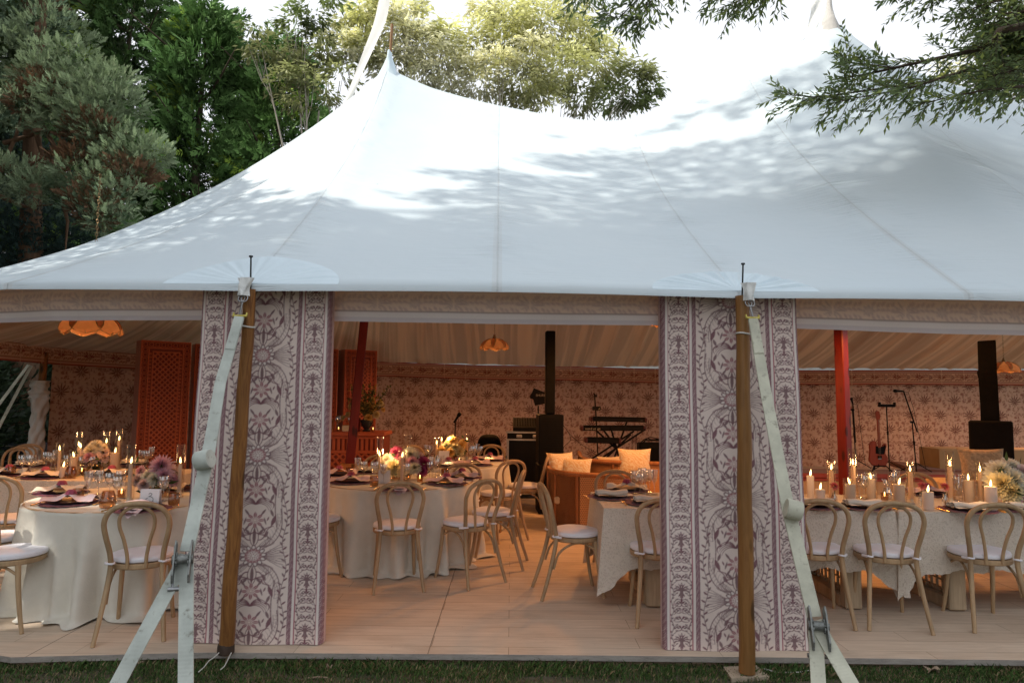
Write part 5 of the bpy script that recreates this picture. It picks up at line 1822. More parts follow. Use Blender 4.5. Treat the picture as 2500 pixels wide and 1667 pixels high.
def flame_mesh(mb, z, s=1.0, lean=0.0):
    prof = [(.0012, 0), (.0055, .006), (.0078, .014), (.0068, .026), (.0035, .040), (.0006, .052)]
    M = Matrix.Rotation(lean, 3, 'Y')
    mb.lathe([(r * s, q * s) for r, q in prof], 10, (0, 0, z), 0, M)


def make_taper(h, mat, holder=True, r=.0155):
    t = thing('taper_candle', 'x', 'candle')
    z0 = 0
    if holder:
        mb = MB(); mb.lathe([(.030, 0), (.031, .006), (.020, .012), (.017, .040), (.019, .046), (.011, .047)], 16); mb.build('holder', M_CERAM, t); z0 = .035
    mb = MB(); mb.lathe([(r * 1.05, z0), (r, z0 + h * .5), (r * .92, h - .004), (r * .6, h), (.001, h - .003)], 14); mb.build('wax', mat, t)
    mb = MB(); mb.tube([(0, 0, h - .003), (.001, 0, h + .010)], .0012, 5); mb.build('wick', M_WICK, t)
    mb = MB(); flame_mesh(mb, h + .004, 1.0, random.uniform(-.12, .12)); mb.build('flame', M_FLAME, t)
    return t


def make_pillar(h, r, mat, wide=False):
    t = thing('pillar_candle', 'x', 'candle')
    mb = MB(); mb.lathe([(r * .98, 0), (r, .004), (r, h - .006), (r * .96, h), (r * .8, h - .001), (r * .5, h - .010), (.002, h - .011)], 24); mb.build('wax', mat, t)
    mb = MB(); mb.tube([(0, 0, h - .012), (.001, 0, h + .006)], .0014, 5); mb.build('wick', M_WICK, t)
    mb = MB(); flame_mesh(mb, h, 1.05, random.uniform(-.35, .35)); mb.build('flame', M_FLAME, t)
    return t


def hurricane(p, r, h, lab, grp):
    mb = MB(); mb.lathe([(r * .99, .003), (r, .006), (r, h), (r - .0022, h), (r - .0022, .007)], 26)
    o = mb.build('hurricane_glass', M_HURR, loc=p)
    return tag(o, lab, 'glass cylinder', grp)


def taper(px, pyf, Y, cyl=None, r=.034, where='', mat=None, holder=True):
    """taper with its flame at the surveyed height; cyl = survey height of the glass rim"""
    f = at(px, pyf, Y); h = f.z - TOP - .025
    t = make_taper(h, mat or M_WAX, holder, .0185 if Y < 6 and px > 1500 else .0155); t.location = (f.x, f.y, TOP)
    t['label'] = 'lit taper candle ' + where; t['group'] = 'lit taper candles'
    if cyl is not None:
        hurricane(Vector((f.x, f.y, TOP)), r, at(px, cyl, Y).z - TOP, 'glass cylinder of the taper ' + where, 'hurricane cylinders')
    return Vector((f.x, f.y, f.z))


def pillar(px, pyf, Y, where, r=.037, cyl=None, mat=None):
    f = at(px, pyf, Y); h = max(.03, f.z - TOP - .02)
    t = make_pillar(h, r, mat or M_WAX); t.location = (f.x, f.y, TOP)
    t['label'] = 'lit pillar candle ' + where; t['group'] = 'lit pillar candles'
    if cyl is not None:
        hurricane(Vector((f.x, f.y, TOP)), r + .012, at(px, cyl, Y).z - TOP, 'glass cylinder of the pillar ' + where, 'hurricane cylinders')


def make_votive():
    t = thing('votive_candle', 'x', 'candle')
    mb = MB(); mb.lathe([(.024, 0), (.029, .004), (.032, .06), (.030, .06), (.027, .008), (.002, .006)], 18); mb.build('glass_cup', M_AMBER, t)
    mb = MB(); mb.lathe([(.024, .008), (.025, .030), (.002, .031)], 14); mb.build('wax', M_WAXY, t)
    mb = MB(); flame_mesh(mb, .031, .75); mb.build('flame', M_FLAME, t)
    return t


VOT = Stamp(make_votive())
def votive(px, py, where, z=TOP, Y=None):
    p = atz(px, py, z) if Y is None else at(px, py, Y)
    if Y is not None: p.z = z
    VOT.put(p, 0, 'small lit votive candle ' + where, 'lit votive candles')


def lathe_glass(name, prof, mat):
    mb = MB(); mb.lathe(prof, 24)
    return mb.build(name, mat)


WINE_P = [(.033, 0), (.034, .002), (.010, .006), (.0042, .012), (.0036, .075), (.006, .088), (.024, .100), (.035, .120), (.039, .145), (.037, .175), (.0345, .195), (.0335, .195), (.036, .175), (.038, .145), (.034, .121), (.022, .103), (.002, .093)]
FLUTE_P = [(.031, 0), (.032, .002), (.009, .006), (.004, .012), (.0036, .085), (.010, .098), (.022, .125), (.028, .165), (.0325, .215), (.0315, .215), (.027, .165), (.021, .127), (.002, .104)]
TUMB_P = [(.030, 0), (.036, .004), (.040, .03), (.0375, .09), (.036, .092), (.0385, .03), (.034, .010), (.002, .008)]
CARAF_P = [(.040, 0), (.050, .004), (.056, .03), (.050, .075), (.038, .11), (.037, .115), (.048, .075), (.054, .03), (.045, .008), (.002, .006)]
GL = {}
for nm, pr, mt_, lb in (('wine_glass', WINE_P, M_GLASS, 'glass'), ('flute_glass', FLUTE_P, M_GLASS, 'glass'), ('tumbler', TUMB_P, M_AMBER, 'glass'), ('carafe', CARAF_P, M_AMBER, 'carafe')):
    o = lathe_glass(nm, pr, mt_); tag(o, 'x', lb); GL[nm] = Stamp(o)
# the taller carafe with a flared neck
o = lathe_glass('flared_vase', [(.030, 0), (.042, .004), (.045, .03), (.030, .07), (.022, .10), (.026, .135), (.040, .165), (.039, .166), (.024, .135), (.020, .10), (.028, .07), (.042, .03), (.036, .008), (.002, .006)], M_GLASS)
tag(o, 'x', 'vase'); GL['flared_vase'] = Stamp(o)


def glass(kind, px, py, lab, grp=None):
    p = atz(px, py, TOP)
    return GL[kind].put(p, random.uniform(0, 6), lab, grp, random.uniform(.95, 1.05))


# place settings
def make_charger():
    t = thing('charger_plate', 'x', 'plate')
    mb = MB()
    n = 72; vs = [(0, 0, .004)]
    for j in range(n):
        a = 2 * PI * j / n; vs.append((.205 * (1 + .025 * math.sin(18 * a)) * math.cos(a), .205 * (1 + .025 * math.sin(18 * a)) * math.sin(a), .004 + .003 * math.sin(18 * a)))
    mb.add(vs, [(0, 1 + j, 1 + (j + 1) % n) for j in range(n)]); mb.build('mat', M_MAT, t)
    mb = MB(); mb.lathe([(.06, .005), (.10, .008), (.150, .022), (.152, .025), (.10, .013), (.002, .011)], 40); mb.build('plate', M_CHARGER, t)
    return t


def make_napkin(mat, kind):
    t = thing('napkin', 'x', 'napkin')
    mb = MB()
    if kind == 'bow':
        def fn(u, v):
            s = 2 * u - 1; w = .030 + .085 * abs(s) ** .8
            y = (v - .5) * 2 * w * (1 + .15 * math.sin(s * 5))
            z = .030 + .030 * math.exp(-(s / .28) ** 2) + .018 * math.cos((v - .5) * 7) * (.4 + abs(s)) + .012 * math.sin(s * 6 + v * 5) - .020 * max(0, abs(s) - .7) * 3
            return Vector((s * .185 + .02 * (v - .5), y, max(.012, z)))
        mb.grid(fn, 40, 18)
        mb.build('cloth', mat, t, 70)
        mb = MB()
        for q in range(7):
            a = 2 * PI * q / 7
            mb.grid(lambda u, v, a=a: Vector((math.cos(a + (v - .5) * .8) * .042 * u, math.sin(a + (v - .5) * .8) * .042 * u, .075 + .02 * math.sin(u * 3) - .02 * u * u)), 5, 4)
        mb.tube([(.0, -.034, .05), (0, -.02, .076), (0, .02, .076), (0, .034, .05)], .010, 8)
        mb.build('ribbon', M_RIB, t, 60)
    elif kind == 'roll':
        for k, (yy, r) in enumerate(((-.02, .030), (.028, .022))):
            def fn(u, v, yy=yy, r=r):
                a = v * 2 * PI; fl = .8 + .35 * u
                return Vector(((u - .5) * .26, yy + r * fl * math.cos(a) * (1.5 if k else 1.2), .030 + r * .7 * math.sin(a) + .006 * math.sin(u * 8)))
            mb.grid(fn, 16, 18)
        mb.grid(lambda u, v: Vector(((u - .5) * .30 + .02, (v - .5) * .20, .014 + .006 * math.sin(u * 7 + v * 4))), 14, 8)
        mb.build('cloth', mat, t, 60)
    else:      # folded with a corner hanging forward over the edge
        def fn(u, v):
            y = -.30 * v + .10; x = (u - .5) * (.24 - .17 * max(0, v - .45) * 1.8)
            z = .034 + .012 * math.sin(u * 6 + v * 3) - (.0 if v < .62 else (v - .62) ** 1.2 * .20)
            return Vector((x + .03 * v, y, z))
        mb.grid(fn, 16, 22); mb.build('cloth', mat, t, 60)
    return t


def make_fork(knife=False):
    mb = MB()
    if knife:
        mb.tube([(0, -.10, .004), (0, -.02, .005), (0, .0, .005)], [.005, .0065, .005], 8)
        mb.box((0, .05, .005), (.016, .10, .0025), bev=.001)
    else:
        mb.tube([(0, -.10, .004), (0, 0, .006), (0, .03, .008)], [.006, .0035, .004], 8)
        mb.box((0, .042, .008), (.024, .022, .003), bev=.001)
        for q in range(4): mb.tube([(-.0105 + .007 * q, .050, .008), (-.0105 + .007 * q, .095, .006)], .0018, 5)
    return mb.build('knife' if knife else 'fork', M_GOLD)


CHG = Stamp(make_charger())
NAP = {('bow', 0): Stamp(make_napkin(M_NAPK, 'bow')), ('bow', 1): Stamp(make_napkin(M_NAPC, 'bow')), ('roll', 1): Stamp(make_napkin(M_NAPC, 'roll')), ('hang', 0): Stamp(make_napkin(M_NAPK, 'hang'))}
FK = Stamp(tag(make_fork(), 'x', 'fork')); KN = Stamp(tag(make_fork(True), 'x', 'knife'))


def setting(px, py, rz, where, kind='bow', tone=0, nrz=None, cut=True):
    p = atz(px, py, TOP)
    CHG.put(p, rz, 'dark burgundy charger ' + where, 'charger plates')
    NAP[(kind, tone)].put(p + Vector((0, 0, .012)), rz if nrz is None else nrz, ('mauve' if tone == 0 else 'cream') + ' napkin ' + where, 'folded napkins')
    if cut:
        R = Matrix.Rotation(rz, 3, 'Z')
        FK.put(p + R @ Vector((-.215, -.02, 0)), rz, 'gold fork ' + where, 'gold cutlery')
        KN.put(p + R @ Vector((.215, -.02, 0)), rz, 'gold knife ' + where, 'gold cutlery')


# flowers
def bloom(r, cols, n=70, pointy=False, heart=(.55, .42, .12)):
    C, D, L, K = [], [], [], []
    for i in range(n):
        t = (i + .5) / n; el = math.radians(82 - 112 * t ** .8); a = i * 2.39996
        d = np.array([math.cos(a) * math.cos(el), math.sin(a) * math.cos(el), math.sin(el)])
        C.append(d * r * .18); D.append(d + np.array([0, 0, .25])); L.append(r * (.55 + .45 * t) * random.uniform(.9, 1.08))
        c0 = np.array(cols[0]) * (1 - t) + np.array(cols[1]) * t
        K.append(c0 * random.uniform(.85, 1.15))
    C, D, L, K = map(np.array, (C, D, L, K))
    for q in range(14):
        a = q * 2.4; C = np.vstack([C, [math.cos(a) * r * .08, math.sin(a) * r * .08, r * .12]]); D = np.vstack([D, [math.cos(a) * .3, math.sin(a) * .3, 1]]); L = np.append(L, r * .22); K = np.vstack([K, heart])
    V = leaf_quads(C, D, np.array([0, 0, 1.0]) + D * -.2 + rnd(len(C), .05), L, L * (.30 if pointy else .50), .35)
    return V, np.repeat(K, 4, 0)


BL = {}
for nm, r, cols, n, pt_, ht in (('pink', .075, ((.62, .30, .40), (.70, .50, .54)), 90, True, (.20, .30, .06)), ('white', .070, ((.74, .70, .54), (.76, .74, .66)), 110, False, (.66, .60, .30)), ('yellow', .072, ((.70, .58, .28), (.74, .68, .44)), 100, False, (.5, .4, .1)),
                                ('magenta', .070, ((.42, .05, .16), (.58, .14, .26)), 90, False, (.3, .05, .1)), ('apricot', .070, ((.72, .44, .12), (.78, .58, .24)), 100, True, (.3, .2, .05)), ('blush', .062, ((.70, .52, .50), (.74, .62, .60)), 100, False, (.6, .5, .3)), ('rose', .040, ((.55, .10, .12), (.66, .22, .20)), 50, False, (.5, .1, .1))):
    V, K = bloom(r, cols, n, pt_, ht); BL[nm] = (V, K)


def arrangement(name, lab, items, base_px, base_py, Y, zb=TOP, vase=True, fill=60, cat='flowers', leafc=(.05, .09, .03)):
    b_ = at(base_px, base_py, Y); b_.z = zb
    t = thing(name, lab, cat, b_)
    if vase:
        mb = MB(); mb.lathe([(.05, 0), (.07, .01), (.085, .05), (.075, .075), (.06, .08), (.002, .06)], 20); mb.build('bowl', M_AMBER, t)
    shared = {}
    for kind, px, py, dy, sc in items:
        p = at(px, py, Y + dy) - b_
        if kind not in shared:
            V, K = BL[kind]
            me_o = np_mesh('bloom', V, np.arange(len(V)).reshape(-1, 4), M_PETAL, t, K)
            shared[kind] = me_o; o = me_o
        else:
            o = shared[kind].copy(); COL.objects.link(o); o.parent = t
        o.location = p; o.scale = (sc, sc, sc)
        d = Vector((p.x * 2 + random.uniform(-.2, .2), -.9 + p.y, .55 + random.uniform(-.2, .3)))
        o.rotation_euler = d.to_track_quat('Z', 'Y').to_euler()
    if fill:
        cs = [at(px, py, Y + dy) - b_ for _, px, py, dy, _ in items]
        n = fill
        C = np.array([np.array(random.choice(cs)) + np.array([random.gauss(0, .045), random.gauss(.02, .04), random.gauss(-.03, .04)]) for _ in range(n)])
        V = leaf_quads(C, rnd(n) + np.array([0, -.2, .1]), rnd(n), RNG.uniform(.05, .10, n), RNG.uniform(.02, .035, n))
        np_mesh('foliage', V, np.arange(len(V)).reshape(-1, 4), M_LEAF, t, np.repeat(np.array(leafc)[None, :] * RNG.uniform(.5, 1.4, n)[:, None], 4, 0))
        mb = MB()
        for c in cs: mb.tube([(0, 0, .02), tuple(c * .5 + Vector((0, 0, .02))), tuple(c)], .004, 5)
        mb.build('stem', M_STEM, t)
    return t


M_STEM = surf('green_stem', (.06, .10, .03), .6, .3, 30, .1)


def card(px, py, Y, w, h, txt, lab, rz=0.0, tilt=.12):
    p = at(px, py, Y); p.z = TOP
    t = thing('table_card', lab, 'card', p, rz)
    mb = MB(); mb.box((0, .012, h / 2), (w, .0025, h), M=Matrix.Rotation(-tilt, 3, 'X')); mb.box((0, .045, h / 2), (w, .0025, h), M=Matrix.Rotation(tilt, 3, 'X')); mb.build('card_leaf', M_CARD, t, 20)
    if txt:
        mb = MB()
        R = Matrix.Rotation(-tilt, 3, 'X')
        P_ = [R @ Vector((x * h * .6, 0, z * h * .6)) + Vector((0, .012 - .0035, h / 2)) for x, z in txt]
        mb.tube(smooth_path(P_, 5), .0016, 6); mb.build('numeral', M_INK, t)
    return t


# ---- table with the numeral 3 card
W3 = 'on the table with the numeral 3 card'
setting(172, 1228, .12, 'at the deck side of the numeral 3 table, tied with a bow', 'bow', 0)
setting(345, 1243, .0, 'in front of the numeral 3 card, its corner hanging over the edge', 'hang', 0)
setting(150, 1203, 1.2, 'on the far rim of the numeral 3 table behind the smoky tumbler', 'bow', 1, .1, False)
setting(420, 1195, -1.2, 'by the curtain on the numeral 3 table', 'bow', 1, -.4, False)
glass('tumbler', 190, 1222, 'smoky tumbler at the mauve napkin with the bow on the numeral 3 table', 'smoky tumblers')
glass('carafe', 262, 1238, 'wide smoky bowl glass next to the front bow napkin of the numeral 3 table', 'smoky bowl glasses')
glass('tumbler', 424, 1234, 'smoky tumbler right by the numeral 3 card and the curtain', 'smoky tumblers')
G3 = 'stemmed glasses on the numeral 3 table'
L3a = 'clear stemmed glass between the bow napkin and the taper of the numeral 3 table'
for k_, x, y in (('flute_glass', 213, 1222), ('flute_glass', 239, 1214), ('wine_glass', 240, 1206), ('wine_glass', 267, 1216), ('wine_glass', 293, 1208), ('wine_glass', 285, 1222)):
    glass(k_, x, y, L3a, G3)
L3b = 'clear stemmed glass between the numeral 3 card and the curtain'
for k_, x, y in (('wine_glass', 398, 1222), ('wine_glass', 412, 1212), ('flute_glass', 386, 1208), ('wine_glass', 432, 1206)):
    glass(k_, x, y, L3b, G3 + ' by the curtain')
taper(320, 1124, 5.32, 1084, .034, 'beside the numeral 3 card')
taper(441, 1124, 5.62, 1084, .034, 'next to the curtain on the numeral 3 table')
votive(296, 1214, 'at the foot of the taper on the numeral 3 table')
card(364, 1200, 5.16, .145, .125, [(-.10, .36), (.06, .48), (.22, .36), (.08, .20), (-.10, .12), (.14, .12), (.36, -.04), (.34, -.30), (.04, -.42), (-.26, -.32), (-.32, -.10), (-.16, .0)], 'white folded card with the numeral 3 in script')
arrangement('flower_arrangement', 'low bowl of pink and cream dahlias behind the numeral 3 card', [('pink', 395, 1138, 0, 1.35), ('white', 366, 1164, .0, 1.1), ('pink', 402, 1160, -.05, 1.0), ('blush', 338, 1172, .02, 1.0), ('white', 378, 1170, -.06, .95), ('blush', 418, 1150, .08, 1.0), ('pink', 344, 1150, .1, .7), ('blush', 352, 1183, -.08, .9), ('pink', 420, 1172, -.02, .9)], 385, 1185, 5.62)

# ---- lace table by the open end
WL = 'on the lace table by the open tent end'
setting(110, 1164, .1, 'nearest the numeral 3 table on the lace table, pale and peaked', 'bow', 1)
setting(22, 1158, .1, 'by the picture edge on the lace table', 'bow', 1)
setting(272, 1160, -.1, 'under the rose bowl on the lace table', 'bow', 1)
setting(75, 1138, PI, 'on the far rim of the lace table before the wrapped post', 'roll', 1, None, False)
setting(185, 1134, PI, 'on the far rim of the lace table before the wall cloth', 'roll', 1, None, False)
setting(330, 1134, PI, 'on the far rim of the lace table before the orange screen', 'roll', 1, None, False)
LLa = 'clear stemmed glass before the wrapped post on the lace table'
for k_, x, y in (('wine_glass', 53, 1160), ('wine_glass', 72, 1160), ('wine_glass', 80, 1156), ('wine_glass', 112, 1146), ('wine_glass', 124, 1148), ('flute_glass', 133, 1146)): glass(k_, x, y, LLa, 'stemmed glasses before the wrapped post')
LLb = 'clear stemmed glass among the candles of the lace table'
for k_, x, y in (('wine_glass', 163, 1158), ('wine_glass', 178, 1152), ('wine_glass', 196, 1160), ('wine_glass', 222, 1160), ('flute_glass', 240, 1154), ('wine_glass', 262, 1152), ('wine_glass', 276, 1156), ('wine_glass', 345, 1140), ('wine_glass', 357, 1142), ('flute_glass', 368, 1140)): glass(k_, x, y, LLb, 'stemmed glasses among the candles of the lace table')
glass('carafe', 172, 1166, 'smoky bowl glass before the taper of the lace table', 'smoky bowl glasses')
glass('tumbler', 27, 1160, 'smoky tumbler at the picture edge on the lace table', 'smoky tumblers')
taper(146, 1094, 6.95, 1080, .036, 'with the biggest flame on the lace table')
taper(193, 1084, 7.25, 1052, .036, 'first of two close together on the lace table')
taper(197, 1088, 7.18, None, .036, 'second of two close together on the lace table')
taper(260, 1076, 7.3, 1050, .036, 'behind the pale blooms of the lace table')
taper(291, 1070, 7.35, 1048, .036, 'tallest on the lace table, before the orange screen')
pillar(181, 1110, 6.95, 'between the tapers and the wrapped post on the lace table', .037, 1098)
pillar(281, 1100, 7.1, 'before the orange screen on the lace table', .042, 1088)
pillar(155, 1134, 6.8, 'short, lowest on the lace table', .03)
votive(237, 1146, 'glowing amber among the glasses of the lace table'); votive(199, 1158, 'at the front of the lace table')
arrangement('flower_arrangement', 'bowl of cream and blush blooms in the middle of the lace table', [('white', 233, 1092, 0, 1.25), ('white', 222, 1100, -.05, 1.1), ('blush', 208, 1112, 0, 1.1), ('blush', 232, 1116, -.06, 1.0), ('blush', 252, 1105, .05, 1.0), ('pink', 218, 1116, -.1, .9), ('white', 246, 1096, .08, 1.0), ('blush', 256, 1118, 0, .9)], 232, 1140, 7.1)

# ---- dahlia table between the curtains
setting(857, 1177, .1, 'beside the clear menu card on the dahlia table', 'bow', 0)
setting(978, 1193, 0, 'behind the chair back on the dahlia table, its corner hanging down', 'hang', 0)
setting(1090, 1180, -.25, 'nearest the turned chair on the dahlia table', 'bow', 0)
setting(828, 1160, .8, 'beside the curtain on the dahlia table', 'bow', 0, .3, False)
setting(1128, 1166, -.9, 'at the far rim of the dahlia table', 'bow', 0, -.3, False)
setting(900, 1152, PI, 'on the far rim of the dahlia table before the orange bar', 'roll', 1, None, False)
LMa = 'clear cut stemmed glass beside the menu card of the dahlia table'
for k_, x, y in (('flute_glass', 872, 1174), ('wine_glass', 888, 1172), ('wine_glass', 914, 1178), ('wine_glass', 936, 1180)): glass(k_, x, y, LMa, 'stemmed glasses by the menu card')
LMb = 'clear cut stemmed glass on the chair side of the dahlia bowl'
for k_, x, y in (('wine_glass', 991, 1180), ('flute_glass', 1055, 1168), ('wine_glass', 1063, 1166), ('wine_glass', 1048, 1172), ('flute_glass', 1072, 1160)): glass(k_, x, y, LMb, 'stemmed glasses by the dahlia bowl')
glass('tumbler', 913, 1187, 'amber tumbler before the menu card of the dahlia table', 'smoky tumblers')
glass('tumbler', 853, 1163, 'amber tumbler behind the bow napkin of the dahlia table', 'smoky tumblers')
glass('tumbler', 1086, 1166, 'amber tumbler behind the chair side napkin of the dahlia table', 'smoky tumblers')
taper(927, 1107, 6.85, 1066, .034, 'in front of the orange bar on the dahlia table')
taper(982, 1110, 6.55, 1098, .034, 'in front of the pink blooms on the dahlia table')
taper(995, 1096, 7.25, 1060, .034, 'behind the white bloom on the dahlia table')
votive(963, 1168, 'before the yellow bloom of the dahlia table'); votive(1025, 1176, 'on the chair side of the dahlia bowl')
card(937, 1160, 6.62, .11, .125, None, 'pale translucent menu card standing before the yellow dahlia')
arrangement('flower_arrangement', 'bowl of pink, white and magenta dahlias between the curtain panels', [('magenta', 968, 1106, .08, 1.15), ('white', 1003, 1110, .0, 1.3), ('yellow', 962, 1142, -.05, 1.3), ('pink', 1006, 1128, -.06, 1.1), ('magenta', 1034, 1132, 0, 1.2), ('white', 946, 1122, .05, 1.1), ('blush', 1024, 1116, .06, 1.0), ('white', 1012, 1142, -.1, 1.0), ('pink', 985, 1124, -.02, .9), ('magenta', 1030, 1150, -.05, .9), ('yellow', 980, 1150, -.1, .9), ('white', 952, 1134, 0, .9)], 985, 1165, 6.95)

# ---- far round table
setting(1196, 1123, -.2, 'tied with a bow on the far round table by the loudspeaker', 'bow', 0)
setting(1160, 1134, 0, 'at the front rim of the far round table', 'bow', 0)
setting(1095, 1136, .1, 'below the card of the far round table', 'bow', 0, None, False)
taper(1066, 1080, 8.85, 1068, .034, 'first of two before the wall cloth, far table', M_WAXY)
taper(1078, 1072, 9.15, None, .034, 'second of two before the wall cloth, far table', M_WAXY)
taper(1140, 1073, 9.1, 1060, .034, 'next to the black hump on the far round table', M_WAXY)
votive(1121, 1131, 'before the apricot blooms of the far round table')
card(1083, 1118, 8.7, .13, .145, [(-.05, .1), (.06, .2), (.02, 0), (-.02, -.2)], 'warm lit card with a thin script numeral on the far round table')
LF = 'clear stemmed glass beside the apricot blooms of the far round table'
for k_, x, y in (('wine_glass', 1150, 1126), ('wine_glass', 1158, 1124), ('flute_glass', 1166, 1122), ('wine_glass', 1172, 1124), ('wine_glass', 1048, 1124), ('flute_glass', 1040, 1126)): glass(k_, x, y, LF, 'stemmed glasses of the far round table')
glass('tumbler', 1112, 1132, 'amber tumbler beside the card of the far round table', 'smoky tumblers')
arrangement('flower_arrangement', 'orange lit bowl of apricot and yellow blooms on the far round table', [('apricot', 1105, 1076, 0, 1.1), ('apricot', 1125, 1088, 0, 1.0), ('yellow', 1090, 1094, 0, 1.1), ('apricot', 1080, 1100, -.05, 1.1), ('yellow', 1112, 1092, -.06, 1.0), ('apricot', 1100, 1104, -.1, 1.0), ('yellow', 1122, 1102, -.05, 1.0), ('apricot', 1130, 1080, .1, .8), ('apricot', 1094, 1084, .05, .9)], 1105, 1122, 8.9)

# ---- long table beside the sofa and its far half
setting(1492, 1213, .1, 'at the open end of the long table, pale and folded', 'roll', 1)
setting(1588, 1228, 0, 'next to the curtain on the long table by the sofa', 'roll', 1)
setting(1530, 1196, PI, 'on the far rim of the long table before the rattan sofa', 'bow', 1, None, False)
LR = 'clear fluted stemmed glass before the rattan sofa on the long table'
for k_, x, y in (('wine_glass', 1550, 1204), ('wine_glass', 1562, 1208), ('flute_glass', 1575, 1206), ('wine_glass', 1586, 1200), ('flute_glass', 1598, 1206), ('wine_glass', 1568, 1196)): glass(k_, x, y, LR, 'stemmed glasses before the sofa')
setting(2105, 1238, 0, 'between the pillar candles of the long table, rolled thick', 'roll', 1)
setting(2362, 1245, 0, 'below the glass pillar of the long table', 'roll', 1)
setting(2500, 1245, 0, 'below the white and mauve flowers', 'roll', 1)
setting(1990, 1236, 0, 'beside the curtain with the cream webbing', 'roll', 1)
setting(2262, 1206, PI, 'on the far rim of the long table behind the roses', 'bow', 0, None, False)
taper(2029, 1140, 5.75, 1124, .034, 'near the curtain on the long table', M_WAXY)
taper(2082, 1128, 5.85, 1094, .034, 'in the tallest cylinder before the red pole', M_WAXY)
taper(2222, 1144, 5.75, 1126, .034, 'in the middle of the long table', M_WAXY)
taper(2318, 1131, 5.85, 1100, .034, 'in the tall cylinder before the cream box', M_WAXY)
taper(2392, 1145, 5.72, 1129, .034, 'next to the white and mauve flowers', M_WAXY)
pillar(1978, 1155, 5.9, 'cut by the curtain edge on the long table', .03)
pillar(2002, 1188, 5.55, 'closest to the curtain, low, on the long table')
pillar(2075, 1175, 5.55, 'under the tallest cylinder of the long table', .040, 1168)
pillar(2126, 1163, 5.95, 'amid the glasses', .036, 1148)
pillar(2194, 1176, 5.5, 'with the spreading flame in the middle of the long table', .042, 1170)
pillar(2265, 1194, 5.42, 'lowest, before the roses of the long table', .040)
pillar(2364, 1166, 5.75, 'with two flames in the wide cylinder by the flowers', .038, 1152)
pillar(2418, 1181, 5.42, 'broad, nearest to the white and mauve flowers', .043)
votive(2195, 1224, 'at the foot of the middle pillar of the long table'); votive(2462, 1226, 'at the foot of the white and mauve flowers'); votive(2160, 1220, 'beside the flared vase of the long table')
glass('flared_vase', 2166, 1216, 'clear flared vase in the middle of the long table', None)
LR2 = 'clear fluted stemmed glass on the half of the long table before the red pole'
for k_, x, y in (('wine_glass', 2098, 1214), ('wine_glass', 2110, 1218), ('flute_glass', 2120, 1214), ('wine_glass', 2128, 1210), ('wine_glass', 2180, 1206), ('flute_glass', 2190, 1204)): glass(k_, x, y, LR2, 'stemmed glasses before the red pole')
LR3 = 'clear fluted stemmed glass between the roses and the white and mauve flowers'
for k_, x, y in (('wine_glass', 2332, 1220), ('wine_glass', 2342, 1224), ('flute_glass', 2350, 1216), ('wine_glass', 2324, 1214), ('wine_glass', 2494, 1222)): glass(k_, x, y, LR3, 'stemmed glasses by the flowers')
for x, y, lab in ((2037, 1187, 'single dark red rose in a bud vase near the curtain'), (2250, 1186, 'red rose in a bud vase over the lowest pillar candle'), (2307, 1188, 'red rose in a bud vase beside the fluted glasses')):
    p = at(x, 1216, 5.6); p.z = TOP
    t = thing('bud_vase', lab, 'flower vase', p, 0, 'bud vases with roses')
    mb = MB(); mb.lathe([(.018, 0), (.024, .01), (.024, .06), (.014, .085), (.016, .10), (.014, .10), (.012, .085), (.021, .06), (.002, .01)], 16); mb.build('vase', M_GLASS, t)
    q = at(x, y, 5.6) - p
    mb = MB(); mb.tube([(0, 0, .01), (.004, 0, .08), tuple(q)], .0025, 6); mb.build('stem', M_STEM, t)
    V, K = BL['rose']; o = np_mesh('bloom', V, np.arange(len(V)).reshape(-1, 4), M_PETAL, t, K); o.location = q; o.rotation_euler = (.7, .2, 0)
arrangement('flower_arrangement', 'large mound of white and mauve dahlias at the picture edge on the long table', [('white', 2440, 1152, -.12, 1.6), ('white', 2466, 1146, -.08, 1.5), ('yellow', 2446, 1182, -.2, 1.6), ('white', 2474, 1172, -.2, 1.5), ('blush', 2494, 1158, -.15, 1.5), ('blush', 2505, 1178, -.2, 1.4), ('yellow', 2466, 1200, -.24, 1.4), ('pink', 2498, 1200, -.2, 1.4), ('white', 2428, 1170, -.1, 1.3), ('blush', 2520, 1150, .05, 1.2), ('white', 2480, 1180, -.1, 1.0), ('pink', 2515, 1190, -.1, 1.0)], 2475, 1215, 5.75, fill=80)
# ------------------------------------------------------------------ pendant lamps
M_WOVEN = fabric('woven_shade', (.62, .29, .12), .12, 260, .5, 20, .1, .35)
M_BRASS = surf('aged_brass', (.30, .19, .09), .4, .3, 30, .1, .8)
M_BULB = glow('bulb', (1.0, .70, .36), 9.0)


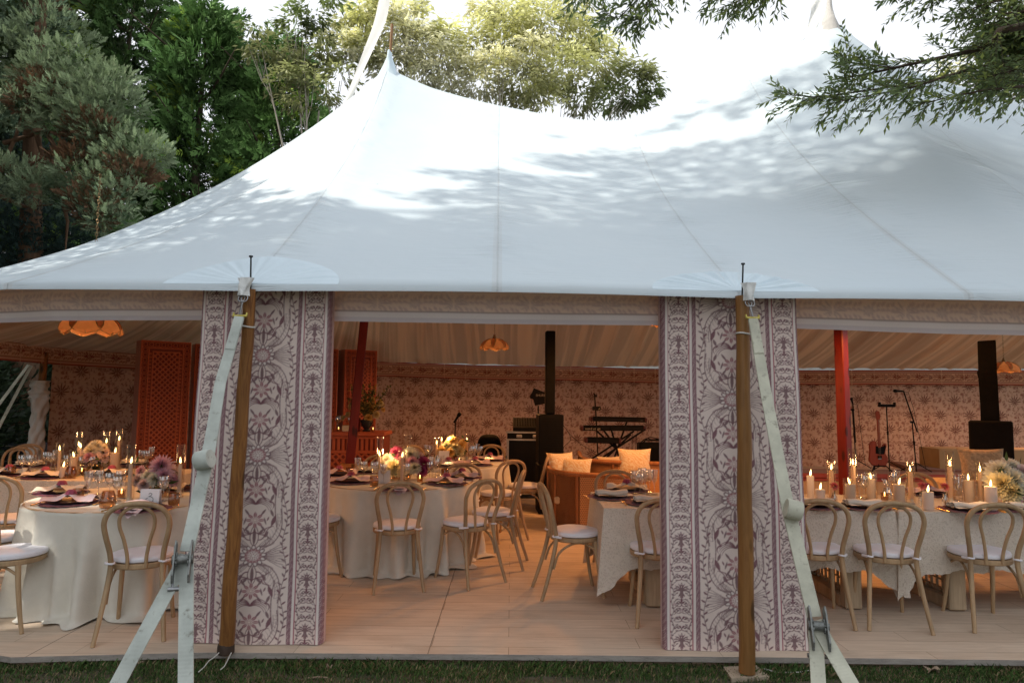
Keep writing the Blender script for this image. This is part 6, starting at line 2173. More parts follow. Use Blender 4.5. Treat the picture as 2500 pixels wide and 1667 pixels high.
def make_pendant():
    t = thing('pendant_lamp', 'x', 'pendant lamp')
    for k in range(7):
        a = 2 * PI * k / 7 + .2
        ca, sa = math.cos(a), math.sin(a)
        def P(u, v, ca=ca, sa=sa):
            s = 2 * u - 1
            r = .030 + .245 * math.sin(min(1, v * 1.0) * PI * .47) ; z = .02 - .195 * v ** 1.7
            w = (.022 + .115 * math.sin(PI * min(1, v * .62 + .05)) ) * (math.sqrt(max(0, 1 - max(0, (v - .72) / .28) ** 2)))
            x = r - .035 * s * s * v; y = s * w
            return Vector((ca * x - sa * y, sa * x + ca * y, z - .02 * s * s * v))
        mb = MB(); mb.grid(P, 8, 14); pe = mb.build('petal', M_WOVEN, t, 60)
        rim = [P(0, v / 10) for v in range(11)] + [P(u / 8, 1) for u in range(1, 8)] + [P(1, 1 - v / 10) for v in range(11)]
        mb = MB(); mb.tube(rim, .0042, 5); mb.build('rim_wire', M_BRASS, pe, 60)
    mb = MB(); mb.lathe([(.002, .10), (.020, .09), (.022, .06), (.034, .05), (.036, .022), (.030, .015), (.030, -.02), (.018, -.03)], 16); mb.build('socket', M_BRASS, t)
    mb = MB(); mb.lathe([(.012, -.03), (.016, -.045), (.026, -.07), (.028, -.085), (.020, -.105), (.002, -.112)], 14); mb.build('bulb', M_BULB, t)
    mb = MB()
    for k in range(40):
        z = .11 + k * .032; r = Matrix.Rotation(PI / 2 * (k % 2), 3, 'Z')
        mb.tube([r @ Vector((.009 * math.cos(q), 0, .021 * math.sin(q))) + Vector((0, 0, z)) for q in np.linspace(0, 2 * PI, 9)[:-1]], .0026, 4, True)
    mb.build('chain', M_BRASS, t)
    return t


PD = Stamp(make_pendant())
WARM = (1.0, .40, .115)


def lamp(loc, e, r=.06, col=WARM):
    l = bpy.data.lights.new('lamp_light', 'POINT'); l.energy = e; l.color = col; l.shadow_soft_size = r
    o = bpy.data.objects.new('lamp_light', l); COL.objects.link(o); o.location = loc


PEND_E = 52
for px, pyb, Y, lab in ((221, 822, 6.5, 'large glowing petal pendant lamp half hidden by the valance over the lace table'),
                        (1207, 857, 12.4, 'small orange petal pendant lamp on a chain before the keyboards and the bar'),
                        (2452, 912, 13.2, 'orange petal pendant lamp beside the hooded loudspeaker column'),
                        (1640, 800, 8.6, 'petal pendant lamp peeping out behind the curtain with the smooth pole'),
                        (1533, 752, 8.2, 'petal pendant lamp glinting through the valance over the rattan sofa'), (2157, 778, 8.0, 'petal pendant lamp glinting through the valance over the long table')):
    p = at(px, pyb, Y); p.z += .21
    PD.put(p, px * .01, lab, 'petal pendant lamps')
    lamp(p + Vector((0, 0, -.09)), 10 if Y < 7 else 6.5, .03, (1, .62, .32))
    l = bpy.data.lights.new('lamp_light', 'SPOT'); l.energy = PEND_E * (1.6 if Y < 7 else 2.1); l.color = WARM; l.shadow_soft_size = .10; l.spot_size = math.radians(172); l.spot_blend = .35
    o = bpy.data.objects.new('lamp_light', l); COL.objects.link(o); o.location = p + Vector((0, 0, -.215))

# candle light of each table (the flames themselves are too small to be sampled)
for loc, e in (((T3[0] - .1, T3[1] - .1, 1.06), .7), ((T3[0] + .45, T3[1] + .1, 1.06), .7), ((-4.7, 7.1, 1.15), 2.6), ((-5.6, 7.0, 1.1), 1.6),
               ((TM[0] - .1, TM[1] - .1, 1.05), 5), ((TF[0], TF[1], 1.08), 9.0), ((3.0, 5.75, 1.08), 2.6), ((3.72, 5.45, 1.06), 2.6), ((2.4, 5.7, 1.05), 1.8)):
    lamp(loc, e, .03, (1.0, .56, .24))

# ------------------------------------------------------------------ orange carved lattice screens and bar
M_ORANGE = surf('orange_paint', (.44, .095, .030), .55, .14, 8, .12)
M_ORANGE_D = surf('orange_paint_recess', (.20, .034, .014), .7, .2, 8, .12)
M_PINK = surf('dusty_pink_paint', (.36, .155, .115), .6, .12, 8, .1)


def lattice(mb, x0, x1, z0, z1, y, pitch, w, d):
    """crossed diagonal slats inside a rectangle on the plane y"""
    W, H = x1 - x0, z1 - z0
    for sgn in (1, -1):
        c = -H
        k = np.arange(-H, W, pitch)
        for s in k:
            # line x = s + t, z = t (or mirrored)
            t0, t1 = max(0, -s), min(H, W - s)
            if t1 - t0 < .03: continue
            a = (s + t0, t0); b_ = (s + t1, t1)
            if sgn < 0: a = (W - a[0], a[1]); b_ = (W - b_[0], b_[1])
            ax, az, bx, bz = x0 + a[0], z0 + a[1], x0 + b_[0], z0 + b_[1]
            L = math.hypot(bx - ax, bz - az); an = math.atan2(bz - az, bx - ax)
            M = Matrix.Rotation(-an, 3, 'Y')
            mb.box(((ax + bx) / 2, y - (.0 if sgn > 0 else .004), (az + bz) / 2), (L, d, w), M=M)


def screen(p, rz, H, W, dp, lab):
    t = thing('lattice_screen', lab, 'screen', p, rz, 'orange carved lattice screens')
    mb = MB(); mb.box((0, dp / 2, H / 2), (W, dp, H), bev=.004); mb.build('case', M_PINK, t, 20)
    mb = MB(); mb.box((0, -.006, H / 2), (W - .01, .010, H - .01)); mb.build('backing', M_ORANGE_D, t, 20)
    mb = MB(); yf = -.022
    def frame(ins, w):
        x0, x1, z0, z1 = -W / 2 + ins, W / 2 - ins, ins, H - ins
        for (cx, cz, sx, sz) in ((0, z0 + w / 2, x1 - x0, w), (0, z1 - w / 2, x1 - x0, w), (x0 + w / 2, H / 2, w, z1 - z0 - 2 * w), (x1 - w / 2, H / 2, w, z1 - z0 - 2 * w)):
            mb.box((cx, yf, cz), (sx, .024, sz), bev=.004)
    frame(0, .022); frame(.105, .022); frame(.165, .02)
    mb.build('frame', M_ORANGE, t, 20)
    mb = MB()
    # ring border
    def ring(cx, cz, r=.030):
        mb.tube([(cx + r * math.cos(a), yf + .002, cz + r * math.sin(a)) for a in np.linspace(0, 2 * PI, 13)[:-1]], .0075, 5, True)
        for dx in (-1, 1):
            for dz in (-1, 1): mb.box((cx + dx * .034, yf + .004, cz + dz * .036), (.014, .016, .014), M=Matrix.Rotation(PI / 4, 3, 'Y'))
    nz = int((H - .12) / .082)
    for k in range(nz + 1):
        z = .062 + (H - .124) * k / nz
        ring(-W / 2 + .064, z); ring(W / 2 - .064, z)
    nx = int((W - .12) / .082)
    for k in range(1, nx):
        ring(-W / 2 + .062 + (W - .124) * k / nx, H - .062); ring(-W / 2 + .062 + (W - .124) * k / nx, .062)
    # dog tooth band
    for k in range(int((H - .30) / .055)):
        z = .15 + .0275 + k * .055
        for sx in (-1, 1):
            mb.box((sx * (W / 2 - .146), yf + .006, z), (.028, .014, .028), M=Matrix.Rotation(PI / 4, 3, 'Y'))
    mb.build('ring_border', M_ORANGE, t, 30)
    mb = MB(); lattice(mb, -W / 2 + .185, W / 2 - .185, .185, H - .185, yf + .002, .082, .018, .020); mb.build('lattice', M_ORANGE, t, 20)
    return t


A35 = math.radians(35)
M_BLACKBOX = surf('black_paint', (.012, .012, .012), .6, .3, 20, .1)
pA = at(400, 965, 10.85); pA.z = 0
screen(pA, A35 + .13, 2.42, .74, .26, 'tall orange carved lattice screen with a pink side beside the wall cloth')
pB = at(545, 965, 11.6); pB.z = 0
screen(pB, A35, 2.42, .95, .26, 'orange carved lattice screen mostly hidden behind the knotty pole curtain')
pC = at(775, 965, 12.1); pC.z = 0
screen(pC, A35, 2.42, .70, .26, 'orange carved lattice screen showing only its ringed edge past the curtain')
pD = at(878, 965, 12.5); pD.z = 0
screen(pD, A35, 2.42, .62, .3, 'orange carved lattice screen behind the red pole and the flower urn')

# bar counter
q0, q1 = at(640, 965, 10.95), at(938, 965, 10.95)
bw = q1.x - q0.x; bx = (q0.x + q1.x) / 2
bar = thing('bar_counter', 'orange lattice fronted bar counter behind the dahlia table', 'bar', (bx, 10.95, 0))
BZ = 1.015
mb = MB(); mb.box((0, .30, BZ - .03), (bw + .06, .70, .06), bev=.01); mb.build('counter_top', M_ORANGE, bar, 20)
mb = MB(); mb.box((0, .32, .47), (bw, .58, .94)); mb.build('case', M_ORANGE_D, bar, 20)
mb = MB()
for z in (.045, .70, .93): mb.box((0, .015, z), (bw, .03, .05), bev=.005)
for k in range(int(bw / .075)):
    mb.box((-bw / 2 + .04 + k * .075, .018, .815), (.045, .024, .18), bev=.004)
for x in (-bw / 2 + .02, 0, bw / 2 - .02): mb.box((x, .012, .37), (.06, .034, .60), bev=.004)
mb.build('fluted_frieze', M_ORANGE, bar, 20)
mb = MB(); lattice(mb, -bw / 2 + .05, bw / 2 - .05, .075, .672, .022, .115, .03, .02); mb.build('lattice', M_ORANGE, bar, 20)
VOT.put((at(828, 1000, 11.1).x, 11.1, BZ + .002), 0, 'small lit votive candle at the curtain end of the orange bar', 'lit votive candles')
VOT.put((at(912, 1000, 11.1).x, 11.1, BZ + .002), 0, 'small lit votive candle at the outer end of the orange bar', 'lit votive candles')
p = at(848, 1000, 11.15); mb = MB()
mb.box((0, 0, .0475), (.125, .12, .095), bev=.006)
tag(mb.build('napkin_box', fabric('cream_paper', (.66, .60, .45), .05, 100, .2), loc=(p.x, 11.15, BZ + .001)), 'cream box of paper napkins on the orange bar', 'box')
for x, h, lab in ((803, .19, 'smoky glass jar next to the curtain on the orange bar'), (868, .20, 'dark red ice bucket on the orange bar beside the red pole')):
    p = at(x, 1000, 11.2); mb = MB()
    mb.lathe([(.07, 0), (.085, .01), (.09, h), (.082, h), (.078, .012), (.002, .01)], 22)
    o = mb.build('jar' if x == 803 else 'ice_bucket', M_AMBER if x == 803 else M_RED, loc=(p.x, 11.2, BZ + .001)); tag(o, lab, 'jar' if x == 803 else 'bucket')
for x, lab in ((826, 'coupe glass nearest the curtain on the orange bar'), (857, 'coupe glass behind the cream box on the orange bar')):
    p = at(x, 1000, 11.35); GL['wine_glass'].put(Vector((p.x, 11.35, BZ + .001)), 0, lab, None, 1.25)
items = [('yellow', 858, 992, 0, 1.0), ('apricot', 905, 998, 0, 1.1), ('yellow', 918, 1012, 0, 1.0), ('apricot', 900, 1020, -.05, 1.1), ('yellow', 868, 1008, 0, .9), ('yellow', 930, 985, 0, .7), ('apricot', 908, 975, 0, .8), ('yellow', 850, 1012, 0, .8), ('apricot', 884, 990, 0, .9), ('yellow', 876, 972, 0, .7), ('yellow', 838, 1020, 0, .7), ('apricot', 935, 1000, 0, .6)]
fl = arrangement('flower_urn', 'tall loose arrangement of yellow flowers and branches on the orange bar behind the red pole', items, 895, 1058, 11.2, BZ + .002, False, 0)
mb = MB(); mb.lathe([(.06, 0), (.07, .01), (.04, .04), (.09, .10), (.10, .17), (.085, .19), (.002, .17)], 20); mb.build('urn', M_BLACKBOX, fl)
C, D = [], []
mb = MB()
for k in range(34):
    a = random.uniform(0, 2 * PI); e = Vector((math.cos(a) * random.uniform(.1, .40), math.sin(a) * .2, random.uniform(.35, .78)))
    mid = e * .5 + Vector((0, 0, .12)); mb.tube([(0, 0, .16), tuple(mid), tuple(e)], .0035, 5)
    for q in range(34):
        s = .35 + .65 * q / 33; b_ = Vector((0, 0, .16)).lerp(mid, min(1, s * 2)) if s < .5 else mid.lerp(e, s * 2 - 1)
        C.append(b_); D.append(Vector((random.gauss(0, 1), random.gauss(0, 1), random.gauss(.3, 1))))
mb.build('branches', M_STEM, fl)
C = np.array(C); n = len(C); L_ = RNG.uniform(.03, .075, n)
kc = np.where(RNG.random(n)[:, None] < .35, np.array([.62, .42, .12]), np.array([.10, .12, .035])) * RNG.uniform(.5, 1.2, n)[:, None]
V = leaf_quads(C, np.array(D), rnd(n), L_, L_ * .4); np_mesh('foliage', V, np.arange(len(V)).reshape(-1, 4), M_LEAF, fl, np.repeat(kc, 4, 0))

# ------------------------------------------------------------------ stage and band gear
M_STAGE = surf('stage_red_trim', (.34, .060, .040), .5, .2, 6, .15)
M_CANE = surf('cream_cane_skirt', (.60, .42, .24), .8, .2, 60, .5)
M_CARPET = fabric('stage_carpet', (.20, .085, .06), .2, 300, .5, 10)
SZ = .40
st = thing('stage', 'low stage with a red edge and cream skirt behind the long table', 'stage', (4.7, 13.4, 0))
x0, x1, y0, y1 = at(1360, 965, 11.3).x, 9.9, 11.35, 15.9
mb = MB(); mb.poly([(x0 - 4.7, y0 - 13.4), (x1 - 4.7, y0 - 13.4), (x1 - 4.7, .9), (at(2350, 965, 13.1).x - 4.7, -.3), (at(2180, 965, 12.15).x - 4.7, -1.25), (x0 - 4.7, -1.35)], SZ - .08, SZ); mb.build('deck', M_CARPET, st, 20)
mb = MB(); mb.box(((x0 + x1) / 2 - 4.7, y0 - 13.4 - .025, SZ - .03), (x1 - x0 + .05, .05, .075), bev=.012); mb.box(((x0 + x1) / 2 - 4.7, y0 - 13.4 - .012, SZ - .095), (x1 - x0 + .05, .03, .045), bev=.006); mb.build('edge_trim', M_STAGE, st, 20)
mb = MB(); mb.grid(lambda u, v: Vector((x0 - 4.7 + (x1 - x0) * u, y0 - 13.4 + .008 * math.sin(u * 900), (SZ - .10) * v)), 400, 2); mb.build('skirt', M_CANE, st, 60)

M_BLK = surf('matt_black', (.006, .006, .0065), .6, .3, 20, .15, spec=.12)
M_BLKC = fabric('black_cover', (.005, .005, .005), .2, 300, .4, 8, 0)
M_LBL = surf('faded_label', (.42, .36, .30), .6, .1, 40, 0)


def text_part(txt, size, M, mat, parent, name='lettering'):
    cu = bpy.data.curves.new('lettering', 'FONT'); cu.body = txt; cu.size = size; cu.align_x = 'CENTER'; cu.align_y = 'CENTER'; cu.extrude = .001
    ob = bpy.data.objects.new('lettering', cu); COL.objects.link(ob)
    dg = bpy.context.evaluated_depsgraph_get(); dg.update()
    me = bpy.data.meshes.new_from_object(ob.evaluated_get(dg))
    bpy.data.objects.remove(ob)
    me.materials.clear(); me.materials.append(mat)
    o = bpy.data.objects.new(name, me); COL.objects.link(o); o.parent = parent; o.matrix_local = M
    return o


# loudspeaker columns
def column(px, Y, zsub, ztop, wsub, wcol, lab, covered):
    p = at(px, 965, Y); p.z = 0
    t = thing('loudspeaker_column', lab, 'loudspeaker', p, -.62 if covered else .06, 'column loudspeakers')
    mat = M_BLKC if covered else M_BLK
    mb = MB()
    if covered:
        mb.box((0, 0, zsub / 2), (wsub, .30, zsub), bev=.012)
        mb.build('bass_cabinet', mat, t, 30)
        mb = MB()
        prof = [(zsub - .01, .0, 1.0), (zsub + .18, .0, .98), (zsub + (ztop - zsub) * .52, -.004, 1.0), (zsub + (ztop - zsub) * .60, -.012, 1.05), (zsub + (ztop - zsub) * .64, -.004, .98), (ztop - .01, -.002, .97), (ztop, .0, .9)]
        vs_, fs_ = [], []
        for z, dx, k in prof:
            w_ = wcol * k / 2
            h_ = w_ * .6; vs_ += [(dx - w_, -h_, z), (dx + w_, -h_, z + (.006 if z == ztop else 0)), (dx + w_, h_, z), (dx - w_, h_, z)]
        for i in range(len(prof) - 1):
            for j in range(4): fs_.append((i * 4 + j, i * 4 + (j + 1) % 4, i * 4 + 4 + (j + 1) % 4, i * 4 + 4 + j))
        fs_.append(tuple(len(vs_) - 4 + j for j in range(4)))
        mb.add(vs_, fs_); mb.build('column', mat, t, 20)
    else:
        for k in range(2):
            mb = MB(); mb.box((0, 0, zsub * (k + .5) / 2), (wsub, .45, zsub / 2 - .006), bev=.012); o = mb.build('bass_cabinet', mat, t, 30)
            mb = MB()
            for q in range(18): mb.box((0, -.228, zsub * k / 2 + .06 + q * (zsub / 2 - .12) / 17), (wsub - .05, .004, .008))
            mb.build('grille', M_BLKC, o, 20)
        mb = MB(); mb.box((0, -.02, (zsub + ztop) / 2), (wcol, .14, ztop - zsub), bev=.012); o = mb.build('column', mat, t, 30)
        mb = MB(); mb.box((0, -.093, (zsub + ztop) / 2), (wcol - .02, .004, ztop - zsub - .04)); mb.build('grille', M_BLKC, o, 20)
        mb = MB(); mb.tube([(0, 0, zsub - .01), (0, 0, zsub + .03)], .05, 12); mb.build('coupler', mat, t)
    return t


column(1342, 9.75, 1.365, 2.545, .345, .135, 'uncovered slim black loudspeaker column in front of the mixing desk', False)
column(2415, 7.6, 1.40, 2.285, .40, .175, 'black fabric hooded loudspeaker column behind the white and mauve flowers', True)

# mixing desk on a flight case
M_ALU = surf('case_aluminium', (.46, .40, .32), .4, .2, 40, .1, .9)
p = at(1286, 965, 11.2); p.z = 0
t = thing('flight_case', 'black flight case with metal edges under the mixing desk', 'flight case', p)
CZ = 1.03
mb = MB(); mb.box((0, 0, CZ / 2 + .04), (.62, .55, CZ - .08), bev=.006); mb.build('body', M_BLK, t, 20)
mb = MB()
for z in (CZ + .01, CZ - .105): mb.box((0, -.280, z), (.66, .02, .028), bev=.004)
for x in (-.30, .30): mb.box((x, -.280, CZ / 2 - .05), (.035, .022, CZ - .14), bev=.004)
mb.box((0, -.281, .10), (.62, .02, .03), bev=.004)
mb.build('edging', M_ALU, t, 20)
for x in (-.12, .14):
    mb = MB(); mb.box((x, -.285, CZ - .05), (.09, .02, .05), bev=.008); mb.tube([(x - .02, -.30, CZ - .05), (x + .02, -.30, CZ - .05)], .006, 6); mb.build('latch', M_ALU, t, 30)
for sx in (-.26, .26):
    for sy in (-.2, .2):
        mb = MB(); mb.tube([(sx - .02, sy, .045), (sx + .02, sy, .045)], .045, 14); mb.build('caster', M_BLK, t)
mx = thing('mixing_desk', 'black sloping mixing desk with small knobs on the flight case', 'mixing desk', (p.x + .05, 11.2, CZ + .026))
mb = MB()
M4 = Matrix.Rotation(PI / 2, 4, 'Z') @ Matrix.Rotation(PI / 2, 4, 'X')
mb.poly([(-.27, 0), (.27, 0), (.27, .20), (.18, .19), (-.27, .06)], -.27, .27, 0, M4)
mb.build('body', M_BLKC, mx, 20)
mb = MB()
for i in range(12):
    for j in range(5):
        y = -.20 + j * .08; z = .065 + (y + .27) * .29
        mb.tube([(-.24 + i * .042, y, z), (-.24 + i * .042, y - .004, z + .022)], .007, 6)
mb.build('knob', M_BLK, mx, 30)['kind'] = 'stuff'

# paddle antenna on its stand
p = at(1312, 965, 11.6); p.z = 0
t = thing('paddle_antenna', 'black paddle antenna with white lettering on a stand beside the loudspeaker column', 'antenna', p)
q = lambda px, py: at(px, py, 11.6) - p
ol = [q(1294, 966), q(1299, 958), q(1303, 947), q(1336, 960), q(1336, 984), q(1306, 990), q(1302, 975), q(1294, 972)]
mb = MB(); mb.add([v - Vector((0, .006, 0)) for v in ol] + [v + Vector((0, .006, 0)) for v in ol], [(0, 1, 2, 3, 4, 5, 6, 7), tuple(range(15, 7, -1))] + [(i, 8 + i, 8 + (i + 1) % 8, (i + 1) % 8) for i in range(8)])
mb.box(q(1302, 969), (.06, .03, .06), bev=.008); mb.build('paddle', M_BLK, t, 20)
mb = MB(); mb.tube([q(1314, 990), q(1314, 1030), (0, 0, .05)], .012, 8); mb.tube([(-.25, 0, .02), (0, 0, .5), (.25, 0, .02)], .01, 6); mb.build('stand', M_BLK, t)
text_part('SHURE', .055, Matrix.Translation(q(1320, 965) - Vector((0, .012, 0))) @ Matrix.Rotation(PI / 2, 4, 'X'), M_LBL, t)
mb = MB(); mb.tube(densify([q(1297, 974), q(1300, 1000), q(1304, 1026)], 4), .003, 5); mb.build('cable', M_BLK, t)

# covered hump and its case
p = at(1196, 965, 11.4); p.z = 0
t = thing('drum_stool', 'black covered rounded hump on a road case behind the far round table', 'covered equipment', p)
mb = MB()
def hump(a, v):
    th = 2 * PI * a; e = v * PI / 2
    r = math.cos(e) ** .55; return Vector((.205 * r * math.cos(th), .2 * r * math.sin(th), .70 + .27 * math.sin(e) ** .8 + .006 * math.sin(5 * th)))
mb.grid(hump, 30, 12, closed=True); mb.box((0, 0, .66), (.42, .42, .1), bev=.02); mb.build('cover', M_BLKC, t, 50)
mb = MB(); mb.box((.03, 0, .31), (.62, .5, .60), bev=.006); mb.build('case', M_BLK, t, 20)
mb = MB(); mb.box((.03, -.255, .60), (.62, .015, .025)); mb.box((.03, -.255, .52), (.62, .015, .02)); mb.build('edging', M_ALU, t, 20)

# microphones
def mic_stand(px, pyt, Y, zb, lab, boom=None, holder=None):
    p = at(px, 965, Y); p.z = zb
    t = thing('microphone_stand' if not holder else 'tablet_stand', lab, 'microphone stand' if not holder else 'music stand', p)
    q = lambda a, b_: at(a, b_, Y) - p
    mb = MB(); top = q(*pyt)
    mb.tube([(0, 0, .02), tuple(top)], .0105, 8)
    for a in (0, 2.1, 4.2): mb.tube([(0, 0, .16), (math.cos(a) * .26, math.sin(a) * .26, .012)], .008, 6)
    mb.tube([Vector(top) * .55, Vector(top) * .55 + Vector((0, 0, .06))], .017, 8)
    mb.build('stand', M_BLK, t)
    if boom:
        mb = MB(); a, b_ = q(*boom[0]), q(*boom[1]); mb.tube([a, b_], .008, 8); mb.tube([b_ + (b_ - a) * .0, a.lerp(b_, -.12)], .012, 8)
        mb.tube([Vector(top) + Vector((-.03, 0, 0)), Vector(top) + Vector((.03, 0, 0))], .018, 8); mb.build('boom_arm', M_BLK, t)
        c = q(*boom[1]); d = (q(*boom[2]) - c)
        mb = MB(); mb.tube([c, c + d * .75], [.014, .019], 10); mb.tube([c + d * .72, c + d * .8, c + d * 1.05, c + d * 1.12], [.02, .028, .027, .012], 12); mb.build('microphone', M_BLK, t)
        mb = MB(); mb.tube(densify([c, c + Vector((.08, 0, -.02)), c.lerp(Vector(top), .5) + Vector((.10, 0, -.05)), Vector(top) + Vector((.14, 0, -.4)), Vector((.16, 0, .05))], 5), .004, 5); mb.build('cable', M_BLK, t)
    elif holder:
        mb = MB(); mb.box(Vector(top) + Vector((0, -.01, .0)), (.30, .05, .05), bev=.012); mb.box(Vector(top) + Vector((-.13, -.02, .03)), (.03, .05, .06), bev=.006); mb.box(Vector(top) + Vector((.13, -.02, .03)), (.03, .05, .06), bev=.006); mb.build('clamp', M_BLK, t)
    else:
        d = Vector((.055, -.03, .085)); c = Vector(top)
        mb = MB(); mb.tube([c - d * .4, c + d * .8], [.016, .02], 10); mb.tube([c + d * .75, c + d * .85, c + d * 1.25, c + d * 1.4], [.02, .03, .03, .014], 12); mb.build('microphone', M_BLK, t)
    return t


mic_stand(1110, (1112, 1026), 10.6, 0, 'straight black microphone stand before the wall cloth, near the bar')
mic_stand(2166, (2164, 990), 11.9, SZ, 'black stand with an empty clamp next to the electric guitar', None, True)
mic_stand(2231, (2227, 1030), 11.7, SZ, 'tall black boom microphone stand between the guitar and the hooded loudspeaker', ((2236, 1044), (2206, 955), (2184, 954)))
mic_stand(2086, (2081, 1000), 12.2, SZ, 'black stand half hidden behind the red pole near the guitar', ((2088, 1070), (2082, 985), (2078, 972)))

# guitar on its floor stand
p = at(2138, 965, 11.85); p.z = SZ
t = thing('electric_guitar', 'dark red wooden electric guitar with a black pickguard on the stage', 'guitar', p)
M_GUIT = wood('guitar_body', (.34, .07, .035), (.26, .05, .025), 1, .35, .05, False)
sk = lambda x, z: (x, z)
body = [(-.10, .10), (-.04, .075), (.06, .075), (.13, .10), (.165, .17), (.155, .25), (.125, .30), (.13, .36), (.15, .43), (.135, .475), (.10, .455), (.085, .41), (.05, .40), (-.01, .41), (-.03, .50), (-.075, .515), (-.125, .48), (-.14, .41), (-.13, .34), (-.145, .25), (-.15, .17)]
M4 = Matrix.Rotation(PI / 2, 4, 'X')
mb = MB(); mb.poly(body, -.022, .022, 0, M4); mb.build('body', M_GUIT, t, 20)
mb = MB(); mb.poly([(-.045, .30), (.02, .285), (.10, .29), (.115, .34), (.135, .42), (.12, .455), (.09, .42), (.04, .415), (-.04, .425)], .023, .027, 0, M4); mb.box((.02, -.03, .24), (.07, .012, .05), bev=.004); mb.build('pickguard', M_BLK, t, 20)
mb = MB(); mb.poly([(.0, .40), (.045, .40), (.030, .86), (-.008, .86)], .018, .036, 0, M4); mb.build('neck', M_GUIT, t, 20)
mb = MB(); mb.poly([(-.010, .86), (.034, .86), (.05, .93), (.036, 1.02), (.0, 1.03), (-.03, .99), (-.02, .92)], .016, .032, 0, M4); mb.build('headstock', M_GUIT, t, 20)
mb = MB(); mb.box((.02, -.03, .215), (.06, .012, .03), bev=.003)
for k in range(6): mb.tube([(.002 + k * .007, -.040, .22), (.004 + k * .0045, -.040, .88)], .0007, 4)
mb.build('bridge', M_STEEL, t, 30)
mb = MB(); mb.tube([(-.16, -.12, .0), (-.10, -.06, .09), (.11, -.06, .09), (.18, -.12, .0)], .012, 8); mb.tube([(0, .12, .01), (0, .03, .28), (0, -.02, .1)], .01, 8); mb.build('floor_stand', M_BLK, t)

# cream box on the stage
p = at(2390, 965, 12.4); mb = MB()
mb.box((0, 0, .19), (1.9, .6, .36), bev=.01)
o = mb.build('packing_case', fabric('cream_cover', (.46, .33, .18), .08, 200, .3, 6), loc=(p.x, 12.4, SZ + .002)); tag(o, 'long cream covered case on the stage behind the hooded loudspeaker', 'case')
mb = MB(); p = at(2250, 965, 12.3); mb.add([(-.55, -.5, 0), (.5, -.5, 0), (.7, .5, .0), (-.35, .5, .0), (-.5, -.48, .05), (.45, -.48, .012), (.68, .48, .012), (-.33, .48, .09)], [(0, 1, 5, 4), (1, 2, 6, 5), (2, 3, 7, 6), (3, 0, 4, 7), (4, 5, 6, 7), (3, 2, 1, 0)])
o = mb.build('rug', M_CARPET, loc=(p.x, 12.3, SZ + .004)); tag(o, 'rumpled red brown rug on the stage beside the boom stand', 'rug')

M_CHEEK = surf('dark_red_cheek', (.06, .006, .006), .5, .2, 20, .05)
# keyboards on an X stand
Yk = 11.6
p = at(1498, 965, Yk); p.z = SZ
ks = thing('keyboard_stand', 'black crossed leg stand carrying three keyboards', 'keyboard stand', p)
q = lambda px, py, dy=0: at(px, py, Yk + dy) - p
mb = MB()
for a, b_ in (((1425, 1146), (1575, 1048)), ((1432, 1128), (1548, 1052)), ((1455, 1050), (1560, 1146)), ((1470, 1045), (1545, 1146)), ((1490, 1040), (1520, 1146)), ((1530, 1030), (1490, 1146)), ((1450, 1146), (1540, 1060))):
    mb.tube([q(*a), q(*b_)], .016, 8)
for x in (1455, 1545):
    mb.tube([q(x, 1048), q(x, 1048, .4)], .016, 8); mb.tube([q(x + 8, 1026), q(x + 8, 1026, .4)], .016, 8)
mb.build('frame', M_BLK, ks)
def keyboard(x0, y0, x1, y1, dy, hpx, lab, keys, txt=None):
    a, b_ = at(x0, y0, Yk + dy), at(x1, y1, Yk + dy)
    c = (a + b_) / 2; W = (b_ - a).length; h = hpx / FPX * Yk
    t = thing('keyboard', lab, 'keyboard', c, 0, 'keyboards on the crossed stand')
    t.rotation_euler = (0, -math.atan2(b_.z - a.z, b_.x - a.x), 0)
    mb = MB(); mb.box((0, .14, 0), (W, .28, h), bev=.012); mb.build('case', M_BLK, t, 30)
    for s in (-1, 1):
        mb = MB(); mb.box((s * (W / 2 - .02), .135, .002), (.045, .285, h + .006), bev=.012); mb.build('end_cheek', M_CHEEK, t, 30)
    mb = MB()
    n = int(W / .0235) - 3
    for k in range(n): mb.box((-W / 2 + .06 + k * .0235, .07, h / 2 + .006), (.0215, .13, .012))
    o = mb.build('key_bed', M_BLKC, t, 20)
    if txt: text_part(txt[0], txt[1], Matrix.Translation((txt[2] * W, -.0035, -.002)) @ Matrix.Rotation(PI / 2, 4, 'X'), M_LBL, t)
keyboard(1442, 1023, 1580, 1026, .12, 10, 'top keyboard on the crossed stand, with a small light inscription', 1, ('-----', .03, .40))
keyboard(1419, 1046, 1577, 1046, .0, 11, 'middle and longest keyboard on the crossed stand, with a red end and a white name', 1, ('nord stage', .06, -.32))
keyboard(1429, 1075, 1517, 1077, -.12, 12, 'lowest and shortest keyboard on the crossed stand', 0)
mb = MB()
pp = [q(1446, 960), q(1449, 1000), q(1452, 1060), q(1456, 1146)]
mk = thing('clip_stand', 'thin black pole with a small box clipped on, standing by the keyboards', 'stand', (p.x, p.y - .3, p.z))
mb.tube([v for v in pp], .011, 8); mb.box(q(1451, 996), (.14, .04, .065), bev=.008); mb.box(q(1450, 966), (.035, .03, .03), bev=.006); mb.build('pole', M_BLK, mk)
text_part('A', .045, Matrix.Translation(q(1457, 997) - Vector((0, .024, 0))) @ Matrix.Rotation(PI / 2, 4, 'X'), M_LBL, mk)
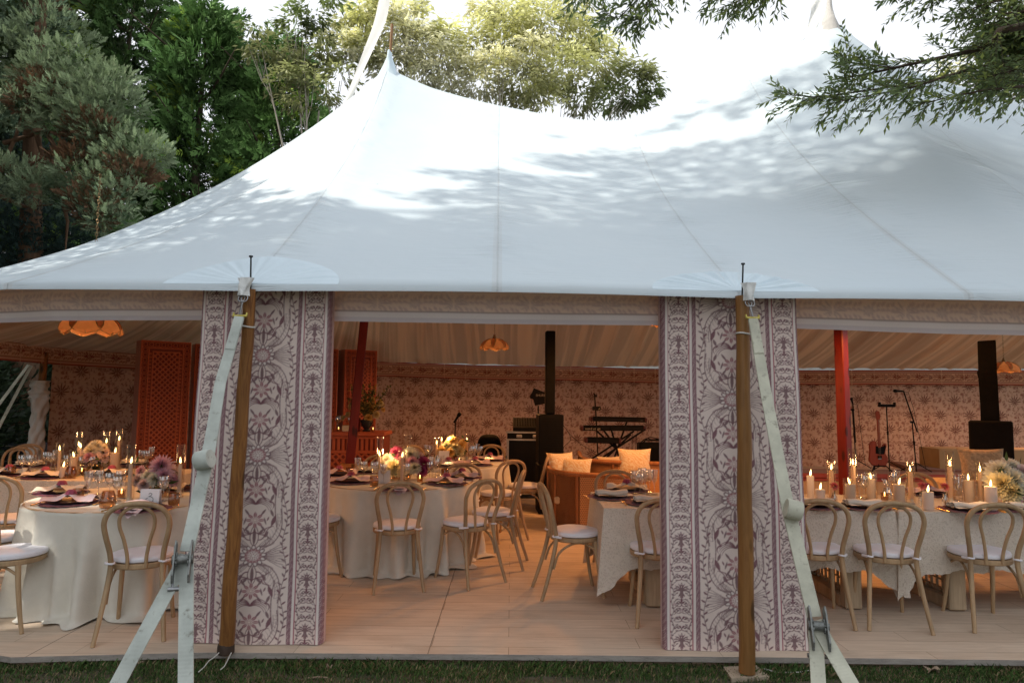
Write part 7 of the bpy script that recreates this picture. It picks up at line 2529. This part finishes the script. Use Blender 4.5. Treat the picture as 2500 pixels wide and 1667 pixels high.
for pl_, lab in (([(1373, 1034), (1392, 1060), (1420, 1085), (1452, 1102)], 'thin black cable slung from the loudspeaker column to the keyboards'), ([(1372, 1034), (1389, 1058), (1392, 1075), (1376, 1092), (1380, 1110), (1398, 1125)], 'looped black cable hanging behind the loudspeaker column'),
                 ([(1545, 1050), (1543, 1090), (1546, 1140)], 'black cable hanging from the keyboards in front of the wall cloth'), ([(1556, 1050), (1552, 1100), (1558, 1140)], 'black cable dropping beside the amplifier')):
    mb = MB(); mb.tube(smooth_path([at(x, y, 11.3) for x, y in pl_], 6), .004, 5); tag(mb.build('cable', M_BLK), lab, 'cable')
# amplifier
p = at(1592, 965, 12.0); p.z = SZ
t = thing('guitar_amplifier', 'black guitar amplifier with a small red lamp beside the curtain', 'amplifier', p)
mb = MB(); mb.box((0, 0, .22), (.50, .28, .43), bev=.02); mb.build('cabinet', M_BLK, t, 30)
mb = MB(); mb.box((0, -.142, .19), (.44, .006, .32)); mb.build('grille', M_BLKC, t, 20)
mb = MB(); mb.tube([(-.16, 0, .43), (-.12, 0, .47), (.12, 0, .47), (.16, 0, .43)], .012, 8); mb.build('handle', M_BLK, t)
mb = MB(); mb.box((-.10, -.146, .22), (.04, .004, .04), M=Matrix.Rotation(PI / 4, 3, 'Y')); mb.build('badge', M_STAGE, t)
mb = MB(); mb.tube(smooth_path([(-.12, .05, .45), (-.05, .0, .52), (.08, 0, .50), (.25, 0, .42)], 5), .008, 5); mb.tube(smooth_path([(-.18, .05, .44), (-.10, .0, .50), (.0, 0, .48), (.12, 0, .49), (.2, 0, .44)], 5), .010, 5); tag(mb.build('cable', M_BLK, loc=p), 'bunched black cable lying on the guitar amplifier', 'cable')

# ------------------------------------------------------------------ rattan sofas
M_RATT = wood('rattan_cane', (.40, .17, .065), (.28, .105, .04), 1.4, .5, .2, False)
m, nt, b = new_mat('rattan_weave')
v = coords(nt)
s1 = N(nt, 'ShaderNodeTexWave', wave_type='BANDS', bands_direction='Z'); s1.inputs['Scale'].default_value = 26; s1.inputs['Distortion'].default_value = 1.2; s1.inputs['Detail Scale'].default_value = 3
nt.links.new(v, s1.inputs['Vector'])
nt.links.new(mixc(nt, ramp(nt, s1.outputs[1], [(.2, 0.0), (.8, 1.0)]), (.15, .055, .02), (.40, .18, .072)), b.inputs['Base Color'])
b.inputs['Roughness'].default_value = .5; bump(nt, b, s1.outputs[1], .8, .012)
M_RATW = m
m, nt, b = new_mat('cane_webbing')
ck = N(nt, 'ShaderNodeTexBrick', offset=.5); ck.inputs['Scale'].default_value = 1; ck.inputs['Brick Width'].default_value = .022; ck.inputs['Row Height'].default_value = .022; ck.inputs['Mortar Size'].default_value = .007
ck.inputs['Color1'].default_value = (.09, .035, .014, 1); ck.inputs['Color2'].default_value = (.12, .045, .018, 1); ck.inputs['Mortar'].default_value = (.56, .28, .11, 1)
t_ = nt.nodes.new('ShaderNodeTexCoord'); mp = nt.nodes.new('ShaderNodeMapping'); mp.inputs['Rotation'].default_value = (PI / 2, 0, 0); nt.links.new(t_.outputs['Object'], mp.inputs['Vector']); nt.links.new(mp.outputs[0], ck.inputs['Vector'])
nt.links.new(ck.outputs[0], b.inputs['Base Color']); b.inputs['Roughness'].default_value = .6; bump(nt, b, ck.outputs[1], .5, .006)
M_CANEW = m
# animal-stripe pillow cloth
m, nt, b = new_mat('striped_pillow')
v = coords(nt)
nz = N(nt, 'ShaderNodeTexWave', wave_type='BANDS', bands_direction='DIAGONAL'); nz.inputs['Scale'].default_value = 11; nz.inputs['Distortion'].default_value = 9; nz.inputs['Detail'].default_value = 1; nz.inputs['Detail Scale'].default_value = 1.6
nt.links.new(v, nz.inputs['Vector'])
nt.links.new(mixc(nt, ramp(nt, nz.outputs[1], [(.42, 0.0), (.58, 1.0)]), (.68, .50, .30), (.76, .68, .54)), b.inputs['Base Color']); b.inputs['Roughness'].default_value = .9
M_PILL = m


def pillow(p, w, h, d, rz, tilt, lab, mat=None):
    mb = MB()
    def fn(u, v):
        a = 2 * u - 1; c = 2 * v - 1
        return a, c
    for side in (1, -1):
        def f2(u, v, side=side):
            a, c = 2 * u - 1, 2 * v - 1
            th = (1 - abs(a) ** 2.6) * (1 - abs(c) ** 2.6)
            pin = 1 - .10 * (1 - a * a) * abs(c) ** 2 if True else 1
            pinx = 1 - .10 * (1 - c * c) * abs(a) ** 2
            return Vector((a * w / 2 * pinx, -side * d / 2 * max(0, th) ** .6, c * h / 2 * pin + h / 2))
        if side == 1: mb.grid(f2, 16, 16)
        else: mb.grid(lambda u, v: f2(1 - u, v), 16, 16)
    o = mb.build('pillow', mat or M_PILL, sharp=80, loc=p)
    o.rotation_euler = (-tilt, 0, rz)
    return tag(o, lab, 'pillow', 'patterned pillows on the rattan sofas')


def sofa(cx, cy, W, D, Hh, lab, solid_to=.34):
    """barrel sofa seen from behind its arm: curved woven back, cane panels, bent rim"""
    t = thing('rattan_sofa', lab, 'sofa', (cx, cy, 0), 0, 'rattan sofas')
    R = D * .5
    def path(s):      # plan outline starting at the arm end facing the bar, going round the back that faces us
        a = [(-W / 2 + .02, D / 2), (-W / 2, 0), (-W / 2 + .04, -D / 2 + .18), (-W / 2 + .22, -D / 2 + .02), (0, -D / 2), (W / 2 - .22, -D / 2 + .02), (W / 2 - .04, -D / 2 + .18), (W / 2, 0), (W / 2 - .02, D / 2)]
        return a
    P_ = smooth_path([(x, y, 0) for x, y in path(0)], 8)
    n = len(P_)
    top = lambda i: Hh - .11 * (i / (n - 1)) ** .8
    mb = MB()
    k1 = int(n * .46)
    mb.add([v for i in range(k1) for v in ((P_[i].x, P_[i].y, .06), (P_[i].x, P_[i].y, top(i) - .02))], [(2 * i, 2 * i + 2, 2 * i + 3, 2 * i + 1) for i in range(k1 - 1)])
    mb.build('woven_arm', M_RATW, t, 60)
    mb = MB()
    mb.add([v for i in range(k1 - 1, n) for v in ((P_[i].x, P_[i].y, .06), (P_[i].x, P_[i].y, top(i) - .02))], [(2 * i, 2 * i + 2, 2 * i + 3, 2 * i + 1) for i in range(n - k1)])
    mb.build('cane_back', M_CANEW, t, 60)
    mb = MB(); mb.tube([Vector((P_[i].x, P_[i].y, top(i))) for i in range(n)], .030, 10); mb.build('rim', M_RATT, t, 60)
    mb = MB(); mb.tube([Vector((v.x, v.y, .05)) for v in P_], .022, 8); mb.build('base_rail', M_RATT, t, 60)
    for i in range(0, n, 9):
        mb = MB(); mb.tube([(P_[i].x, P_[i].y, 0), (P_[i].x, P_[i].y, top(i))], .018, 8); mb.build('post', M_RATT, t, 60)
    mb = MB(); mb.box((0, .03, .36), (W - .12, D - .1, .12), bev=.03); mb.build('seat_cushion', M_CUSH2, t, 50)
    return t


M_CUSH2 = fabric('cream_seat_cushion', (.60, .48, .33), .06, 300, .3, 6)
ps = at(1420, 965, 8.65)
sofa(ps.x + .10, 8.75, 1.02, .86, .74, 'rattan tub sofa with a woven side, at the open end of the long table')
for px, py, Y, w, h, rz, tl, lab in ((1378, 1150, 8.75, .40, .36, .5, .35, 'patterned pillow leaning in the curved corner of the rattan tub sofa'), (1404, 1158, 8.62, .40, .34, -.2, .5, 'patterned pillow leaning on the other one in the rattan tub sofa'), (1435, 1172, 8.6, .44, .34, .1, 1.25, 'patterned pillow lying flat on the rattan tub sofa')):
    q_ = at(px, py, Y); pillow((q_.x, q_.y, max(.43, q_.z - .11)), w, h, .14, rz, tl, lab)
ps = at(1555, 965, 9.7)
sofa(ps.x, 9.9, 1.55, .85, .78, 'wider rattan sofa with an upright orange pillow, below the amplifier')
q_ = at(1552, 1172, 9.42); pillow((q_.x, 9.44, .52), .46, .40, .16, .0, .2, 'upright orange patterned pillow on the wider rattan sofa')
q_ = at(1500, 1172, 9.5); pillow((q_.x - .02, 9.62, .50), .36, .30, .14, .3, .3, 'plain cream pillow beside the upright orange one', M_CUSH2)
ps = at(2150, 965, 8.3)
pl_ = at(2440, 1130, 7.0); pillow((pl_.x - .12, 7.05, .80), .46, .34, .14, -.1, .2, 'beige patterned pillow behind the white and mauve flowers', fabric('beige_pattern', (.50, .36, .22), .35, 200, .4, 40))
tb = thing('side_cabinet', 'cream cabinet behind the long table that carries the beige pillow', 'cabinet', (pl_.x - .05, 7.2, 0))
mb = MB(); mb.box((0, 0, .40), (.9, .5, .79), bev=.02); mb.build('body', M_CANE, tb, 30)

# things outside the open end
p = at(20, 965, 13.0); mb = MB()
t = thing('equipment_trunk', 'dark blue black trunk outside the open tent end', 'trunk', (p.x - .4, 13.2, 0))
mb.box((0, 0, .30), (1.9, .8, .60), bev=.03); mb.build('body', surf('trunk_navy', (.010, .013, .022), .5, .3, 10, .1), t, 30)
mb = MB(); mb.box((0, -.405, .585), (1.9, .012, .02)); mb.box((0, -.405, .30), (1.9, .012, .02)); mb.build('edging', M_ALU, t, 20)
